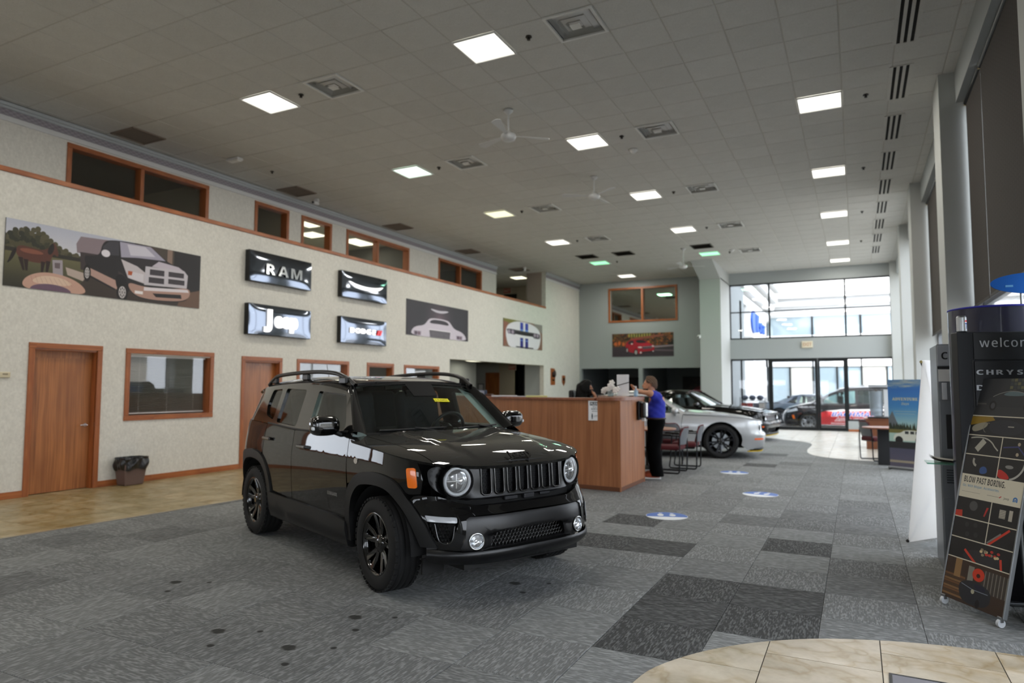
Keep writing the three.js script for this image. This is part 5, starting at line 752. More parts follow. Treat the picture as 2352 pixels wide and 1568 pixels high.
  for (const s of [1, -1]) { for (const x of [-0.1, -0.95]) { const q = new THREE.Group(); q.name = 'seat'; q.position.set(x, 0, s * 0.38); car.add(q); obj('backrest', rbox(0.14, 0.5, 0.46, 0.06, 0, 0, 0, 3).rotateZ(0.28).translate(-0.1, 0.95, 0), V.seat, q); obj('headrest', rbox(0.1, 0.16, 0.24, 0.04, -0.2, 1.24, 0, 3), o.rest ?? V.seat, q); }
    const m = new THREE.Group(); m.name = 'door_mirror'; m.position.set(0.52, 1.0, s * 1.0); car.add(m); const g = new THREE.SphereGeometry(1, 20, 14); const p = g.attributes.position; for (let i = 0; i < p.count; i++) { const f = (v, k) => Math.sign(v) * Math.pow(Math.abs(v), k); p.setXYZ(i, f(p.getX(i), 0.8) * 0.07, f(p.getY(i), 0.75) * 0.065, f(p.getZ(i), 0.7) * 0.11); } g.computeVertexNormals(); obj('cap', g, P, m); obj('arm', rod([0, -0.04, -s * 0.05], [0.02, -0.09, -s * 0.1], 0.03, 10), P, m); obj('mirror_glass', box(0.004, 0.09, 0.16, -0.068, 0, 0), M.chrome, m); }
  obj('dashboard', rbx(0.2, 0.75, 0.8, 0.95, -0.75, 0.75, 0.05), V.seat, car);
  const st = { n: 6, pair: true, in: 0.0, out: 0.17, w0: 0.013, w1: 0.012 }, rm = std(0x2c2d31, 0.35, { metalness: 0.8 });
  for (const x of [fx, rx]) for (const s of [1, -1]) wheelParts(car, [x, R, s * 0.82], R, 0.262, 0.26, st, rm, s);
  for (const x of [fx, rx]) both(car, 'wheel_well', sheet((q, t) => [x + 0.43 * Math.cos(q * Math.PI), 0.36 + 0.42 * Math.sin(q * Math.PI), lerp(0.55, 0.9, t)], 18, 2, true), V.under);
  return car;
}
coupe('silver two-door muscle coupe with dark spoked wheels behind the reception desk', [-4.26, 0.002, -15.41], 0.28, V.paintSilver);
coupe('black two-door muscle coupe parked behind the silver coupe', [-4.5, 0.002, -21.1], -0.16, V.paintBlack, { rest: std(0xb8bcc4, 0.7) });

// the courtesy van outside the far glazing, nose to the left
{
  const car = thing('minivan', 'dark minivan with red and white lettering parked outside the glass entrance', 'van', [-0.16, -0.21, -29.9], Math.PI);
  const S = { xf: 1.7, a: 0.85, n: 3, xr: -2.2, ar: 0.5, nr: 4, w0: 0.98, W: [[0.2, 0.95], [0.5, 0.985], [0.8, 0.99], [1.05, 0.965], [1.2, 0.93], [1.7, 0.74]], Xf: [[0.2, 2.44], [0.35, 2.52], [0.6, 2.55], [0.75, 2.48], [0.95, 2.3], [1.1, 2.1]], Xr: [[0.2, -2.6], [0.6, -2.65], [1.1, -2.62], [1.7, -2.45]] };
  const B = CarShape(S), map = B.body, P = phy(0x16171c, 0.35, { clearcoat: 1, clearcoatRoughness: 0.03 });
  const top = (x) => pw([[-2.5, 1.66], [-2.2, 1.73], [-1.2, 1.775], [-0.2, 1.76], [0.4, 1.69], [1.0, 1.45], [1.5, 1.15], [1.7, 1.06], [2.2, 0.92], [2.45, 0.82]], x), hood = (x) => pw([[1.2, 1.12], [1.5, 1.09], [1.8, 1.02], [2.2, 0.92], [2.5, 0.78]], x);
  const bel = (x) => pw([[-2.5, 1.14], [-1, 1.08], [0.5, 1.04], [1.3, 1.04], [1.6, 1.06]], x);
  const ar = (cx) => Array.from({ length: 13 }, (_, i) => { const t = Math.PI * (1.05 - 1.1 * i / 12); return [cx + 0.41 * Math.cos(t), 0.36 + 0.41 * Math.sin(t)]; }), zz = (n, a, b) => Array.from({ length: n }, (_, i) => lerp(a, b, i / (n - 1)));
  const out = [[-2.4, 0.3], ...ar(-1.545), ...ar(1.545), [2.2, 0.25], [2.4, 0.35], [2.42, 0.75], ...zz(8, 2.3, 1.35).map((x) => [x, hood(x)]), ...zz(10, 1.2, -2.4).map((x) => [x, bel(x)])];
  const art = canvasTex(2048, 512, (g, w, h) => {
    g.fillStyle = '#16171c'; g.fillRect(0, 0, w, h); const X = (m) => (2.6 - m) / 5.2 * w, Y = (y) => h - (y - 0.2) / 1.0 * h;
    g.fillStyle = '#c9262c'; g.beginPath(); g.moveTo(X(1.2), Y(0.72)); g.lineTo(X(0.9), Y(0.82)); g.lineTo(X(-2.6), Y(0.9)); g.lineTo(X(-2.6), Y(0.26)); g.lineTo(X(1.1), Y(0.3)); g.fill();
    g.fillStyle = '#e9e9ec'; g.beginPath(); g.moveTo(X(1.45), Y(0.88)); g.quadraticCurveTo(X(1), Y(0.78), X(0.4), Y(0.88)); g.lineTo(X(-2.6), Y(0.96)); g.lineTo(X(-2.6), Y(0.9)); g.lineTo(X(0.7), Y(0.8)); g.fill();
    g.font = 'italic bold 122px sans-serif'; g.lineWidth = 12; g.strokeStyle = '#ffffff'; g.fillStyle = '#2b4fb4'; g.strokeText('BACHMAN', X(0.75), Y(0.62)); g.fillText('BACHMAN', X(0.75), Y(0.62)); g.font = 'italic bold 78px sans-serif'; g.strokeText('AUTO GROUP', X(0.6), Y(0.44)); g.fillStyle = '#c9262c'; g.fillText('AUTO GROUP', X(0.6), Y(0.44));
    g.fillStyle = '#f1f1f3'; g.font = 'bold 34px sans-serif'; g.fillText('BACHMANAUTOGROUP.COM', X(0.75), Y(0.33)); g.font = 'bold 40px sans-serif'; g.fillText('1-888-692-4251', X(2.0), Y(0.93)); g.font = 'bold 62px sans-serif'; g.fillText('COURTESY VAN', X(-0.75), Y(0.98));
    g.fillStyle = '#16171c'; g.fillRect(X(-0.72), Y(0.86), 560, 230); g.strokeStyle = '#ddd'; g.lineWidth = 4; g.strokeRect(X(-0.75), Y(0.85), 540, 200); g.fillStyle = '#eee'; g.font = 'bold 44px sans-serif'; g.fillText('CHRYSLER  DODGE', X(-0.82), Y(0.7)); g.fillText('JEEP  RAM', X(-0.82), Y(0.55)); });
  const am = phy(0xffffff, 0.3, { map: art, clearcoat: 1, clearcoatRoughness: 0.03 });
  for (const s of [1, -1]) { const g = panel(B.side(out), map, { cell: 0.1, thick: 0.03, uv: (u, y) => [(2.6 - u) / 5.2, (y - 0.2) / 1.0] }); obj('flank', s > 0 ? g : mirrorZ(g), s < 0 ? am : P, car, false); }
  const gzz = (x, y) => lerp(0.955, 0.74, clamp((y - bel(x)) / (top(x) - 0.06 - bel(x)))), gm = (x, y) => [x, y, gzz(x, y)];
  const fr = [...zz(16, 1.42, -2.4).map((x) => [x, top(x) - 0.07 + (x > 1 ? -0.0 : 0)]), [-2.55, 1.14], ...zz(10, -2.3, 1.5).map((x) => [x, bel(x)])];
  const h1 = roundPoly([[-0.1, 1.09], [1.15, 1.09], [0.95, 1.33], [0.35, 1.55], [-0.1, 1.6]], 0.05), h2 = roundPoly([[-0.2, 1.1], [-1.3, 1.13], [-1.3, 1.62], [-0.2, 1.61]], 0.05), h3 = roundPoly([[-1.4, 1.14], [-2.2, 1.2], [-2.1, 1.57], [-1.4, 1.62]], 0.05);
  both(car, 'side_frame', panel(fr, gm, { cell: 0.1, thick: 0.04, holes: [h1, h2, h3] }), P);
  [h1, h2, h3].forEach((h, i) => both(car, ['front_side_glass', 'sliding_door_glass', 'rear_side_glass'][i], panel(h, (x, y) => { const p = gm(x, y); p[2] -= 0.02; return p; }, { cell: 0.2, thick: 0 }), i ? phy(0x1c2422, 0.02, { clearcoat: 1 }) : V.dark));
  obj('roof', panel([...zz(12, 0.45, -2.4).map((x) => [x, 0.74]), ...zz(12, -2.4, 0.45).map((x) => [x, -0.74])], (x, z) => [x, top(x) - 0.07 * Math.pow(z / 0.74, 6), z], { cell: 0.1, thick: 0.03 }), P, car, false);
  for (const s of [1, -1]) obj('roof_rail', tube([[-1.9, 1.72, s * 0.66], [-1.2, 1.8, s * 0.66], [-0.3, 1.79, s * 0.66], [0.2, 1.72, s * 0.65]], 0.02, 24, 6), M.steel, car);
  obj('windshield', sheet((s, t) => { const b = s * 2 - 1; return [lerp(1.55, 0.42, t) - 0.18 * b * b, lerp(1.1, 1.69, t) - 0.04 * b * b, b * lerp(0.86, 0.7, t)]; }, 10, 8, false), V.glass, car, false);
  obj('hood', panel([...zz(15, -0.85, 0.85).map((z) => [1.7 + 0.72 * Math.pow(1 - Math.pow(Math.abs(z) / 0.98, 3), 1 / 3), z]), [1.4, 0.92], [1.6, 0], [1.4, -0.92]], (x, z) => [x, hood(x) + 0.05 * (1 - (z / 0.95) ** 2), z], { cell: 0.1, thick: 0.03, flip: true }), P, car, false);
  obj('front_fascia', panel(B.front([[-0.9, 0.25], [0.9, 0.25], [0.9, 0.82], [-0.9, 0.82]]), map, { cell: 0.1, thick: 0.03 }), P, car, false);
  both(car, 'headlamp', panel(B.side([[1.95, 0.82], [2.36, 0.72], [2.4, 0.79], [2.05, 0.92]]), map, { cell: 0.08, thick: 0.02, lift: 0.01 }), phy(0xcdd3d8, 0.1, { clearcoat: 1 })); both(car, 'side_marker', panel(B.side([[2.02, 0.5], [2.1, 0.5], [2.14, 0.64], [2.06, 0.64]]), map, { cell: 0.08, thick: 0.02, lift: 0.01 }), V.amber); both(car, 'fog_trim', new THREE.TorusGeometry(0.09, 0.02, 8, 24).rotateY(1.1).translate(2.34, 0.45, 0.68), M.chrome);
  both(car, 'sill_trim', rbx(-1.15, 1.15, 0.24, 0.29, 0.94, 0.985), M.chrome);
  obj('underbody', [rbx(-2.4, 2.2, 0.22, 0.9, -0.6, 0.6, 0.05), rbx(-1.1, 1.1, 0.22, 0.95, -0.92, 0.92, 0.05)], V.under, car); obj('tail_panel', bx(-2.6, -2.5, 0.35, 1.6, -0.85, 0.85), P, car);
  for (const s of [1, -1]) { const m = new THREE.Group(); m.name = 'door_mirror'; m.position.set(1.12, 1.12, s * 1.08); car.add(m); obj('cap', new THREE.SphereGeometry(1, 16, 12).scale(0.08, 0.08, 0.12), P, m); obj('arm', rod([0, -0.04, 0], [0.02, -0.08, -s * 0.12], 0.03), P, m); for (const x of [0.5, -0.6]) { const q = new THREE.Group(); q.name = 'seat'; q.position.set(x, 0, s * 0.4); car.add(q); obj('backrest', rbox(0.15, 0.6, 0.5, 0.06, -0.1, 1.1, 0, 3), V.seat, q); obj('headrest', rbox(0.1, 0.16, 0.26, 0.04, -0.14, 1.5, 0, 3), V.seat, q); } }
  const st = { n: 5, pair: true, in: 0.02, out: 0.26, w0: 0.02, w1: 0.02 };
  for (const x of [1.545, -1.545]) for (const s of [1, -1]) wheelParts(car, [x, 0.36, s * 0.87], 0.36, 0.25, 0.23, st, M.steel, s);
  for (const x of [1.545, -1.545]) both(car, 'wheel_well', sheet((q, t) => [x + 0.43 * Math.cos(q * Math.PI), 0.36 + 0.42 * Math.sin(q * Math.PI), lerp(0.6, 0.93, t)], 16, 2, true), V.under);
}
// cars standing outside: one behind the van, a few beyond the right windows that the office glass mirrors
coupe('dark car parked behind the van outside the entrance', [-1.7, -0.21, -35], -0.1, phy(0x3a4652, 0.35, { clearcoat: 1 }), { name: 'parked_car' });
const lot = coupe('white car parked outside the right-hand windows', [9.5, -0.21, -11.5], Math.PI + 0.1, V.paintWhite, { name: 'parked_car' });
copyOf(lot, [9.7, -0.21, -8.1], Math.PI + 0.1, 'second white car parked outside the right-hand windows'); copyOf(lot, [9.4, -0.21, -15], Math.PI + 0.1, 'third white car parked outside the right-hand windows'); copyOf(lot, [9.6, -0.21, -4.6], Math.PI + 0.1, 'fourth white car parked outside the right-hand windows');

// ================= BUILDINGS OUTSIDE =================
{
  const w = M.extWhite, gl = phy(0x9fb0b8, 0.05, { clearcoat: 1 });
  const b = thing('side_building', 'white building wing with stepped cornice bands left of the entrance glazing', 'building', [0, -0.21, 0]);
  obj('wall', [bx(-5.2, -4.6, 0, 5.2, -26.4, -41.3), bx(-9, -4.6, 4.9, 5.2, -31, -41.3)], w, b);
  [[5.4, 5.75, -4.3], [5.95, 6.3, -4.1], [6.5, 6.85, -3.9], [7.05, 8.2, -3.7]].forEach(([y0, y1, x]) => obj('cornice_band', bx(-5.2, x, y0, y1, -26.4, -41.3), w, b)); obj('frieze', bx(-5.2, -4.6, 5.2, 8.1, -26.4, -41.3), std(0x9fa3a6, 0.8), b);
  for (const z of [-29, -33, -37]) obj('column', bx(-4.65, -4.2, 0, 5.3, z, z - 0.5), w, b);
  obj('doorway', bx(-4.62, -4.58, 0, 2.1, -30.4, -31.6), std(0x7d868c, 0.5), b);
  const f = thing('opposite_building', 'white building front with a blue stripe and dark windows across the forecourt', 'building', [0, -0.21, -42]);
  obj('wall', [bx(-5.2, 9, 2.9, 4.7, -1, 0), bx(-5.2, 9, 5.75, 10.5, -1, 0), bx(5.2, 9, 0, 5.75, -1, 0), bx(-5.2, -4.6, 0, 5.75, -1, 0)], w, f); [[5.9, 6.15], [6.35, 6.6], [6.8, 7.05]].forEach(([a, c], i) => obj('cornice_band', bx(-5.2, 9, a, c, 0, 0.2 + i * 0.12), w, f)); obj('blue_stripe', bx(-2.6, 9, 8.15, 8.45, 0, 0.05), std(0x3f78c4, 0.6), f);
  for (let k = 0; k < 4; k++) obj('upper_window', bx(-4.6 + k * 2.45 + 0.05, -4.6 + (k + 1) * 2.45 - 0.05, 4.7, 5.75, -0.12, -0.1), gl, f); for (let k = 0; k < 8; k++) obj('shop_window', bx(-4.6 + k * 1.22 + 0.05, -4.6 + (k + 1) * 1.22 - 0.05, 0.3, 2.85, -0.12, -0.1), k % 3 === 1 ? std(0xdedbd0, 0.4) : gl, f); obj('mullion', Array.from({ length: 9 }, (_, k) => bx(-4.6 + k * 1.22 - 0.04, -4.6 + k * 1.22 + 0.04, 0, k % 2 ? 2.9 : 5.75, -0.1, 0)), M.frame, f); obj('base', bx(-4.6, 5.2, 0, 0.3, -0.3, 0), w, f); obj('backing', bx(-5.2, 9, 0, 5.75, -1, -0.9), M.frame, f);
  const sg = thing('wall_sign', 'blue script lettering on the white wing outside', 'sign', [-4.15, 4.5, -34.6], Math.PI / 2); const bl = std(0x1d57b8, 0.4);
  obj('emblem', extr(circ(0, 0, 0.7, 32, 0.52), 0.08).translate(-1.9, 0, -0.01), bl, sg); [['W', -1.0], ['s', 0.1], ['t', 0.65], ['a', 1.25], ['r', 1.9]].forEach(([c, x], i) => obj('letter', text(c, i ? 0.6 : 0.85, 0.1).applyMatrix4(new THREE.Matrix4().makeShear(0, 0, 0.25, 0, 0, 0)).translate(x, i ? -0.1 : 0, 0), bl, sg)); obj('backing_panel', bx(-2.6, 3.4, -0.7, 0.7, -0.45, -0.02), w, sg);
  const rk = thing('supply_shelf', 'shelf of small boxes standing outside the side light', 'shelf', [-3.55, -0.21, -27.3]); obj('post', [[-0.45, 0], [0.45, 0], [-0.45, 0.4], [0.45, 0.4]].map(([x, z]) => box(0.03, 1.35, 0.03, x, 0.675, -z)), M.alu, rk); for (const y of [0.3, 0.6, 0.9, 1.2]) { obj('board', bx(-0.47, 0.47, y, y + 0.02, -0.42, 0.02), M.alu, rk); } 
  for (let k = 0; k < 12; k++) { const y = [0.32, 0.62, 0.92, 1.22][k >> 2] - 0.21, x = -0.33 + (k & 3) * 0.22; const bxs = obj('carton', rbox(0.18, 0.2, 0.3, 0.008, -3.55 + x, y + 0.1, -27.5), std([0x8c3b32, 0xb9b2ac, 0x5d5a66, 0xa9474a][(k * 7) % 4], 0.7)); tag(bxs, `small carton on the ${['lowest', 'second', 'third'][k >> 2]} board of the outdoor shelf, ${['first', 'second', 'third', 'fourth'][k & 3]} from the left`, 'box', 'cartons on the outdoor shelf'); }
  for (let k = 0; k < 3; k++) tag(obj('bundle', new THREE.SphereGeometry(0.13, 16, 12).scale(1, 0.75, 1).translate(-3.85 + k * 0.28, 1.11, -27.5), std(0x3f4352, 0.8)), `dark rounded bundle on top of the outdoor shelf, ${['left', 'middle', 'right'][k]} one`, 'bag', 'bundles on the shelf');
  // dealership lot beyond the right windows
  const h = thing('roadside_building', 'low pale building across the lot beyond the right windows', 'building', [34, -0.21, -12], -Math.PI / 2); obj('wall', bx(-26, 26, 0, 4.5, -4, 0), std(0xb9b5ac, 0.8), h); obj('roof', bx(-26.4, 26.4, 4.5, 4.9, -4.4, 0.4), std(0x6d6862, 0.8), h); for (let k = 0; k < 12; k++) obj('window', bx(-24 + k * 4.1, -22 + k * 4.1, 1, 3, 0, 0.03), gl, h);
}

// ================= ON THE WALLS =================
function printed(name, label, category, w, h, t, pos, turn, art, group, edge = M.black) { // a flat printed board facing +z before turning
  const o = thing(name, label, category, pos, turn, group); obj('board', box(w, h, t, 0, 0, t / 2), edge, o);
  obj('print', new THREE.PlaneGeometry(w, h).translate(0, 0, t + 0.0008), std(0xffffff, 0.5, { map: art }), o, false); return o;
}
const path = (g, pts, fill, close = true) => { g.beginPath(); pts.forEach(([x, y], i) => (i ? g.lineTo(x, y) : g.moveTo(x, y))); if (close) g.closePath(); g.fillStyle = fill; g.fill(); };
const blob = (g, pts, fill) => { g.beginPath(); const n = pts.length; for (let i = 0; i < n; i++) { const a = pts[i], b = pts[(i + 1) % n], m = [(a[0] + b[0]) / 2, (a[1] + b[1]) / 2]; if (!i) g.moveTo((pts[n - 1][0] + a[0]) / 2, (pts[n - 1][1] + a[1]) / 2); g.quadraticCurveTo(a[0], a[1], m[0], m[1]); } g.closePath(); g.fillStyle = fill; g.fill(); };
const ell = (g, x, y, rx, ry, fill, rot = 0) => { g.beginPath(); g.ellipse(x, y, rx, ry, rot, 0, Math.PI * 2); g.fillStyle = fill; g.fill(); };
const grain = (g, w, h, k = 10) => { const d = g.getImageData(0, 0, w, h); for (let i = 0; i < d.data.length; i += 4) { const n = (hash(i, 7, 1) - 0.5) * k; d.data[i] += n; d.data[i + 1] += n; d.data[i + 2] += n; } g.putImageData(d, 0, 0); };
const wheelArt = (g, x, y, r, sq = 0.6) => { ell(g, x, y, r * sq * 1.08, r * 1.08, '#15120f'); ell(g, x, y, r * sq * 0.68, r * 0.68, '#cfc9c9'); for (let k = 0; k < 8; k++) { const a = k * Math.PI / 4; ell(g, x + Math.cos(a) * r * sq * 0.45, y + Math.sin(a) * r * 0.45, r * sq * 0.1, r * 0.15, '#3a3434'); } ell(g, x, y, r * sq * 0.2, r * 0.2, '#8f8888'); };
const truckArt = canvasTex(1536, 464, (g, w, h) => {
  const X = (u) => u * w, Y = (v) => v * h, P = (a) => a.map(([u, v]) => [X(u), Y(v)]);
  let q = g.createLinearGradient(0, 0, 0, h * 0.5); q.addColorStop(0, '#b9bccb'); q.addColorStop(1, '#d8d5da'); g.fillStyle = q; g.fillRect(0, 0, w, h);
  for (const [u, v, r] of [[0.02, 0.3, 0.05], [0.07, 0.22, 0.055], [0.12, 0.2, 0.06], [0.16, 0.27, 0.05], [0.2, 0.36, 0.05], [0.25, 0.42, 0.045], [0.3, 0.45, 0.04]]) for (let k = 0; k < 26; k++) { const a = k * 2.4, s = r * Math.sqrt(k / 26); ell(g, X(u + s * Math.cos(a)), Y(v + 0.05 + s * 3 * Math.sin(a)), X(0.012), Y(0.04), ['#3b3a28', '#2c2d20', '#4c4830', '#55503a'][k & 3]); }
  q = g.createLinearGradient(0, h * 0.45, 0, h); q.addColorStop(0, '#6c6747'); q.addColorStop(0.4, '#57543a'); q.addColorStop(1, '#2e2c22'); g.fillStyle = q; g.fillRect(0, h * 0.47, X(0.37), h); g.fillStyle = '#2d2a22'; g.fillRect(X(0.0), Y(0.42), X(0.34), Y(0.06)); path(g, P([[0.26, 0.6], [0.36, 0.66], [0.36, 0.8], [0.27, 0.72]]), '#b9a79c');
  // barn and dark shed at the right
  path(g, P([[0.325, 0.07], [0.6, 0.02], [0.6, 0.36], [0.31, 0.34], [0.305, 0.2]]), '#8a7a80'); path(g, P([[0.325, 0.32], [0.6, 0.3], [0.6, 0.7], [0.33, 0.6]]), '#3a2f31'); path(g, P([[0.6, 0], [0.83, 0], [0.83, 0.7], [0.6, 0.7]]), '#4a4038'); path(g, P([[0.79, 0], [0.82, 0], [0.82, 0.5], [0.79, 0.5]]), '#8b7467'); path(g, P([[0.83, 0], [1, 0], [1, 0.8], [0.83, 0.8]]), '#221e20'); path(g, P([[0.36, 0.7], [1, 0.7], [1, 1], [0.3, 1]]), '#3b312b'); path(g, P([[0.88, 0.78], [1, 0.66], [1, 1], [0.86, 1]]), '#6d5344');
  // horse
  blob(g, P([[0.045, 0.42], [0.06, 0.37], [0.1, 0.38], [0.15, 0.4], [0.178, 0.36], [0.19, 0.3], [0.203, 0.24], [0.215, 0.3], [0.228, 0.42], [0.222, 0.47], [0.205, 0.42], [0.195, 0.5], [0.19, 0.58], [0.15, 0.6], [0.1, 0.6], [0.06, 0.56], [0.045, 0.5]]), '#5b3328'); blob(g, P([[0.055, 0.42], [0.1, 0.4], [0.15, 0.42], [0.165, 0.46], [0.12, 0.48], [0.07, 0.47]]), '#86503d'); blob(g, P([[0.185, 0.3], [0.203, 0.25], [0.207, 0.36], [0.19, 0.46], [0.175, 0.42]]), '#1d1513');
  for (const [a, b, c] of [[0.062, 0.55, 0.078], [0.085, 0.57, 0.09], [0.158, 0.57, 0.155], [0.18, 0.55, 0.176]]) path(g, P([[a - 0.008, b], [a + 0.012, b], [c + 0.006, 0.74], [c - 0.003, 0.74]]), '#2a1a17'); blob(g, P([[0.048, 0.42], [0.03, 0.46], [0.02, 0.58], [0.008, 0.68], [0.028, 0.62], [0.045, 0.5]]), '#1c1412');
  path(g, P([[0.2, 0.52], [0.245, 0.5], [0.25, 0.74], [0.205, 0.74]]), '#a39aa0'); path(g, P([[0.21, 0.56], [0.235, 0.55], [0.235, 0.64], [0.212, 0.64]]), '#6a5c60');
  // saddle stone in front
  blob(g, P([[0.07, 0.97], [0.09, 0.82], [0.16, 0.72], [0.25, 0.73], [0.33, 0.82], [0.37, 0.97], [0.3, 1.02], [0.12, 1.02]]), '#c9a08e'); blob(g, P([[0.1, 0.9], [0.16, 0.77], [0.25, 0.78], [0.31, 0.88], [0.2, 0.92]]), '#ddc0aa'); ell(g, X(0.2), Y(1.0), X(0.09), Y(0.1), '#6d5568'); for (let k = 0; k < 9; k++) { g.strokeStyle = 'rgba(140,95,80,.5)'; g.lineWidth = 2; g.beginPath(); g.moveTo(X(0.11 + k * 0.02), Y(0.8)); g.lineTo(X(0.12 + k * 0.022), Y(0.9)); g.stroke(); }
  // truck
  blob(g, P([[0.345, 0.42], [0.35, 0.36], [0.42, 0.33], [0.43, 0.12], [0.46, 0.03], [0.6, 0.0], [0.7, 0.02], [0.79, 0.24], [0.88, 0.3], [0.91, 0.36], [0.92, 0.62], [0.94, 0.64], [0.93, 0.85], [0.88, 0.93], [0.72, 0.97], [0.6, 0.93], [0.57, 0.7], [0.53, 0.5], [0.36, 0.55]]), '#221f22');
  path(g, P([[0.35, 0.36], [0.425, 0.34], [0.5, 0.33], [0.53, 0.72], [0.5, 0.86], [0.36, 0.68]]), '#211d20'); path(g, P([[0.352, 0.53], [0.42, 0.6], [0.53, 0.72], [0.525, 0.86], [0.37, 0.66]]), '#b7958a');
  path(g, P([[0.435, 0.16], [0.465, 0.06], [0.515, 0.03], [0.52, 0.27], [0.435, 0.3]]), '#3d3b42'); path(g, P([[0.52, 0.03], [0.69, 0.02], [0.78, 0.22], [0.62, 0.25], [0.53, 0.29]]), '#a7a2b4'); path(g, P([[0.56, 0.05], [0.66, 0.04], [0.72, 0.18], [0.58, 0.23]]), '#cfcbd6'); ell(g, X(0.45), Y(0.27), X(0.022), Y(0.06), '#e5dfe6');
  path(g, P([[0.53, 0.3], [0.63, 0.26], [0.78, 0.23], [0.88, 0.3], [0.9, 0.36], [0.68, 0.36], [0.62, 0.42]]), '#2c262b'); path(g, P([[0.53, 0.32], [0.62, 0.4], [0.67, 0.5], [0.66, 0.68], [0.57, 0.62]]), '#c9c0c4'); path(g, P([[0.74, 0.25], [0.86, 0.29], [0.9, 0.36], [0.7, 0.36]]), '#c6bcc8');
  path(g, P([[0.57, 0.5], [0.655, 0.52], [0.655, 0.66], [0.575, 0.62]]), '#d8d2d8'); path(g, P([[0.57, 0.5], [0.595, 0.5], [0.59, 0.57], [0.57, 0.57]]), '#b4572f');
  path(g, P([[0.665, 0.37], [0.895, 0.34], [0.92, 0.42], [0.915, 0.66], [0.66, 0.7]]), '#c9c3ca'); for (const [a, b, c, d] of [[0.69, 0.41, 0.775, 0.51], [0.8, 0.4, 0.895, 0.49], [0.685, 0.55, 0.775, 0.65], [0.8, 0.53, 0.9, 0.62]]) { path(g, P([[a, b], [c, b - 0.01], [c, d - 0.01], [a, d]]), '#2f2a30'); g.fillStyle = '#6d666d'; for (let k = 1; k < 4; k++) g.fillRect(X(a), Y(lerp(b, d, k / 4)), X(c - a), 2); }
  blob(g, P([[0.56, 0.68], [0.66, 0.74], [0.8, 0.72], [0.93, 0.64], [0.94, 0.76], [0.92, 0.86], [0.86, 0.92], [0.7, 0.95], [0.6, 0.9]]), '#b28e80'); path(g, P([[0.66, 0.74], [0.92, 0.68], [0.93, 0.73], [0.66, 0.8]]), '#e3dbe0'); path(g, P([[0.71, 0.83], [0.88, 0.79], [0.885, 0.86], [0.73, 0.89]]), '#1b181b'); g.fillStyle = '#efe9e9'; g.fillRect(X(0.61), Y(0.82), X(0.045), Y(0.05));
  blob(g, P([[0.5, 0.66], [0.52, 0.58], [0.545, 0.58], [0.57, 0.7], [0.585, 0.88], [0.52, 0.88]]), '#141113'); wheelArt(g, X(0.543), Y(0.88), Y(0.15), 0.62); wheelArt(g, X(0.362), Y(0.64), Y(0.13), 0.42); grain(g, w, h);
});
printed('wall_poster', 'long poster of a brown horse and a dark pickup truck', 'poster', 3.03, 0.915, 0.012, [WX + 0.001, 3.297, -6.463], Math.PI / 2, truckArt);
const sedanArt = canvasTex(1024, 304, (g, w, h) => {
  const P = (a) => a.map(([u, v]) => [u * w, v * h]); g.fillStyle = '#353037'; g.fillRect(0, 0, w, h); const q = g.createRadialGradient(w * 0.5, h * 0.5, 10, w * 0.5, h * 0.5, w * 0.3); q.addColorStop(0, '#76606c'); q.addColorStop(1, 'rgba(53,48,55,0)'); g.fillStyle = q; g.fillRect(0, 0, w, h);
  blob(g, P([[0.38, 0.16], [0.5, 0.19], [0.62, 0.15], [0.66, 0.17], [0.58, 0.24], [0.5, 0.26], [0.42, 0.24], [0.35, 0.17]]), '#cfcad4');
  blob(g, P([[0.06, 1.02], [0.08, 0.82], [0.15, 0.72], [0.26, 0.68], [0.32, 0.5], [0.36, 0.44], [0.5, 0.42], [0.64, 0.44], [0.68, 0.5], [0.75, 0.68], [0.87, 0.72], [0.95, 0.84], [0.97, 1.02]]), '#d9d0dc'); blob(g, P([[0.33, 0.6], [0.37, 0.48], [0.5, 0.46], [0.63, 0.48], [0.67, 0.6], [0.5, 0.58]]), '#3b353c'); path(g, P([[0.34, 0.79], [0.68, 0.79], [0.67, 1], [0.35, 1]]), '#2a262b'); g.fillStyle = '#bdb4bf'; for (let k = 0; k < 4; k++) g.fillRect(w * 0.35, h * (0.83 + k * 0.045), w * 0.32, 4); g.fillStyle = '#e8e2ea'; g.fillRect(w * 0.33, h * 0.76, w * 0.36, h * 0.035);
  for (const u of [0.16, 0.84]) { path(g, P([[u - 0.055, 0.86], [u + 0.055, 0.86], [u + 0.05, 0.98], [u - 0.05, 0.98]]), '#a396a8'); ell(g, (u - 0.022) * w, h * 0.92, w * 0.02, h * 0.05, '#5d4c58'); ell(g, (u + 0.022) * w, h * 0.92, w * 0.02, h * 0.05, '#7d6672'); } grain(g, w, h);
});
printed('wall_poster', 'dark poster with the front of a silver sedan under a winged badge', 'poster', 3.06, 0.91, 0.012, [WX + 0.001, 3.277, -15.57], Math.PI / 2, sedanArt);
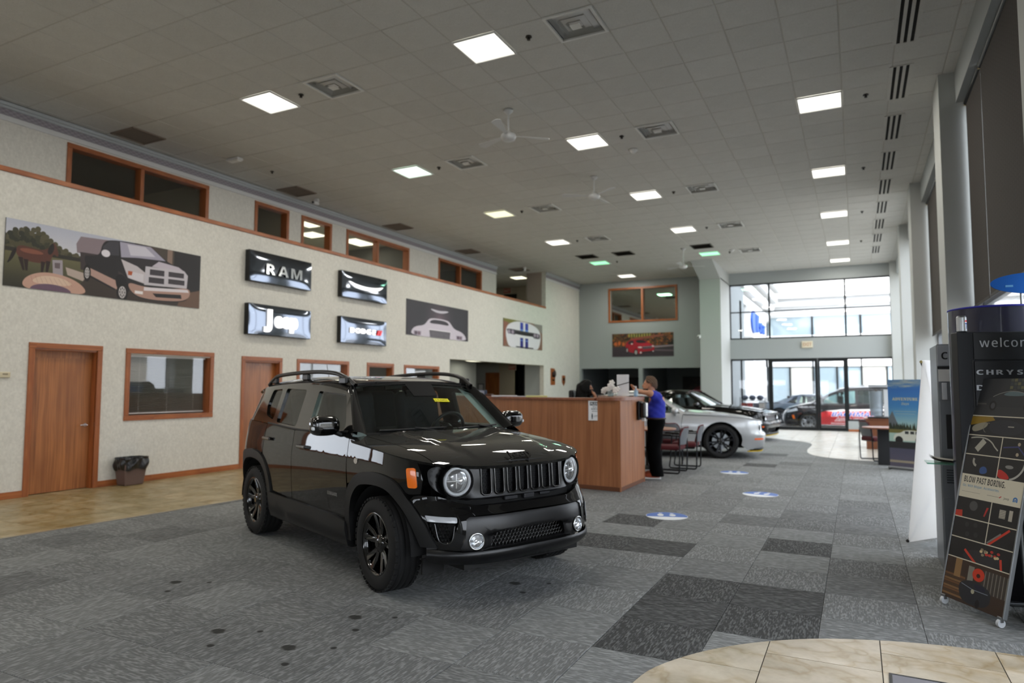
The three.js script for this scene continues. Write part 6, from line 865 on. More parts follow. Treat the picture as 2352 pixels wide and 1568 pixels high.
const stripeArt = canvasTex(1024, 304, (g, w, h) => {
  const P = (a) => a.map(([u, v]) => [u * w, v * h]); g.fillStyle = '#8b6a58'; g.fillRect(0, 0, w, h); path(g, P([[0, 0], [0.4, 0], [0.35, 0.15], [0, 0.12]]), '#7d7a3a'); path(g, P([[0.75, 0], [1, 0], [1, 0.35], [0.85, 0.2]]), '#8f8a84'); path(g, P([[0, 0.1], [0.1, 0.12], [0.06, 0.9], [0, 1]]), '#93604f');
  blob(g, P([[0.05, 0.5], [0.08, 0.25], [0.2, 0.1], [0.35, 0.02], [0.65, 0.02], [0.85, 0.14], [0.95, 0.34], [0.95, 0.6], [0.92, 0.85], [0.85, 1.05], [0.15, 1.05], [0.08, 0.8]]), '#e9e6ec');
  for (const [a, b] of [[0.405, 0.48], [0.535, 0.61]]) { path(g, P([[a, 0.05], [b, 0.05], [b, 0.4], [a, 0.4]]), '#2b3fae'); path(g, P([[a, 0.62], [b, 0.62], [b, 1], [a, 1]]), '#2a2f8c'); g.fillStyle = '#6f9be0'; g.fillRect(a * w, h * 0.3, (b - a) * w, h * 0.06); g.fillRect(a * w, h * 0.7, (b - a) * w, h * 0.03); }
  blob(g, P([[0.07, 0.4], [0.1, 0.34], [0.5, 0.37], [0.9, 0.36], [0.94, 0.42], [0.93, 0.56], [0.85, 0.58], [0.74, 0.56], [0.5, 0.58], [0.26, 0.54], [0.12, 0.52]]), '#3a3840'); path(g, P([[0.3, 0.41], [0.72, 0.42], [0.72, 0.5], [0.3, 0.49]]), '#1d1b20'); blob(g, P([[0.26, 0.5], [0.5, 0.53], [0.76, 0.51], [0.75, 0.59], [0.5, 0.62], [0.27, 0.58]]), '#efecf0');
  for (const u of [0.13, 0.22, 0.79, 0.87]) { ell(g, u * w, h * 0.45, w * 0.037, h * 0.085, '#8c7f92'); ell(g, u * w, h * 0.45, w * 0.02, h * 0.05, '#b7a6b4'); } g.fillStyle = '#201e22'; g.fillRect(w * 0.3, h * 0.95, w * 0.45, h * 0.04); grain(g, w, h);
});
printed('wall_poster', 'poster of a white coupe front with two blue stripes', 'poster', 3.04, 0.91, 0.012, [WX + 0.001, 3.273, -20.85], Math.PI / 2, stripeArt);
const redArt = canvasTex(1024, 384, (g, w, h) => {
  const P = (a) => a.map(([u, v]) => [u * w, v * h]); g.fillStyle = '#4b2c1a'; g.fillRect(0, 0, w, h); for (let k = 0; k < 420; k++) { const u = hash(k, 1, 5), v = hash(k, 2, 5) * 0.55; ell(g, u * w, v * h, 8 + hash(k, 3, 5) * 16, 6 + hash(k, 4, 5) * 14, ['#7c4520', '#3c2716', '#96551f', '#2a2416', '#5d4a22'][k % 5]); } for (let k = 0; k < 26; k++) { g.fillStyle = ['#c9d06a', '#7d8a3a', '#2b2a18'][k % 3]; g.fillRect(w * (0.28 + k * 0.014), h * 0.02, 8, h * 0.14); } path(g, P([[0.33, 0.2], [0.85, 0.06], [0.85, 0.14], [0.33, 0.3]]), '#8c4c3a'); for (const [u, v] of [[0.06, 0.44], [0.12, 0.42], [0.19, 0.46], [0.6, 0.4]]) ell(g, u * w, v * h, 26, 30, '#c8622a'); path(g, P([[0.92, 0.45], [1, 0.35], [1, 0.85], [0.9, 0.8]]), '#15120f');
  path(g, P([[0, 0.58], [1, 0.52], [1, 1], [0, 1]]), '#3a3038'); path(g, P([[0.66, 0.56], [1, 0.52], [1, 0.58], [0.68, 0.64]]), '#8f7f86'); path(g, P([[0.7, 0.7], [1, 0.74], [1, 0.8], [0.7, 0.76]]), '#665860');
  blob(g, P([[0.22, 0.55], [0.24, 0.38], [0.3, 0.28], [0.45, 0.25], [0.53, 0.28], [0.6, 0.42], [0.68, 0.5], [0.7, 0.62], [0.68, 0.82], [0.55, 0.88], [0.42, 0.88], [0.25, 0.78]]), '#a8142a'); blob(g, P([[0.26, 0.4], [0.3, 0.31], [0.36, 0.3], [0.36, 0.44], [0.27, 0.48]]), '#3b2730'); blob(g, P([[0.38, 0.3], [0.48, 0.28], [0.54, 0.32], [0.58, 0.42], [0.42, 0.43]]), '#2b2228'); ell(g, w * 0.33, h * 0.45, 16, 12, '#e8c8cc'); path(g, P([[0.4, 0.46], [0.58, 0.43], [0.67, 0.52], [0.5, 0.55]]), '#c42238'); path(g, P([[0.5, 0.58], [0.65, 0.55], [0.66, 0.66], [0.51, 0.7]]), '#5d4a55'); g.fillStyle = '#c9bcc4'; g.fillRect(w * 0.5, h * 0.575, w * 0.155, 4); blob(g, P([[0.42, 0.58], [0.49, 0.57], [0.5, 0.64], [0.44, 0.64]]), '#e6d6da'); blob(g, P([[0.65, 0.53], [0.69, 0.54], [0.69, 0.6], [0.66, 0.6]]), '#e6d6da'); path(g, P([[0.48, 0.8], [0.68, 0.76], [0.67, 0.84], [0.5, 0.88]]), '#2a1f26'); ell(g, w * 0.475, h * 0.83, 14, 14, '#efe4ea'); ell(g, w * 0.675, h * 0.78, 9, 10, '#efe4ea'); wheelArt(g, w * 0.395, h * 0.82, h * 0.13, 0.62); wheelArt(g, w * 0.25, h * 0.72, h * 0.11, 0.45); grain(g, w, h, 14);
});
printed('wall_poster', 'poster of a red SUV on an autumn road below the framed upper window', 'poster', 2.46, 0.92, 0.012, [-7.46, 3.165, FZ + 0.001], 0, redArt);
{ // dim posters in the two dark rooms
  const dim = (c1, c2) => canvasTex(512, 256, (g, w, h) => { g.fillStyle = c1; g.fillRect(0, 0, w, h); for (let k = 0; k < 60; k++) ell(g, hash(k, 1, 9) * w, hash(k, 2, 9) * h * 0.6, 20, 14, ['#2a2019', '#1b1714', '#33261c'][k % 3]); blob(g, [[90, 180], [130, 120], [220, 95], [330, 105], [400, 150], [430, 200], [380, 220], [120, 215]], c2); blob(g, [[200, 125], [240, 105], [310, 110], [330, 140], [210, 145]], '#120d0d'); ell(g, 150, 210, 26, 28, '#0c0a0a'); ell(g, 370, 212, 26, 28, '#0c0a0a'); });
  printed('wall_poster', 'dim poster with a dark red car in the left dark room', 'poster', 2.0, 0.9, 0.012, [-8.6, 1.5, -30.05], 0, dim('#1c1614', '#4b0f14')); printed('wall_poster', 'dim poster with a red car in the right dark room', 'poster', 2.2, 0.95, 0.012, [-5.7, 1.5, -30.05], 0, dim('#15100f', '#7a1420'));
}
// four glossy brand signs
{
  const face = std(0x6a6f78, 0.06, { metalness: 1 }), side = std(0x0e0f11, 0.4), glow = std(0xffffff, 0.3, { emissive: new THREE.Color(1, 1, 1), emissiveIntensity: 1.1 }), chromeL = std(0xdfe3e6, 0.12, { metalness: 1 });
  const sign = (z, y, label) => { const t = thing('wall_sign', label, 'sign', [WX + 0.001, y, z], Math.PI / 2, 'glossy wall signs'); obj('cabinet', rbox(1.62, 0.585, 0.11, 0.012, 0, 0, 0.055), side, t);
    // slightly pillowed mirror-black face
    obj('face', sheet((s, q) => { const x = (s * 2 - 1), v = (q * 2 - 1); return [x * 0.8, v * 0.28, 0.112 + 0.012 * (1 - Math.pow(Math.abs(x), 5)) * (1 - Math.pow(Math.abs(v), 4))]; }, 24, 12), face, t, false); return t; };
  const a = sign(-9.755, 3.76, 'glossy black sign with three chrome capital letters, upper left of four'); [['R', -0.32], ['A', 0], ['M', 0.35]].forEach(([c, x]) => obj('letter', [text(c, 0.2, 0.03).applyMatrix4(new THREE.Matrix4().makeScale(1.45, 1, 1)).translate(x, -0.02, 0.125)], chromeL, a));
  const b = sign(-12.295, 3.765, 'glossy black sign with a lit silver wing emblem, upper right of four'); obj('wing_emblem', extr(smooth([[-0.6, 0.07], [-0.34, 0.03], [0, 0.01], [0.34, 0.03], [0.6, 0.07], [0.42, -0.03], [0.22, -0.06], [0, -0.07], [-0.22, -0.06], [-0.42, -0.03]], 4), 0.03).translate(0, 0, 0.125), glow, b);
  const c = sign(-9.765, 2.762, 'glossy sign with bright white rounded lettering, lower left of four'); [['J', -0.3, 0.31, 0], ['e', -0.1, 0.24, -0.03], ['e', 0.09, 0.24, -0.03], ['p', 0.285, 0.24, -0.075]].forEach(([k, x, s, y]) => obj('letter', new TextGeometry(k, { font, size: s, depth: 0.03, curveSegments: 5, bevelEnabled: true, bevelThickness: 0.008, bevelSize: 0.022, bevelSegments: 2 }).translate(x - 0.09, -0.11 + (k === 'J' ? -0.01 : 0), 0.128), glow, c));
  const d = sign(-12.295, 2.755, 'glossy sign with white capitals and two red slashes, lower right of four'); [...'DODGE'].forEach((k, i) => obj('letter', text(k, 0.115, 0.03).applyMatrix4(new THREE.Matrix4().makeScale(1.5, 1, 1)).translate(-0.46 + i * 0.19, 0, 0.126), glow, d)); for (const x of [0.45, 0.53]) obj('slash', extr([[x - 0.04, -0.06], [x + 0.015, -0.06], [x + 0.065, 0.06], [x + 0.01, 0.06]], 0.03).translate(0, 0, 0.126), std(0xc8202a, 0.3, { emissive: new THREE.Color(0.8, 0.05, 0.06), emissiveIntensity: 0.5 }), d);
  
}
{ // small wall things
  const pl = (z, y0, y1, w, l, pts) => { const t = thing('wall_plaque', l, 'plaque', [WX + 0.001, 0, z], Math.PI / 2); obj('board', extr(pts, 0.02).translate(0, 0, 0), M.trim, t); obj('face_plate', rbox(w * 0.62, (y1 - y0) * 0.3, 0.006, 0.002, 0, lerp(y0, y1, 0.62), 0.024), std(0x2a2320, 0.35, { metalness: 0.4 }), t); obj('name_plate', rbox(w * 0.55, (y1 - y0) * 0.12, 0.006, 0.002, 0, lerp(y0, y1, 0.3), 0.024), std(0x8d6f45, 0.3, { metalness: 0.8 }), t); return t; };
  const a = pl(-23.35, 1.58, 2.2, 0.4, 'dark carved wooden plaque right of the wide opening', roundPoly([[-0.22, 1.58], [0.18, 1.58], [0.18, 1.85], [0.26, 2.0], [0.2, 2.12], [0.12, 2.2], [-0.22, 2.2]], 0.03)); obj('carved_head', new THREE.SphereGeometry(0.12, 14, 10).scale(1, 1.1, 0.4).translate(0.1, 2.0, 0.03), std(0x3a2a20, 0.5), a);
  pl(-24.38, 1.56, 1.95, 0.3, 'small shield-shaped wooden plaque nearest the far corner', [[-0.15, 1.95], [-0.15, 1.68], [0, 1.56], [0.15, 1.68], [0.15, 1.95]]);
  const th = thing('thermostat', 'small beige thermostat left of the first door', 'thermostat', [WX + 0.001, 1.65, -5.02], Math.PI / 2); obj('housing', rbox(0.13, 0.075, 0.035, 0.01, 0, 0, 0.018), std(0xd9cdb0, 0.5), th); obj('dial', rbox(0.06, 0.02, 0.008, 0.003, 0, 0.01, 0.038), std(0x9c9078, 0.5), th);
  const exit = (pos, turn, l, lit) => { const t = thing('exit_sign', l, 'exit sign', pos, turn); const c = std(lit ? 0xb8402e : 0xd8cfba, 0.5); obj('housing', rbox(0.36, 0.24, 0.06, 0.01, 0, 0, 0.03), lit ? std(0xd9d2c4, 0.5) : std(0xd6cdb6, 0.5), t); obj('face', rbox(0.33, 0.2, 0.006, 0.002, 0, 0, 0.062), c, t); [...'EXIT'].forEach((k, i) => obj('letter', text(k, 0.12, 0.005).translate(-0.105 + i * 0.07, 0, 0.064), lit ? std(0xe9d9cc, 0.5) : std(0xbf9d7e, 0.5), t)); return t; };
  exit([-1.51, 3.02, FZ + 0.001], 0, 'pale exit sign on the beam above the glass entrance', false); exit([-12.86, 2.33, -25.49], 0, 'red exit sign under the corridor ceiling', true); exit([-13.1, 5.57, -25.49], 0, 'red exit sign at the back of the upper landing', true);
  const ud = struct('door_6', null, null, 'dark doorway at the end of the upper landing'); obj('leaf', bx(-13.28, -12.67, 4.38, 5.42, -25.5, -25.48), std(0x23261f, 0.8), ud);
  const cd = struct('door_7', null, null, 'orange wood door at the back of the corridor'); obj('leaf', rbx(-14.1, -13.54, 0, 2.07, -25.58, -25.54, 0.004), M.oak, cd); obj('casing', [bx(-14.15, -14.1, 0, 2.11, -25.6, -25.48), bx(-13.54, -13.49, 0, 2.11, -25.6, -25.48), bx(-14.1, -13.54, 2.07, 2.11, -25.6, -25.48)], M.trim, cd);
  const sw = thing('framed_notice', 'small dark framed notice beside the corridor door', 'frame', [-14.38, 1.48, -25.49], 0); obj('frame', extr(rect(-0.14, -0.16, 0.14, 0.16), 0.02, [rect(-0.11, -0.13, 0.11, 0.13)]), M.black, sw); obj('sheet', box(0.22, 0.26, 0.004, 0, 0, 0.006), M.paper, sw);
  const pd = thing('panel_door', 'open dark panelled door inside the upper room', 'door', [-12.9, 4.38, -10.9], 0.3); obj('leaf', rbox(0.85, 1.3, 0.04, 0.004, 0, 0.65, 0), std(0x4a1e10, 0.5), pd); obj('knob', sph(0.03, -0.35, 0.6, 0.05), M.chrome, pd);
  // waste basket with a black liner
  const wb = thing('waste_basket', 'brown plastic waste basket with a black bag by the first door', 'waste bin', [-9.93, 0.003, -6.74], Math.PI / 2);
  const taper = (w0, d0, w1, d1, h) => { const g = rbox(1, 1, 1, 0.08, 0, 0.5, 0, 3), p = g.attributes.position; for (let i = 0; i < p.count; i++) { const y = p.getY(i); p.setXYZ(i, p.getX(i) * lerp(w0, w1, y), y * h, p.getZ(i) * lerp(d0, d1, y)); } g.computeVertexNormals(); return g; };
  obj('bin', taper(0.3, 0.2, 0.38, 0.27, 0.34), std(0x6b564f, 0.55), wb); const bag = (() => { const g = sheet((s, t) => { const a = s * 2 * Math.PI, k = 1 + 0.05 * Math.sin(a * 7 + t * 5) + 0.03 * Math.sin(a * 13 - t * 3), e = 4, r = 1 / Math.pow(Math.pow(Math.abs(Math.cos(a)), e) + Math.pow(Math.abs(Math.sin(a)), e), 1 / e); const R = t < 0.75 ? 1.02 + 0.06 * Math.sin(t * 5) : lerp(1.05, 0.9, (t - 0.75) * 4), y = t < 0.75 ? 0.24 + t * 0.24 + 0.015 * Math.sin(a * 5) * (1 - t) : 0.42 - (t - 0.75) * 0.5; return [Math.cos(a) * r * 0.205 * k * R, y, Math.sin(a) * r * 0.148 * k * R]; }, 90, 16, true); return g; })(); obj('liner', bag, phy(0x0b0b0d, 0.3, { clearcoat: 0.4, clearcoatRoughness: 0.3 }), wb, false);
  // round stickers on the floor
  [[-2.02, -8.01, 0.3], [-1.25, -10.23, -0.2], [-1.97, -12.61, 0.1]].forEach(([x, z, a], i) => { const t = thing('floor_sticker', ['round blue and white floor sticker nearest the black car', 'round blue and white floor sticker in the middle of the aisle', 'round blue and white floor sticker beside the maroon chairs'][i], 'sticker', [x, 0.0005, z], a, 'round floor stickers'); obj('disc', cyl(0.24, 0.24, 0.002, 0, 0.001, 0, 40), std(0xdfe3ea, 0.5), t); obj('print', new THREE.CircleGeometry(0.235, 40).rotateX(-Math.PI / 2).translate(0, 0.0026, 0), std(0xffffff, 0.5, { map: canvasTex(256, 256, (g, w) => { g.fillStyle = '#e8eaee'; g.fillRect(0, 0, w, w); g.fillStyle = '#3f68b8'; g.fillRect(0, 0, w, w * 0.62); ell(g, 90, 100, 20, 34, '#e8eaee'); ell(g, 165, 100, 20, 34, '#e8eaee'); ell(g, 92, 42, 13, 12, '#e8eaee'); ell(g, 163, 42, 13, 12, '#e8eaee'); }) }), t, false); });
}

// ================= PEOPLE =================
// mesh a signed distance field with surface nets
function nets(f, lo, hi, cell) {
  const n = [0, 1, 2].map((k) => Math.ceil((hi[k] - lo[k]) / cell) + 1), N = n[0] * n[1] * n[2], v = new Float32Array(N), id = (i, j, k) => (k * n[1] + j) * n[0] + i;
  for (let k = 0; k < n[2]; k++) for (let j = 0; j < n[1]; j++) for (let i = 0; i < n[0]; i++) v[id(i, j, k)] = f(lo[0] + i * cell, lo[1] + j * cell, lo[2] + k * cell);
  const map = new Int32Array(N).fill(-1), P = [];
  for (let k = 0; k < n[2] - 1; k++) for (let j = 0; j < n[1] - 1; j++) for (let i = 0; i < n[0] - 1; i++) {
    let s = 0, c = [0, 0, 0], m = 0; const q = []; for (let b = 0; b < 8; b++) { const x = v[id(i + (b & 1), j + ((b >> 1) & 1), k + (b >> 2))]; q.push(x); if (x < 0) m++; } if (!m || m === 8) continue;
    for (let a = 0; a < 8; a++) for (const e of [1, 2, 4]) if (!(a & e) && (q[a] < 0) !== (q[a | e] < 0)) { const t = q[a] / (q[a] - q[a | e]); c[0] += (a & 1) + (e === 1 ? t : 0); c[1] += ((a >> 1) & 1) + (e === 2 ? t : 0); c[2] += (a >> 2) + (e === 4 ? t : 0); s++; }
    map[id(i, j, k)] = P.length / 3; P.push(lo[0] + (i + c[0] / s) * cell, lo[1] + (j + c[1] / s) * cell, lo[2] + (k + c[2] / s) * cell);
  }
  const I = [], quad = (a, b, c, d, r) => { if (a < 0 || b < 0 || c < 0 || d < 0) return; r ? I.push(a, c, b, a, d, c) : I.push(a, b, c, a, c, d); };
  for (let k = 1; k < n[2] - 1; k++) for (let j = 1; j < n[1] - 1; j++) for (let i = 1; i < n[0] - 1; i++) { const a = v[id(i, j, k)] < 0;
    if (a !== v[id(i + 1, j, k)] < 0) quad(map[id(i, j - 1, k - 1)], map[id(i, j, k - 1)], map[id(i, j, k)], map[id(i, j - 1, k)], !a);
    if (a !== v[id(i, j + 1, k)] < 0) quad(map[id(i - 1, j, k - 1)], map[id(i - 1, j, k)], map[id(i, j, k)], map[id(i, j, k - 1)], !a);
    if (a !== v[id(i, j, k + 1)] < 0) quad(map[id(i - 1, j - 1, k)], map[id(i, j - 1, k)], map[id(i, j, k)], map[id(i - 1, j, k)], !a); }
  const g = new THREE.BufferGeometry(), nr = [], e = cell * 0.7; for (let i = 0; i < P.length; i += 3) { const [x, y, z] = [P[i], P[i + 1], P[i + 2]]; let a = f(x + e, y, z) - f(x - e, y, z), b = f(x, y + e, z) - f(x, y - e, z), c = f(x, y, z + e) - f(x, y, z - e); const l = Math.hypot(a, b, c) || 1; nr.push(a / l, b / l, c / l); }
  g.setAttribute('position', new THREE.Float32BufferAttribute(P, 3)); g.setAttribute('normal', new THREE.Float32BufferAttribute(nr, 3)); g.setIndex(I); return g;
}
const smin = (a, b, k) => { const h = clamp(0.5 + 0.5 * (b - a) / k); return lerp(b, a, h) - k * h * (1 - h); };
const bone = (a, b, ra, rb) => (x, y, z) => { const dx = b[0] - a[0], dy = b[1] - a[1], dz = b[2] - a[2], t = clamp(((x - a[0]) * dx + (y - a[1]) * dy + (z - a[2]) * dz) / (dx * dx + dy * dy + dz * dz || 1)); return Math.hypot(x - a[0] - dx * t, y - a[1] - dy * t, z - a[2] - dz * t) - lerp(ra, rb, t); };
const egg = (c, r) => (x, y, z) => { const k = Math.hypot((x - c[0]) / r[0], (y - c[1]) / r[1], (z - c[2]) / r[2]); return (k - 1) * Math.min(...r); };
const join = (list, k) => (x, y, z) => list.reduce((a, f) => smin(a, f(x, y, z), k), 9);
const headSdf = (cx, cy, cz, s = 1) => { // face towards +x
  const h = join([egg([cx - 0.01 * s, cy + 0.02 * s, cz], [0.098 * s, 0.112 * s, 0.078 * s]), egg([cx + 0.025 * s, cy - 0.05 * s, cz], [0.07 * s, 0.075 * s, 0.06 * s])], 0.04), nose = bone([cx + 0.092 * s, cy + 0.02 * s, cz], [cx + 0.108 * s, cy - 0.015 * s, cz], 0.009 * s, 0.015 * s), brow = bone([cx + 0.082 * s, cy + 0.035 * s, cz - 0.035 * s], [cx + 0.082 * s, cy + 0.035 * s, cz + 0.035 * s], 0.012 * s, 0.012 * s), chin = egg([cx + 0.075 * s, cy - 0.095 * s, cz], [0.026 * s, 0.022 * s, 0.03 * s]), lip = bone([cx + 0.09 * s, cy - 0.052 * s, cz - 0.018 * s], [cx + 0.09 * s, cy - 0.052 * s, cz + 0.018 * s], 0.009 * s, 0.009 * s), ears = [-1, 1].map((q) => egg([cx - 0.015 * s, cy + 0.0 * s, cz + q * 0.08 * s], [0.02 * s, 0.033 * s, 0.012 * s])), eyes = [-1, 1].map((q) => egg([cx + 0.088 * s, cy + 0.016 * s, cz + q * 0.031 * s], [0.014 * s, 0.011 * s, 0.016 * s]));
  const all = join([h, nose, brow, chin, lip, ...ears], 0.014 * s); return (x, y, z) => { let d = all(x, y, z); for (const e of eyes) d = Math.max(d, -e(x, y, z)); return d; };
};
function hand(wrist, dir, palmN, L, side) { // five fingers curled; dir along the palm, palmN out of the palm
  const D = new THREE.Vector3(...dir).normalize(), Np = new THREE.Vector3(...palmN).normalize(), S = D.clone().cross(Np).multiplyScalar(side), W = new THREE.Vector3(...wrist), at = (a, b, c) => { const p = W.clone().addScaledVector(D, a * L).addScaledVector(S, b * L).addScaledVector(Np, c * L); return [p.x, p.y, p.z]; };
  const palm = join([bone(at(0, 0, 0), at(0.45, 0.12, 0), 0.026, 0.02), bone(at(0, 0, 0), at(0.45, -0.14, 0), 0.026, 0.02), bone(at(0.05, 0, 0), at(0.47, 0, 0), 0.024, 0.02)], 0.015), fs = [[0.17, 0.9, 0.0], [0.06, 1.0, 0], [-0.06, 0.95, 0], [-0.17, 0.78, 0]].map(([b, l]) => join([bone(at(0.44, b, 0), at(lerp(0.44, l, 0.5), b, 0.1), 0.0095, 0.009), bone(at(lerp(0.44, l, 0.5), b, 0.1), at(lerp(0.44, l, 0.85), b, 0.28), 0.009, 0.008)], 0.004));
  const th = join([bone(at(0.1, 0.16, 0.02), at(0.3, 0.32, 0.1), 0.013, 0.011), bone(at(0.3, 0.32, 0.1), at(0.5, 0.3, 0.2), 0.011, 0.009)], 0.005); return (x, y, z) => smin(palm(x, y, z), Math.min(th(x, y, z), ...fs.map((f) => f(x, y, z))), 0.006);
}
const skin = std(0xc08a6c, 0.55), skin2 = std(0xa87557, 0.55);
{
  const t = thing('person', 'standing person in a blue polo shirt and black trousers leaning at the reception desk', 'person', [-3.0, 0.002, -11.2], Math.PI + 0.26);
  const hc = [0.085, 1.53, 0], elbN = [0.07, 1.4, -0.3], elbF = [0.1, 1.4, 0.29], wrN = [0.27, 1.43, -0.08], wrF = [0.29, 1.445, 0.07];
  const parts = [headSdf(...hc), bone([0.03, 1.36, 0], [0.06, 1.46, 0], 0.058, 0.054), bone([-0.03, 1.1, 0], [-0.03, 1.28, 0], 0.12, 0.13), bone([-0.03, 1.34, -0.15], [-0.03, 1.34, 0.15], 0.06, 0.06), bone([-0.02, 0.95, 0], [-0.03, 1.1, 0], 0.12, 0.12)];
  for (const s of [-1, 1]) parts.push(bone([-0.02, 0.93, s * 0.085], [0.03, 0.5, s * 0.1], 0.1, 0.07), bone([0.03, 0.5, s * 0.1], [-0.03, 0.1, s * 0.1], 0.065, 0.045), bone([-0.03, 0.06, s * 0.1], [0.1, 0.04, s * 0.115], 0.04, 0.03));
  const arms = [bone([-0.03, 1.34, -0.17], elbN, 0.055, 0.047), bone(elbN, wrN, 0.046, 0.03), bone([-0.03, 1.34, 0.17], elbF, 0.055, 0.047), bone(elbF, wrF, 0.046, 0.03)];
  const bodyF = join([...parts, ...arms], 0.035), hn = hand(wrN, [0.5, 0.25, 0.75], [0.2, 0.8, 0.3], 0.17, -1), hf = hand(wrF, [0.45, 0.3, -0.7], [0.2, 0.7, -0.3], 0.17, 1);
  const b1 = nets(bodyF, [-0.25, 0, -0.42], [0.36, 1.34, 0.42], 0.014), b2 = nets((x, y, z) => bodyF(x, y, z), [-0.12, 1.3, -0.4], [0.34, 1.7, 0.4], 0.007), b3 = nets((x, y, z) => Math.min(hn(x, y, z), hf(x, y, z)), [0.2, 1.36, -0.16], [0.46, 1.6, 0.16], 0.004);
  obj('body', [b1, b2, b3], skin, t);
  const shirt = join([bone([-0.02, 1.0, -0.05], [-0.035, 1.2, -0.05], 0.14, 0.135), bone([-0.02, 1.0, 0.05], [-0.035, 1.2, 0.05], 0.14, 0.135), egg([0.02, 1.08, 0], [0.15, 0.13, 0.165]), bone([-0.035, 1.32, -0.15], [-0.035, 1.32, 0.15], 0.083, 0.083), bone([-0.03, 1.345, -0.17], [0.035, 1.38, -0.255], 0.075, 0.07), bone([-0.03, 1.345, 0.17], [0.05, 1.382, 0.25], 0.075, 0.07)], 0.05);
  obj('polo_shirt', nets((x, y, z) => Math.max(shirt(x, y, z) + 0.004 * Math.sin(y * 60 + z * 25) * Math.sin(x * 40 + 2), 0.965 + 0.25 * (-x) * 0.25 - y, -(Math.hypot(x - 0.055, z) - 0.062) - Math.max(0, 1.36 - y) * 9), [-0.24, 0.9, -0.38], [0.24, 1.48, 0.38], 0.01), std(0x2430a8, 0.8), t);
  obj('collar', new THREE.TorusGeometry(0.066, 0.016, 8, 28).rotateX(Math.PI / 2).rotateZ(-0.35).translate(0.035, 1.405, 0), std(0x222c9c, 0.8), t);
  const trs = join([bone([-0.02, 0.93, -0.07], [-0.02, 0.93, 0.07], 0.145, 0.145), ...[-1, 1].flatMap((s) => [bone([-0.015, 0.92, s * 0.085], [0.03, 0.5, s * 0.1], 0.135, 0.115), bone([0.03, 0.5, s * 0.1], [-0.025, 0.04, s * 0.105], 0.115, 0.105)])], 0.03);
  obj('trousers', nets((x, y, z) => Math.max(trs(x, y, z) + 0.004 * Math.sin(y * 22 + x * 30), y - 1.0, 0.05 - y), [-0.2, 0.03, -0.27], [0.2, 1.05, 0.27], 0.012), phy(0x050506, 0.95, { specularIntensity: 0.2 }), t);
  obj('belt', new THREE.TorusGeometry(1, 0.1, 6, 36).rotateX(Math.PI / 2).scale(0.155, 0.18, 0.205).translate(-0.015, 0.985, 0), std(0x2a1a12, 0.5), t);
  for (const s of [-1, 1]) { obj('shoe', new THREE.SphereGeometry(1, 18, 12).scale(0.135, 0.055, 0.05).translate(0.05, 0.065, s * 0.115), std(0xa4482a, 0.6), t); obj('shoe_sole', rbox(0.27, 0.03, 0.098, 0.014, 0.05, 0.017, s * 0.115), std(0xe4e2de, 0.6), t); }
  const hair = (x, y, z) => { const d = headSdf(...hc)(x, y, z); const bumps = 0.005 * Math.sin(x * 120) * Math.sin(y * 95 + z * 80); const front = (x - hc[0]) - 0.055 + Math.max(0, hc[1] + 0.055 - y) * 1.5; return Math.max(d - 0.02 - bumps, front, hc[1] - 0.075 - y, -(Math.hypot(x - hc[0] + 0.005, y - hc[1]) - 0.04) * (Math.abs(z) > 0.07 ? 1 : -1) * (Math.abs(z) > 0.07 ? 1 : 0) - (Math.abs(z) > 0.07 ? 0 : 9)); };
  obj('hair', nets(hair, [-0.08, 1.42, -0.13], [0.22, 1.69, 0.13], 0.006), std(0x5b4636, 0.85), t);
  obj('face_mask', nets((x, y, z) => Math.max(headSdf(...hc)(x, y, z) - 0.008, -(x - hc[0] - 0.02), y - hc[1] + 0.055, hc[1] - 0.13 - y), [0.05, 1.38, -0.1], [0.24, 1.5, 0.1], 0.005), std(0x101012, 0.8), t);
  for (const s of [-1, 1]) obj('mask_strap', rod([hc[0] + 0.04, hc[1] - 0.08, s * 0.062], [hc[0] - 0.005, hc[1] - 0.005, s * 0.084], 0.0025, 5), std(0x101012, 0.8), t);
  obj('watch', new THREE.TorusGeometry(0.036, 0.008, 6, 20).rotateY(0.9).rotateX(0.3).translate(0.245, 1.424, -0.105), M.steel, t);
}
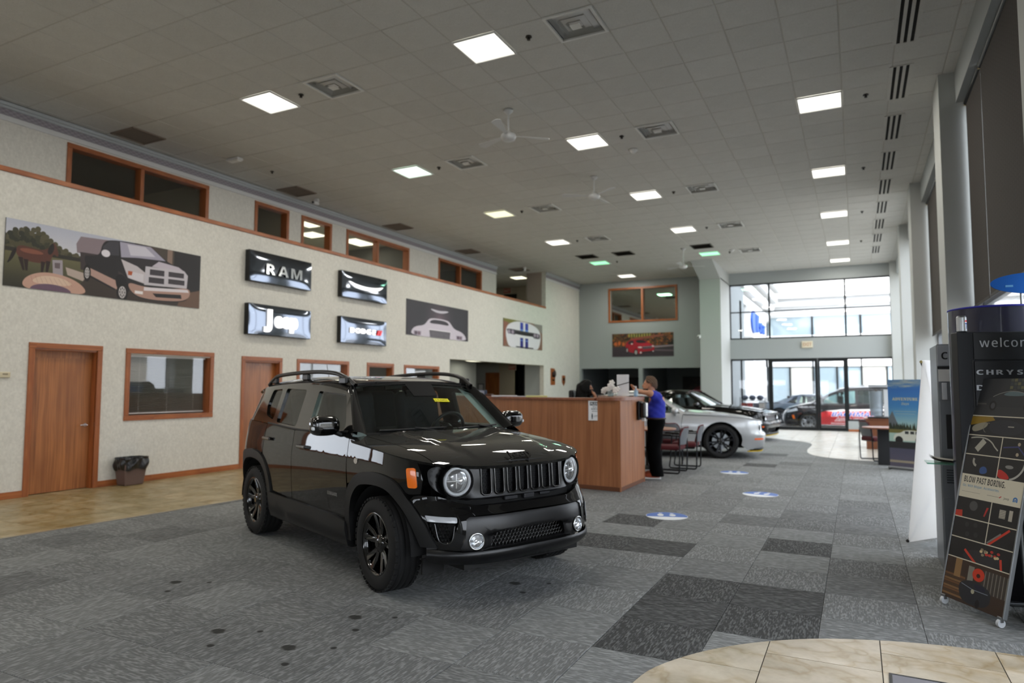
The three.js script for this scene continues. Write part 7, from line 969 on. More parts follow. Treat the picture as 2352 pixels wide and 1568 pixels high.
{
  const t = thing('person', 'seated person with long black hair and a dark mask behind the reception desk', 'person', [-4.26, 0, -11.3], 0.26);
  const hc = [0.02, 1.47, 0], wr = [0.17, 1.33, 0.02];
  const parts = [headSdf(...hc, 0.95), bone([-0.03, 1.28, 0], [0, 1.4, 0], 0.048, 0.045), bone([-0.05, 0.9, 0], [-0.05, 1.2, 0], 0.12, 0.12), bone([-0.04, 1.26, -0.13], [-0.04, 1.26, 0.13], 0.055, 0.055), bone([-0.04, 1.25, -0.16], [0.02, 1.03, -0.24], 0.045, 0.04), bone([0.02, 1.03, -0.24], [0.26, 1.02, -0.18], 0.038, 0.027), bone([-0.04, 1.25, 0.16], [0.14, 1.08, 0.2], 0.045, 0.04), bone([0.14, 1.08, 0.2], wr, 0.038, 0.027)];
  for (const s of [-1, 1]) parts.push(bone([-0.05, 0.86, s * 0.09], [0.36, 0.84, s * 0.1], 0.09, 0.065), bone([0.36, 0.84, s * 0.1], [0.38, 0.45, s * 0.1], 0.06, 0.04), bone([0.38, 0.42, s * 0.1], [0.5, 0.4, s * 0.1], 0.04, 0.028));
  const f = join(parts, 0.03), hd = hand(wr, [-0.3, 0.75, -0.05], [-0.8, 0.1, 0.1], 0.15, 1), hd2 = hand([0.26, 1.02, -0.18], [0.9, -0.1, 0.2], [0, -1, 0], 0.15, 1);
  obj('body', [nets(f, [-0.24, 0.35, -0.34], [0.56, 1.3, 0.34], 0.014), nets(f, [-0.15, 1.26, -0.22], [0.22, 1.62, 0.22], 0.007), nets((x, y, z) => Math.min(hd(x, y, z), hd2(x, y, z)), [0.06, 0.94, -0.26], [0.44, 1.5, 0.1], 0.0045)], skin2, t);
  const top = join([bone([-0.05, 0.9, 0], [-0.05, 1.2, 0], 0.14, 0.135), bone([-0.04, 1.25, -0.13], [-0.04, 1.25, 0.13], 0.068, 0.068), bone([-0.04, 1.25, -0.16], [0.01, 1.05, -0.23], 0.058, 0.055), bone([-0.04, 1.25, 0.16], [0.11, 1.1, 0.195], 0.058, 0.055)], 0.04);
  obj('blouse', nets((x, y, z) => Math.max(top(x, y, z), 0.84 - y, -(Math.hypot(x + 0.01, z) - 0.055) - Math.max(0, 1.27 - y) * 9), [-0.24, 0.8, -0.34], [0.24, 1.36, 0.34], 0.011), std(0x8f866a, 0.85), t);
  obj('trousers', nets(join([-1, 1].flatMap((s) => [bone([-0.05, 0.85, s * 0.09], [0.36, 0.84, s * 0.1], 0.105, 0.08), bone([0.36, 0.84, s * 0.1], [0.38, 0.5, s * 0.1], 0.075, 0.06)]), 0.03), [-0.2, 0.42, -0.24], [0.5, 1.0, 0.24], 0.013), std(0x15161a, 0.85), t);
  for (const s of [-1, 1]) obj('shoe', new THREE.SphereGeometry(1, 16, 10).scale(0.12, 0.05, 0.045).translate(0.44, 0.405, s * 0.1), M.black, t);
  const hr = (x, y, z) => { const d = headSdf(...hc, 0.95)(x, y, z) - 0.028, fl = join([bone([-0.06, 1.5, -0.06], [-0.1, 1.2, -0.12], 0.07, 0.055), bone([-0.06, 1.5, 0.06], [-0.1, 1.18, 0.12], 0.07, 0.055), bone([-0.08, 1.5, 0], [-0.14, 1.15, 0], 0.08, 0.07), bone([0.0, 1.44, -0.085], [-0.0, 1.26, -0.11], 0.032, 0.03), bone([0.0, 1.44, 0.085], [0.0, 1.26, 0.11], 0.032, 0.03)], 0.04); return smin(Math.max(d, x - hc[0] - 0.06 - Math.max(0, y - hc[1] - 0.05) * 0.4), fl(x, y, z), 0.02) + 0.004 * Math.sin(y * 40 + z * 130 + x * 60); };
  obj('hair', nets(hr, [-0.26, 1.08, -0.2], [0.16, 1.64, 0.2], 0.008), phy(0x050505, 0.7, { specularIntensity: 0.4 }), t);
  obj('face_mask', nets((x, y, z) => Math.max(headSdf(...hc, 0.95)(x, y, z) - 0.008, -(x - hc[0] - 0.015), y - hc[1] + 0.005, hc[1] - 0.12 - y), [0.02, 1.33, -0.1], [0.17, 1.5, 0.1], 0.005), std(0x0d0d0f, 0.8), t);
  const ch = thing('office_chair', 'black office chair behind the seated person', 'chair', [-4.42, 0, -11.34], 0.26); obj('seat', rbox(0.48, 0.09, 0.48, 0.04, 0.2, 0.73, 0, 3), V.seat, ch); obj('backrest', rbox(0.08, 0.66, 0.46, 0.035, -0.1, 1.12, 0, 3).translate(0, 0, 0), std(0x15171a, 0.6), ch); obj('gas_lift', cyl(0.03, 0.03, 0.6, 0.2, 0.4, 0, 12), M.blackMetal, ch); for (let k = 0; k < 5; k++) { const a = k * 1.2566; const L = obj('leg', rod([0.2, 0.11, 0], [0.2 + 0.3 * Math.cos(a), 0.07, 0.3 * Math.sin(a)], 0.02), M.blackMetal, ch); obj('caster', new THREE.SphereGeometry(0.035, 12, 8).translate(0.2 + 0.3 * Math.cos(a), 0.038, 0.3 * Math.sin(a)), M.black, L); }
  obj('foot_ring', new THREE.TorusGeometry(0.2, 0.012, 8, 32).rotateX(Math.PI / 2).translate(0.2, 0.36, 0), M.chrome, ch);
}
// ================= RECEPTION DESK =================
{
  const P = [[-7.3, -11.05], [-5.62, -10.3], [-4.11, -9.63], [-3.06, -9.51], [-3.06, -10.73], [-3.85, -11.9]];
  const t = thing('reception_desk', 'tall brown wood reception desk with angled corner panels', 'desk', [0, 0.002, 0]);
  const seg = (a, b, h0, h1, th, trim = 0.003) => { const dx = b[0] - a[0], dz = b[1] - a[1], L = Math.hypot(dx, dz), g = rbox(L - 2 * trim, h1 - h0, th, 0.004, 0, (h0 + h1) / 2, -th / 2); return g.rotateY(-Math.atan2(dz, dx)).translate((a[0] + b[0]) / 2, 0, (a[1] + b[1]) / 2); };
  const mid = (a, b, k) => [lerp(a[0], b[0], k), lerp(a[1], b[1], k)];
  const c1 = mid(P[3], P[4], 0.48);
  for (const [a, b] of [[P[0], P[1]], [P[1], P[2]], [P[2], P[3]], [P[3], c1], [c1, P[4]], [P[4], P[5]]]) obj('panel', seg(a, b, 0.06, 1.305, 0.03), M.desk, t);
  for (let i = 0; i < 5; i++) obj('plinth', seg(P[i], P[i + 1], 0, 0.06, 0.05, 0.0), std(0x6b4028, 0.6), t);
  for (const p of P.slice(1, 5)) obj('corner_post', cyl(0.012, 0.012, 1.3, p[0] - 0.002, 0.65, p[1] - 0.008, 10), M.desk, t);
  // worktops: a flat cap and a raised ledge at the corner
  const off = (pts, d) => { const o = []; for (let i = 0; i < pts.length; i++) { const a = pts[Math.max(0, i - 1)], b = pts[Math.min(pts.length - 1, i + 1)], dx = b[0] - a[0], dz = b[1] - a[1], l = Math.hypot(dx, dz); o.push([pts[i][0] + dz / l * d, pts[i][1] - dx / l * d]); } return o; };
  const cap = [P[0], P[1], P[2], [-3.45, -9.555]]; obj('top_cap', slab([...off(cap, -0.03), ...off(cap, 0.32).reverse()], 1.306, 1.338), M.deskTop, t);
  const led = [[-3.45, -9.555], [-3.16, -9.5], [-3.04, -9.56], [-3.035, -10.0], P[4], P[5]]; obj('raised_ledge', slab(roundPoly([...off(led, -0.03), ...off(led, 0.4).reverse()], 0.08, 4), 1.306, 1.35), M.deskTop, t);
  obj('ledge_support', slab([...off([[-3.43, -9.56], P[3], P[4], P[5]], 0.035), ...off([[-3.43, -9.56], P[3], P[4], P[5]], 0.06).reverse()], 1.2, 1.304), M.desk, t);
  obj('worktop', slab([...off(P, 0.04), ...off(P, 0.7).reverse()], 0.72, 0.75), M.deskTop, t);
  const on = 1.3385;
  const nt = thing('notice', 'white printed social distance notice taped to the desk front', 'notice', [-3.436, 1.155, -9.5505], 0.113); obj('sheet', box(0.235, 0.29, 0.001, 0, 0, 0.0012), M.paper, nt); obj('print', new THREE.PlaneGeometry(0.235, 0.29).translate(0, 0, 0.0022), std(0xffffff, 0.8, { map: canvasTex(256, 320, (g, w, h) => { g.fillStyle = '#ececee'; g.fillRect(0, 0, w, h); g.strokeStyle = '#999'; g.strokeRect(6, 6, w - 12, h - 12); g.fillStyle = '#2a3640'; g.fillRect(26, 20, 204, 56); g.fillStyle = '#ececee'; g.font = 'bold 50px sans-serif'; g.fillText('PLEASE', 34, 66); g.fillStyle = '#2a3640'; g.font = 'bold 22px sans-serif'; g.fillText('PRACTICE', 70, 106); g.font = 'bold 44px sans-serif'; g.fillText('SOCIAL', 46, 148); g.font = 'bold 22px sans-serif'; g.fillText('DISTANCING', 58, 178); for (const x of [62, 194]) { ell(g, x, 216, 9, 10, '#2a3640'); g.fillRect(x - 11, 228, 22, 38); g.fillRect(x - 9, 266, 7, 32); g.fillRect(x + 2, 266, 7, 32); } g.font = 'bold 20px sans-serif'; g.fillText('6 FEET', 96, 248); g.fillRect(84, 258, 88, 3); }) }), nt, false);
  const sd = thing('sanitizer_dispenser', 'black and chrome hand sanitizer dispenser on the desk corner', 'dispenser', [-3.04, 1.14, -10.42], Math.PI / 2); obj('back_plate', rbox(0.19, 0.29, 0.03, 0.01, 0, 0, 0.015), M.black, sd); obj('cover', rbox(0.15, 0.25, 0.09, 0.03, 0, 0.01, 0.07, 3), std(0x0e0f11, 0.25), sd); obj('chrome_front', rbox(0.07, 0.22, 0.02, 0.01, 0.02, 0.01, 0.115), M.chrome, sd); obj('nozzle', rbox(0.05, 0.05, 0.06, 0.012, 0.0, -0.14, 0.07), M.white, sd);
  const or = thing('orchid', 'white artificial orchid in a small clear pot on the desk ledge', 'plant', [-3.47, 1.351, -10.32]); obj('pot', lathe([[0, 0], [0.045, 0], [0.055, 0.09], [0.05, 0.092], [0.042, 0.01], [0, 0.01]], 20), phy(0xdfe8ea, 0.05, { transmission: 0.8, thickness: 0 }), or); obj('stem', [tube([[0, 0.04, 0], [-0.02, 0.12, 0], [0.01, 0.2, 0.02], [0.03, 0.22, 0]], 0.004, 14, 5), tube([[0, 0.04, 0], [-0.06, 0.1, 0.02], [-0.11, 0.1, 0]], 0.004, 14, 5)], std(0x5d6b3a, 0.7), or);
  for (const [x, y, z] of [[0.02, 0.22, 0], [0.0, 0.17, 0.03], [0.035, 0.14, -0.01], [-0.03, 0.12, 0.02], [-0.09, 0.11, 0.01], [-0.115, 0.085, 0], [0.08, 0.1, 0.02], [0.11, 0.12, 0]]) { const p = []; for (let k = 0; k < 5; k++) { const a = k * 1.2566; p.push(new THREE.SphereGeometry(1, 8, 6).scale(0.027, 0.021, 0.007).translate(0.022, 0, 0).rotateZ(a)); } obj('bloom', [...p, sph(0.009, 0, 0, 0.008, 8)].map((g) => g.rotateY(0.3).translate(x, y, z)), std(0xe9e7e2, 0.7), or); }
  const ac = thing('acrylic_stand', 'clear upright acrylic sign holder on the desk ledge', 'sign holder', [-3.3, 1.351, -10.42], 0.25); obj('panel', rbox(0.19, 0.34, 0.006, 0.002, 0, 0.18, 0), phy(0xffffff, 0.05, { transmission: 0.55, thickness: 0 }), ac); obj('base', rbox(0.2, 0.01, 0.1, 0.003, 0, 0.005, 0), phy(0xffffff, 0.05, { transmission: 0.9, thickness: 0 }), ac); obj('card', box(0.17, 0.28, 0.001, 0, 0.2, -0.006), std(0xdfe6ee, 0.6), ac); obj('clip', rod([-0.1, 0.17, 0.006], [0.1, 0.23, 0.006], 0.006, 6), M.black, ac);
  const bt = thing('spray_bottle', 'small clear bottle of pale blue liquid beside the sign holder', 'bottle', [-3.12, 1.351, -10.52]); obj('bottle', lathe([[0, 0], [0.03, 0], [0.032, 0.02], [0.032, 0.09], [0.012, 0.12], [0.012, 0.135], [0, 0.135]], 20), phy(0xb9d9ee, 0.08, { transmission: 0.5, thickness: 0 }), bt); obj('pump', [cyl(0.013, 0.013, 0.02, 0, 0.145, 0, 12), rbox(0.05, 0.012, 0.014, 0.004, -0.015, 0.162, 0)], M.white, bt);
  tag(obj('clipboard', rbox(0.23, 0.008, 0.32, 0.003).rotateY(0.4).translate(-3.22, 1.3555, -10.78), std(0x2a2c30, 0.6)), 'dark clipboard under the arms of the standing person', 'clipboard');
  const pap = (x, z, w, d, h, c, l, a = 0.4) => tag(obj('paper_stack', rbox(w, h, d, 0.003).rotateY(a).translate(x, on + h / 2, z), std(c, 0.8)), l, 'papers');
  pap(-5.35, -10.3, 0.42, 0.26, 0.02, 0xcfcdd2, 'white paper stack on the left desk top'); pap(-4.95, -10.17, 0.3, 0.22, 0.012, 0xb6b9c4, 'thin grey paper stack beside the yellow pad'); pap(-4.6, -9.98, 0.34, 0.24, 0.025, 0xd2cf8d, 'yellow writing pad on the desk top');
  const mo = thing('monitor', 'low dark monitor with a pale blue face behind the black car', 'monitor', [-6.1, on, -10.72], -0.35); obj('casing', rbox(0.42, 0.1, 0.06, 0.01, 0, 0.055, 0), std(0x24344c, 0.5), mo); obj('front', rbox(0.2, 0.085, 0.004, 0.002, 0.1, 0.055, 0.033), std(0x9aa4b8, 0.5), mo);
  tag(obj('desk_box', rbox(0.12, 0.04, 0.1, 0.008, -5.75, on + 0.02, -10.5), std(0x4a2f22, 0.6)), 'small brown box on the desk top', 'box');
}
// ================= TABLES AND CHAIRS =================
function sledChair(pos, turn, label) {
  const t = thing('guest_chair', label, 'chair', pos, turn, 'maroon guest chairs'), m = std(0x2b2d30, 0.35, { metalness: 0.7 }), f = std(0x571b20, 0.85);
  obj('seat', rbox(0.46, 0.08, 0.46, 0.035, 0.0, 0.44, 0, 4), f, t);
  const back = (s, q) => [-0.22 - 0.06 * q - 0.05 * (1 - Math.pow(Math.abs(s * 2 - 1), 2)), lerp(0.5, 0.79, q), (s - 0.5) * 0.42 * (1 - 0.22 * Math.pow(q, 4) - 0.1 * Math.pow(1 - q, 4))];
  obj('backrest', sheet((s, q) => { const p = back(s, q); p[0] += 0.03 * Math.sin(Math.PI * s) * Math.sin(Math.PI * q) + 0.012; return p; }, 14, 10, false), f, t); obj('back_shell', sheet((s, q) => { const p = back(s, q); p[0] -= 0.014; return p; }, 14, 10, true), std(0x6d7074, 0.4), t); obj('back_rim', tube([[0, 0], [0.25, 0], [0.5, 0], [0.75, 0], [1, 0], [1, 0.35], [1, 0.7], [0.9, 1], [0.5, 1], [0.1, 1], [0, 0.7], [0, 0.35]].map(([s, q]) => back(s, q)), 0.014, 60, 6, true), f, t);
  for (const s of [-1, 1]) { const z = s * 0.24; obj('leg_frame', tube([[-0.25, 0.66, z * 0.93], [-0.25, 0.45, z], [-0.24, 0.06, z], [-0.22, 0.014, z], [-0.1, 0.012, z], [0.2, 0.012, z], [0.25, 0.04, z], [0.23, 0.2, z], [0.2, 0.6, z], [0.16, 0.655, z], [0.05, 0.66, z], [-0.25, 0.66, z]], 0.0125, 90, 8, false, 0.3), m, t); obj('armrest', rbox(0.26, 0.025, 0.045, 0.01, 0.02, 0.675, z), M.black, t); }
  obj('cross_bar', [rod([-0.2, 0.4, -0.24], [-0.2, 0.4, 0.24], 0.011), rod([0.15, 0.4, -0.24], [0.15, 0.4, 0.24], 0.011)], m, t); return t;
}
sledChair([-3.0, 0.002, -12.15], Math.PI - 0.05, 'maroon padded sled chair nearest the standing person'); sledChair([-2.9, 0.002, -12.95], Math.PI + 0.05, 'maroon padded sled chair close to the silver wheel');
sledChair([-3.35, 0.002, -13.6], Math.PI / 2 + 0.2, 'maroon chair on the far side of the small table');
function roundTable(pos, r, h, label, ped) { const t = thing('round_table', label, 'table', pos); obj('top', lathe([[0, h - 0.03], [r - 0.01, h - 0.03], [r, h - 0.02], [r, h - 0.006], [r - 0.006, h], [0, h]], 48), M.deskTop, t); if (ped) obj('pedestal', rbox(0.26, h - 0.035, 0.26, 0.01, 0, (h - 0.03) / 2, 0), std(0x1b1c1f, 0.6), t); else { obj('column', cyl(0.045, 0.045, h - 0.06, 0, h / 2, 0, 16), M.black, t); obj('foot', lathe([[0, 0], [0.26, 0], [0.26, 0.02], [0.05, 0.045], [0, 0.045]], 28), M.black, t); } return t; }
roundTable([-3.52, 0.002, -12.62], 0.52, 0.74, 'round wood table between the maroon chairs', false);
tag(obj('white_cup', lathe([[0, 0], [0.035, 0], [0.045, 0.06], [0.041, 0.06], [0.032, 0.006], [0, 0.006]], 20).translate(-3.24, 0.742, -12.35), M.white), 'small white cup on the round table behind the standing person', 'cup');

// ================= DISPLAYS ON THE RIGHT =================
{
  const navy = std(0x10141c, 0.6), panelM = std(0x0c1018, 0.42), silver = std(0xb9bcc2, 0.35, { metalness: 0.6 });
  const k = thing('welcome_tower', 'tall dark blue welcome display with silver lettering', 'display', [0.66, 0.002, -5.84], 0.21);
  obj('cabinet', rbx(0, 0.64, 0, 1.9, -0.12, 0, 0.006), navy, k); obj('header', rbx(0.1, 0.64, 1.7, 1.895, 0, 0.012, 0.003), panelM, k); obj('face_panel', rbx(0.1, 0.64, 0.06, 1.69, 0, 0.014, 0.004), panelM, k); obj('edge_groove', bx(0.088, 0.098, 0.06, 1.7, 0, 0.004), M.black, k); obj('foot_plate', rbx(-0.05, 0.66, 0, 0.02, -0.3, 0.06, 0.004), M.steel, k);
  [...'welcome'].reduce((x, c) => { const g = new TextGeometry(c, { font: fontR, size: 0.062, depth: 0.004, curveSegments: 4 }); g.computeBoundingBox(); const w = g.boundingBox.max.x; obj('letter', g.translate(x, 1.79, 0.013), silver, k); return x + w + 0.009; }, 0.135);
  const wide = (s, x0, y, step, h) => [...s].forEach((c, i) => obj('letter', text(c, h, 0.004).applyMatrix4(new THREE.Matrix4().makeScale(1.7, 1, 1)).translate(x0 + i * step, y, 0.015), silver, k)); wide('CHRYSLER', 0.13, 1.61, 0.062, 0.034); wide('DODGE', 0.13, 1.5, 0.07, 0.038);
  const up = (x, y, z) => { const v = new THREE.Vector3(x, y, z).applyAxisAngle(new THREE.Vector3(0, 1, 0), 0.21); return [v.x + 0.66, y + 0.002, v.z - 5.84]; };
  const can = thing('soda_can', 'silver soda can with a red and blue round mark on the display top', 'can', up(0.05, 1.9, -0.05), 0.2); const cl = canvasTex(256, 256, (g, w) => { g.fillStyle = '#cfd2d6'; g.fillRect(0, 0, w, w); g.fillStyle = '#b9bdc2'; for (let i = 0; i < 8; i++) g.fillRect(i * 32, 0, 6, w); ell(g, 70, 90, 26, 44, '#f2f2f2'); g.save(); g.beginPath(); g.ellipse(70, 90, 24, 40, 0, 0, 7); g.clip(); g.fillStyle = '#c8202c'; g.fillRect(40, 40, 60, 46); g.fillStyle = '#20418f'; g.fillRect(40, 104, 60, 40); g.restore(); g.fillStyle = '#20418f'; g.save(); g.translate(70, 205); g.rotate(-Math.PI / 2); g.font = 'bold 34px sans-serif'; g.fillText('pepsi', -10, 8); g.restore(); });
  obj('body', new THREE.CylinderGeometry(0.033, 0.033, 0.1, 32, 1, true).rotateY(-0.9).translate(0, 0.06, 0), std(0xffffff, 0.3, { map: cl, metalness: 0.5 }), can, false); obj('shoulder', lathe([[0.033, 0.11], [0.027, 0.122], [0.026, 0.121], [0, 0.119]], 28), M.steel, can); obj('bottom', lathe([[0, 0.004], [0.022, 0], [0.026, 0.001], [0.033, 0.01]], 28), M.steel, can);
  const bn = thing('display_drum', 'tall dark blue round drum standing behind the welcome display', 'drum', [0.955, 0.002, -6.3]); obj('wall', lathe([[0, 0], [0.29, 0], [0.3, 0.01], [0.3, 2.09], [0.29, 2.1], [0, 2.1]], 48), phy(0x17183a, 0.3, { clearcoat: 0.5 }), bn); obj('rim', new THREE.TorusGeometry(0.296, 0.008, 8, 48).rotateX(Math.PI / 2).translate(0, 2.098, 0), std(0x2a2ca8, 0.4), bn);
  // grey machine behind the tower
  const v = thing('vending_machine', 'grey steel machine with a dark slot behind the welcome display', 'machine', [0.6, 0.002, -6.64]); const gs = std(0x7d8085, 0.35, { metalness: 0.6 });
  obj('cabinet', rbx(0, 0.46, 0, 1.86, -0.55, 0, 0.01), gs, v); obj('header_panel', rbx(0.005, 0.45, 1.68, 1.85, 0, 0.01, 0.004), std(0xa9adb4, 0.4), v); obj('header_mark', text('Club', 0.06, 0.003).translate(0.12, 1.765, 0.011), M.black, v); obj('gap', bx(0.004, 0.45, 1.655, 1.675, 0, 0.004), M.black, v); obj('light_panel', rbx(0.01, 0.44, 1.55, 1.65, 0, 0.008, 0.003), M.white, v); for (let i = 0; i < 7; i++) obj('rib', rbx(0.03 + i * 0.06, 0.065 + i * 0.06, 1.4, 1.54, 0, 0.014, 0.004), std(0xc9ccd2, 0.4), v); obj('door', rbx(0.01, 0.44, 0.85, 1.385, 0, 0.012, 0.004), gs, v); obj('slot_window', rbx(0.05, 0.1, 1.0, 1.28, 0.012, 0.016, 0.002), M.black, v); obj('mirror_panel', rbx(0.105, 0.3, 1.0, 1.28, 0.012, 0.016, 0.002), M.chrome, v); for (let i = 0; i < 6; i++) obj('vent_slat', rbx(0.04, 0.4, 0.72 + i * 0.02, 0.731 + i * 0.02, 0.0, 0.01, 0.002), std(0x3c3f44, 0.5), v); obj('lower_door', rbx(0.01, 0.44, 0.05, 0.6, 0, 0.01, 0.004), gs, v);
  // glass shelf with magazines beside it
  const sh = thing('glass_shelf', 'small green-edged glass shelf holding magazines', 'shelf', [0.64, 0.9, -6.42]); obj('plate', rbx(-0.16, 0.14, 0, 0.01, -0.14, 0.1, 0.002), phy(0x9fd8c4, 0.05, { transmission: 0.7, thickness: 0 }), sh); obj('bracket', [rod([0.06, 0, -0.1], [0.06, 0, -0.19], 0.008), rod([0.06, 0, -0.18], [0.06, -0.04, -0.14], 0.008)], M.black, sh);
  for (let i = 0; i < 3; i++) tag(obj('magazine', sheet((s, t) => [0.51 + s * 0.22, 0.914 + i * 0.008 + 0.035 * Math.pow(1 - s, 6) + 0.004 * Math.sin(s * 5), -6.53 + t * 0.17 - i * 0.004], 16, 2, true), std([0xbab5a8, 0x8d8a84, 0xc9c6bd][i], 0.6, { side: THREE.DoubleSide })), ['lowest', 'middle', 'top'][i] + ' magazine with a curled edge on the glass shelf', 'magazine', 'magazines on the glass shelf');
  // leaning accessory board
  const boardArt = canvasTex(640, 2048, (g, w, h) => {
    g.fillStyle = '#17171a'; g.fillRect(0, 0, w, h); const Y = (v) => v * h, gap = 9, cream = '#cfc8b4', rows = [0.172, 0.262, 0.351, 0.442, 0.548, 0.638, 0.729, 0.818];
    const cell = (x0, y0, x1, y1, fn) => { g.save(); g.beginPath(); g.rect(x0 * w, Y(y0), (x1 - x0) * w, Y(y1 - y0)); g.clip(); g.translate(x0 * w, Y(y0)); fn((x1 - x0) * w, Y(y1 - y0)); g.restore(); };
    cell(0, 0, 1, rows[0], (a, b) => { g.fillStyle = '#1d2026'; g.fillRect(0, 0, a, b); for (let i = 0; i < 40; i++) { g.fillStyle = ['#3c4238', '#5c5a3c', '#2b3036'][i % 3]; g.fillRect(a * 0.55 + (i % 8) * 36, (i >> 3) * 34, 30, 28); } g.fillStyle = '#2c2d30'; g.fillRect(0, b * 0.62, a, b); g.fillStyle = '#57554f'; g.fillRect(0, b * 0.66, a * 0.5, 10); blob(g, [[0.18 * a, 0.62 * b], [0.24 * a, 0.5 * b], [0.4 * a, 0.44 * b], [0.55 * a, 0.3 * b], [0.75 * a, 0.3 * b], [0.9 * a, 0.46 * b], [1.05 * a, 0.5 * b], [1.05 * a, 0.74 * b], [0.25 * a, 0.76 * b]], '#25272c'); blob(g, [[0.42 * a, 0.45 * b], [0.56 * a, 0.33 * b], [0.74 * a, 0.33 * b], [0.84 * a, 0.46 * b]], '#566a70'); g.strokeStyle = '#8b8d86'; g.lineWidth = 5; g.beginPath(); g.moveTo(a * 0.3, b * 0.48); g.quadraticCurveTo(a * 0.6, b * 0.2, a * 0.88, b * 0.45); g.stroke(); for (const x of [0.32, 0.86]) { ell(g, x * a, b * 0.72, 38, 46, '#0c0c0d'); ell(g, x * a, b * 0.72, 22, 28, '#43454a'); } });
    cell(0, rows[0], 1, rows[1], (a, b) => { g.fillStyle = '#1a1b20'; g.fillRect(0, 0, a, b); path(g, [[0, 10], [0.35 * a, 0], [0.4 * a, 0.2 * b], [0, 0.5 * b]], '#8a6d18'); blob(g, [[0.02 * a, 0.5 * b], [0.3 * a, 0.25 * b], [0.28 * a, 0.6 * b], [0.05 * a, 0.9 * b]], '#8d8776'); blob(g, [[0.3 * a, 0.3 * b], [0.6 * a, 0.1 * b], [0.9 * a, 0.4 * b], [0.8 * a, 0.9 * b], [0.35 * a, 0.9 * b]], '#22242c'); g.strokeStyle = '#777469'; g.lineWidth = 6; g.beginPath(); g.arc(0.3 * a, 0.6 * b, 46, 2, 5); g.stroke(); g.fillStyle = '#9b988c'; g.fillRect(0.62 * a, 0.45 * b, 60, 10); });
    const dk = (a, b) => { g.fillStyle = '#1a1a1c'; g.fillRect(0, 0, a, b); };
    cell(0, rows[1], 0.57, rows[2], (a, b) => { dk(a, b); g.lineWidth = 12; g.strokeStyle = '#a9a69a'; g.beginPath(); g.moveTo(30, 30); g.quadraticCurveTo(a * 0.6, -10, a * 0.8, b * 0.5); g.lineTo(a * 0.92, b * 0.7); g.stroke(); g.save(); g.translate(a * 0.4, b * 0.5); g.rotate(-0.9); g.fillStyle = '#a8a597'; g.fillRect(-60, -28, 120, 56); g.restore(); }); cell(0.57, rows[1], 1, rows[2], (a, b) => { dk(a, b); g.strokeStyle = '#34386a'; g.lineWidth = 12; g.beginPath(); g.moveTo(20, b * 0.5); g.lineTo(a * 0.6, b * 0.4); g.lineTo(a, b); g.stroke(); ell(g, a * 0.62, b * 0.28, 14, 16, '#a39680'); ell(g, a * 0.6, b * 0.78, 14, 16, '#a39680'); });
    cell(0, rows[2], 0.57, rows[3], (a, b) => { dk(a, b); g.strokeStyle = '#9d9a90'; g.lineWidth = 22; g.beginPath(); g.arc(a * 0.4, b * 0.3, 46, 1.8, 3.6); g.stroke(); blob(g, [[a * 0.48, b * 0.6], [a * 0.66, b * 0.5], [a * 0.74, b * 0.85], [a * 0.5, b * 0.95]], '#2f4f86'); }); cell(0.57, rows[2], 1, rows[3], (a, b) => { dk(a, b); blob(g, [[0, b * 0.5], [a * 0.35, b * 0.7], [a * 0.5, b], [0, b]], '#b72a22'); g.strokeStyle = '#a9a79f'; g.lineWidth = 18; g.beginPath(); g.arc(a * 0.3, b * 0.1, a * 0.62, 0.1, 1.3); g.stroke(); ell(g, a * 0.4, b * 0.4, 40, 16, '#7d7c7a'); });
    cell(0, rows[3], 1, rows[4], (a, b) => { g.fillStyle = cream; g.fillRect(0, 0, a, b); g.fillStyle = '#33322f'; g.save(); g.translate(28, 74); g.scale(0.72, 1.25); g.font = 'bold 62px sans-serif'; g.fillText('BLOW PAST BORING.', 0, 0); g.restore(); g.fillStyle = '#3d78a6'; g.font = '30px sans-serif'; g.fillText('Go. With Mopar. Accessories.', 26, 118); g.fillStyle = '#8d887a'; g.fillRect(28, 162, 200, 3); g.fillRect(300, 160, 120, 4); path(g, [[420, 166], [440, 150], [450, 152], [432, 168]], '#b83a34'); g.fillStyle = '#77746a'; g.font = 'bold 26px sans-serif'; g.fillText('Jeep', 470, 172); g.strokeStyle = '#2f6aa8'; g.lineWidth = 12; g.beginPath(); g.moveTo(566, 178); g.lineTo(566, 160); g.arc(582, 158, 16, Math.PI, 0); g.lineTo(598, 178); g.moveTo(582, 176); g.lineTo(582, 156); g.stroke(); });
    cell(0, rows[4], 0.57, rows[5], (a, b) => { dk(a, b); ell(g, a * 0.5, b * 0.35, 44, 44, '#4c4c4c'); path(g, [[0, b * 0.7], [70, b * 0.65], [80, b], [0, b]], '#b83420'); path(g, [[a * 0.88, b * 0.3], [a * 0.94, b * 0.3], [a * 0.86, b * 0.75], [a * 0.82, b * 0.75]], '#a92a24'); }); cell(0.57, rows[4], 1, rows[5], (a, b) => { dk(a, b); g.fillStyle = '#a9a396'; g.fillRect(a * 0.32, b * 0.25, 62, 74); g.fillRect(a * 0.66, b * 0.2, 36, 92); g.fillStyle = '#3b3833'; for (let i = 0; i < 5; i++) g.fillRect(a * 0.32, b * 0.3 + i * 14, 62, 3); });
    cell(0, rows[5], 0.57, rows[6], (a, b) => { dk(a, b); for (const [x, y] of [[0.4, 0.3], [0.65, 0.25], [0.45, 0.75], [0.7, 0.7]]) ell(g, x * a, y * b, 22, 22, '#2c2c2c'); }); cell(0.57, rows[5], 1, rows[6], (a, b) => { dk(a, b); g.lineWidth = 20; g.strokeStyle = '#c03522'; g.beginPath(); g.moveTo(a * 0.1, b); g.lineTo(a * 0.78, b * 0.1); g.stroke(); g.strokeStyle = '#77736c'; g.lineWidth = 14; g.beginPath(); g.moveTo(a * 0.05, b * 0.92); g.lineTo(a * 0.5, b * 0.35); g.stroke(); });
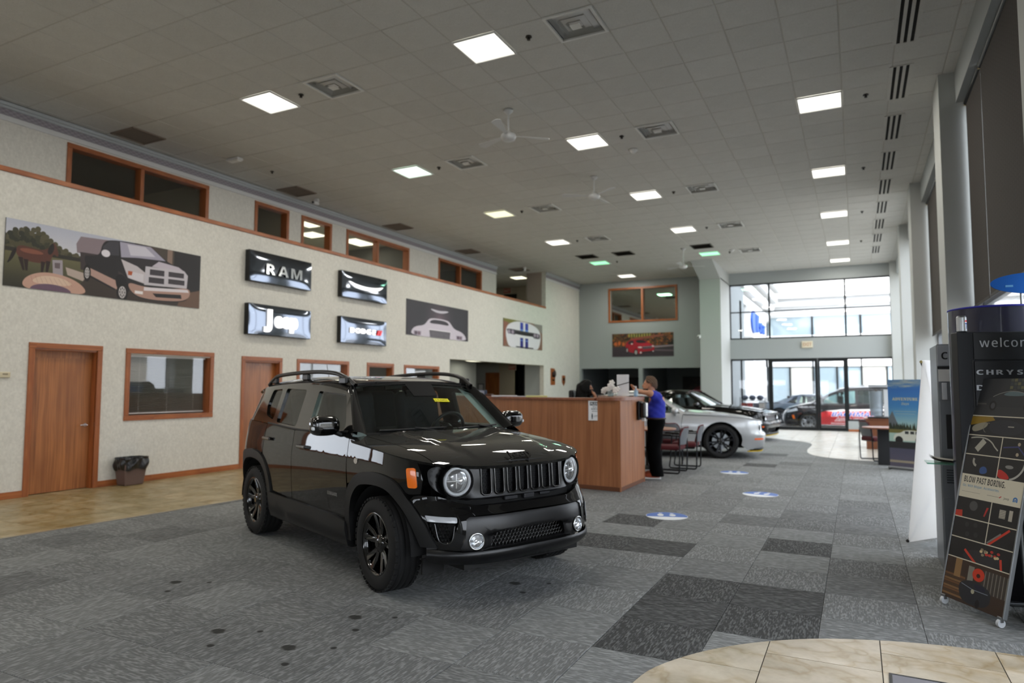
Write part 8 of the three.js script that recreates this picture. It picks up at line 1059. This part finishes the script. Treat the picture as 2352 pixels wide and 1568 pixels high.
    cell(0, rows[6], 1, rows[7], (a, b) => { dk(a, b); blob(g, [[0.2 * a, b], [0.3 * a, 0.45 * b], [0.6 * a, 0.35 * b], [0.88 * a, 0.5 * b], [0.88 * a, b]], '#29292c'); g.lineWidth = 22; g.strokeStyle = '#c23a26'; g.beginPath(); g.moveTo(a * 0.26, b * 0.5); g.lineTo(a * 0.48, b * 1.05); g.moveTo(a * 0.84, b * 0.5); g.lineTo(a * 0.88, b * 1.1); g.stroke(); for (let i = 0; i < 14; i++) ell(g, a * (0.5 + hash(i, 1, 2) * 0.3), b * (0.2 + hash(i, 2, 2) * 0.35), 16, 12, ['#b02c24', '#c9b58a', '#8a7d66'][i % 3]); });
    cell(0, rows[7], 1, 1, (a, b) => { g.fillStyle = '#3a2a20'; g.fillRect(0, 0, a, b); for (let i = 0; i < 9; i++) { g.fillStyle = ['#6b4a2c', '#4a3524', '#7c5c3a'][i % 3]; g.fillRect(0, b * 0.4 + i * 22, a * 0.35, 18); } for (let i = 0; i < 14; i++) { g.fillStyle = i % 2 ? '#6d6a62' : '#3c3a36'; g.fillRect(a * 0.62 + i * 18, b * 0.1, 12, b * 0.5); } g.fillStyle = '#8b6a44'; g.fillRect(a * 0.15, 0, 70, b * 0.45); g.fillStyle = '#7d7a70'; g.fillRect(a * 0.38, b * 0.1, 60, b * 0.35); ell(g, a * 0.55, b * 0.25, 62, 56, '#c2371f'); ell(g, a * 0.55, b * 0.27, 20, 18, '#3a1a12'); blob(g, [[0.28 * a, 0.5 * b], [0.5 * a, 0.4 * b], [0.72 * a, 0.48 * b], [0.8 * a, 0.62 * b], [0.76 * a, 0.95 * b], [0.35 * a, 0.98 * b], [0.26 * a, 0.7 * b]], '#24262c'); blob(g, [[0.5 * a, 0.46 * b], [0.68 * a, 0.48 * b], [0.7 * a, 0.6 * b], [0.52 * a, 0.58 * b]], '#1a1c30'); g.strokeStyle = '#7f8a96'; g.lineWidth = 6; g.beginPath(); g.moveTo(a * 0.3, b * 0.55); g.lineTo(a * 0.5, b * 0.62); g.lineTo(a * 0.74, b * 0.62); g.stroke(); ell(g, a * 0.5, b * 0.66, 18, 20, '#a8a48c'); ell(g, a * 0.6, b * 0.9, 22, 36, '#0e0e10'); });
    g.fillStyle = cream; for (const r of rows) if (r !== rows[3] && r !== rows[4]) g.fillRect(0, Y(r) - gap / 2, w, gap); for (const [a, b] of [[1, 3], [4, 6]]) g.fillRect(0.57 * w - gap / 2, Y(rows[a]), gap, Y(rows[b] - rows[a])); });
  // base line from (0.494, -5.694) to (0.765, -5.274), leaning back
  const bd = thing('accessory_board', 'leaning accessory display board of dark picture squares on casters', 'display board', [0.6295, 0.002, -5.484], -0.9965); const L = 0.232, H = 1.55, W = 0.52, lean = (g) => g.rotateX(-L).translate(0, 0.055, 0);
  obj('board', lean(rbox(W, H, 0.02, 0.003, 0, H / 2, -0.011)), M.black, bd); obj('print', lean(new THREE.PlaneGeometry(W - 0.004, H - 0.004).translate(0, H / 2, 0.0005)), std(0xffffff, 0.45, { map: boardArt }), bd, false); obj('side_rail', [lean(rbox(0.012, H, 0.03, 0.004, W / 2 + 0.006, H / 2, -0.01)), lean(rbox(0.012, H, 0.03, 0.004, -W / 2 - 0.006, H / 2, -0.01))], M.alu, bd); obj('prop', [rod([-0.2, 0.8, -0.2], [-0.2, 0.06, -0.24], 0.012), rod([0.2, 0.8, -0.2], [0.2, 0.06, -0.24], 0.012)], M.alu, bd);
  for (const [x, z] of [[-0.24, -0.005], [0.24, -0.005], [-0.2, -0.24], [0.2, -0.24]]) { const c = obj('caster', [move(cyl(0.026, 0.026, 0.02, 0, 0, 0, 18), x, 0.026, z, 0, 0, Math.PI / 2)], std(0xc9ccd0, 0.3), bd); obj('fork', rbox(0.034, 0.035, 0.02, 0.004, x, 0.05, z), M.steel, c); }
  // white banner seen from behind, an A-shape of two sheets
  const wbn = thing('banner_stand', 'white back of a folding banner stand with black support rods', 'banner', [0.558, 0.002, -7.854], 0.9273); const wm = phy(0xffffff, 1, { transmission: 0.75, thickness: 0 }); // local x runs along the foot, z towards +(0.8, 0.6)
  const sheetG = (z0, z1, w0, w1, f) => sheet((s, t) => [(s - 0.5) * lerp(w0, w1, t), 0.02 + t * 1.74, lerp(z0, z1, t)], 4, 10, f);
  obj('rear_sheet', [sheetG(-0.002, 0.196, 0.515, 0.5, true), sheetG(0.001, 0.199, 0.515, 0.5, false)], wm, wbn); obj('front_sheet', [sheetG(0.5, 0.214, 0.515, 0.5, false), sheetG(0.503, 0.217, 0.515, 0.5, true)], wm, wbn);
  obj('support_rod', rod([-0.25, 0.03, -0.012], [0.25, 0.72, 0.06], 0.006), M.black, wbn); obj('support_rod', rod([-0.25, 1.74, 0.182], [0.25, 1.06, 0.108], 0.006), M.black, wbn); obj('corner_clip', [sph(0.016, -0.255, 0.03, -0.01, 10)], M.black, wbn); obj('corner_clip', sph(0.014, -0.25, 1.745, 0.185, 10), std(0xb9a86a, 0.4), wbn); obj('corner_clip', sph(0.016, 0.2, 0.02, 0.51, 10), M.black, wbn);
  // blue oval sign hanging in the window
  const bs = thing('oval_sign', 'blue oval sign on a short stem on top of the dark drum', 'sign', [1.22, 2.29, -6.3], 0.15); obj('disc', extr(circ(0, 0, 0.29, 48, 0.08), 0.012), std(0x0a5cb4, 0.85), bs); obj('printed_mark', [rbox(0.05, 0.016, 0.003, 0.001, -0.17, -0.02, 0.0135), rbox(0.15, 0.014, 0.003, 0.001, 0.06, 0.015, 0.0135)], std(0x5fa2d8, 0.5), bs); obj('stem', rod([-0.09, -0.07, -0.006], [-0.09, -0.17, -0.006], 0.008), M.steel, bs); obj('foot', cyl(0.05, 0.06, 0.014, -0.09, -0.178, -0.006), M.steel, bs);
  // upright banner with a lake landscape
  const lakeArt = canvasTex(512, 1400, (g, w, h) => { let q = g.createLinearGradient(0, 0, 0, h * 0.55); q.addColorStop(0, '#5a7da0'); q.addColorStop(0.2, '#2f66a8'); q.addColorStop(0.55, '#3c7aae'); q.addColorStop(1, '#9fb9ae'); g.fillStyle = q; g.fillRect(0, 0, w, h); for (let i = 0; i < 60; i++) ell(g, hash(i, 1, 3) * w, 30 + hash(i, 2, 3) * 110 - 0.1 * hash(i, 1, 3) * w, 60, 14, 'rgba(190,180,150,.14)'); g.fillStyle = '#c9c08a'; g.textAlign = 'center'; g.font = 'bold 60px serif'; g.fillText('ADVENTURE', w / 2, 330); g.font = 'italic 50px serif'; g.fillText('Days', w / 2, 400); g.font = '24px sans-serif'; g.fillText('▲', w / 2, 240); g.globalAlpha = 0.6; g.fillRect(90, 500, 330, 6); g.fillRect(110, 540, 290, 5); g.globalAlpha = 1; path(g, [[0, 620], [60, 500], [110, 640], [160, 760], [0, 800]], '#5d6468'); for (let i = 0; i < 60; i++) { const x = hash(i, 4, 3) * w, s = 40 + hash(i, 5, 3) * 60; path(g, [[x - s * 0.22, 800], [x, 800 - s * 1.3], [x + s * 0.22, 800]], ['#2c3424', '#3a4028', '#212a1e'][i % 3]); } g.fillStyle = '#6b6434'; g.fillRect(0, 790, w, 60); blob(g, [[60, 940], [90, 860], [190, 840], [230, 800], [430, 800], [470, 850], [500, 880], [490, 960], [80, 970]], '#c9cabd'); g.fillStyle = '#2a2e2e'; for (const x of [240, 320, 395]) g.fillRect(x, 815, 56, 44); ell(g, 150, 960, 58, 62, '#1c1c1c'); ell(g, 440, 960, 50, 60, '#1c1c1c'); g.fillStyle = '#26282a'; g.fillRect(0, 985, w, 110); q = g.createLinearGradient(0, 1090, 0, h); q.addColorStop(0, '#4a4a5c'); q.addColorStop(1, '#5d5866'); g.fillStyle = q; g.fillRect(0, 1090, w, h); g.fillStyle = '#9a8f7c'; g.fillRect(0, 1280, w, 36); });
  const ht = printed('banner_stand', 'upright banner with a lake, fir trees and a white off-roader', 'banner', 0.62, 1.62, 0.01, [0.79, 0.84, -14.45], -0.55, lakeArt, undefined, M.alu); obj('base_tube', rbox(0.66, 0.05, 0.12, 0.02, 0, -0.81, 0), M.alu, ht); obj('foot', [rod([-0.25, -0.82, 0], [-0.25, -0.835, 0.16], 0.008), rod([0.25, -0.82, 0], [0.25, -0.835, 0.16], 0.008)], M.black, ht); obj('pole', rod([0, -0.8, -0.03], [0, 0.8, -0.03], 0.012), M.alu, ht);
  const mt = thing('floor_mat', 'grey recessed entrance mat in the stone floor by the viewer', 'mat', [0.52, 0.004, -3.72], -0.02); obj('frame', extr(rect(-0.42, -0.45, 0.42, 0.45), 0.004, [rect(-0.405, -0.435, 0.405, 0.435)]).rotateX(-Math.PI / 2), M.frame, mt); obj('pile', bx(-0.405, 0.405, 0, 0.003, -0.435, 0.435), std(0x7d7b80, 0.95), mt);
  // table on a black pedestal, chair, brown desk with a drinks stand
  roundTable([0.47, 0.002, -15.28], 0.4, 0.73, 'round table on a square black pedestal beside the lake banner', true);
  sledChair([0.36, 0.006, -16.1], 0.5, 'maroon chair half hidden behind the black pedestal table');
  const wd = thing('side_desk', 'brown wood desk with a rounded side panel before the far glazing', 'desk', [0.6, 0.006, -18.9]); obj('side_panel', extr(roundPoly([[-0.42, 0.0, 0.0], [-0.42, 0.72, 0.01], [0.42, 0.72, 0.01], [0.42, 0.05, 0.01], [-0.2, 0.0, 0.2]].map(([x, y, r]) => [x, y, r]), 0.02), 0.03).translate(0, 0, 0.0), std(0x6f4024, 0.5), wd); obj('back_panel', rbx(-0.4, -0.37, 0.02, 0.7, -0.7, 0, 0.004), std(0x6f4024, 0.5), wd); obj('top', rbx(-0.46, 0.46, 0.72, 0.75, -0.75, 0.05, 0.006), M.deskTop, wd);
  const dr = thing('drinks_stand', 'black drinks stand with a clear dispenser on the brown desk', 'dispenser', [0.62, 0.757, -18.85]); obj('column', extr(roundPoly([[0.08, 0], [0.42, 0], [0.38, 0.3], [0.3, 0.45], [0.3, 0.72], [0.12, 0.72], [0.14, 0.4], [0.1, 0.25]], 0.05), 0.24).translate(0, 0, -0.2), std(0x15171b, 0.5), dr); obj('tray', rbx(-0.4, 0.1, 0, 0.035, -0.22, 0.04, 0.008), M.black, dr); obj('canopy', rbx(-0.36, 0.36, 0.72, 0.755, -0.24, 0.06, 0.008), M.black, dr); obj('roof_sign', rbx(-0.36, 0.2, 0.76, 0.82, -0.22, 0.05, 0.008), std(0xa9adb2, 0.4), dr); obj('tank', [cyl(0.15, 0.14, 0.6, -0.2, 0.36, -0.08, 28)], phy(0xb4c0ca, 0.1, { transmission: 0.55, thickness: 0 }), dr); obj('tap', rbox(0.05, 0.05, 0.08, 0.012, -0.2, 0.68, 0.02), std(0x4a4238, 0.4), dr); obj('side_panel', rbx(-0.04, 0.06, 0.05, 0.7, 0.02, 0.03, 0.003), std(0xc4c8cc, 0.4), dr);
}

scene.traverse((o) => { if (o.isMesh) { o.castShadow = true; o.receiveShadow = true; } });
renderer.render(scene, camera);
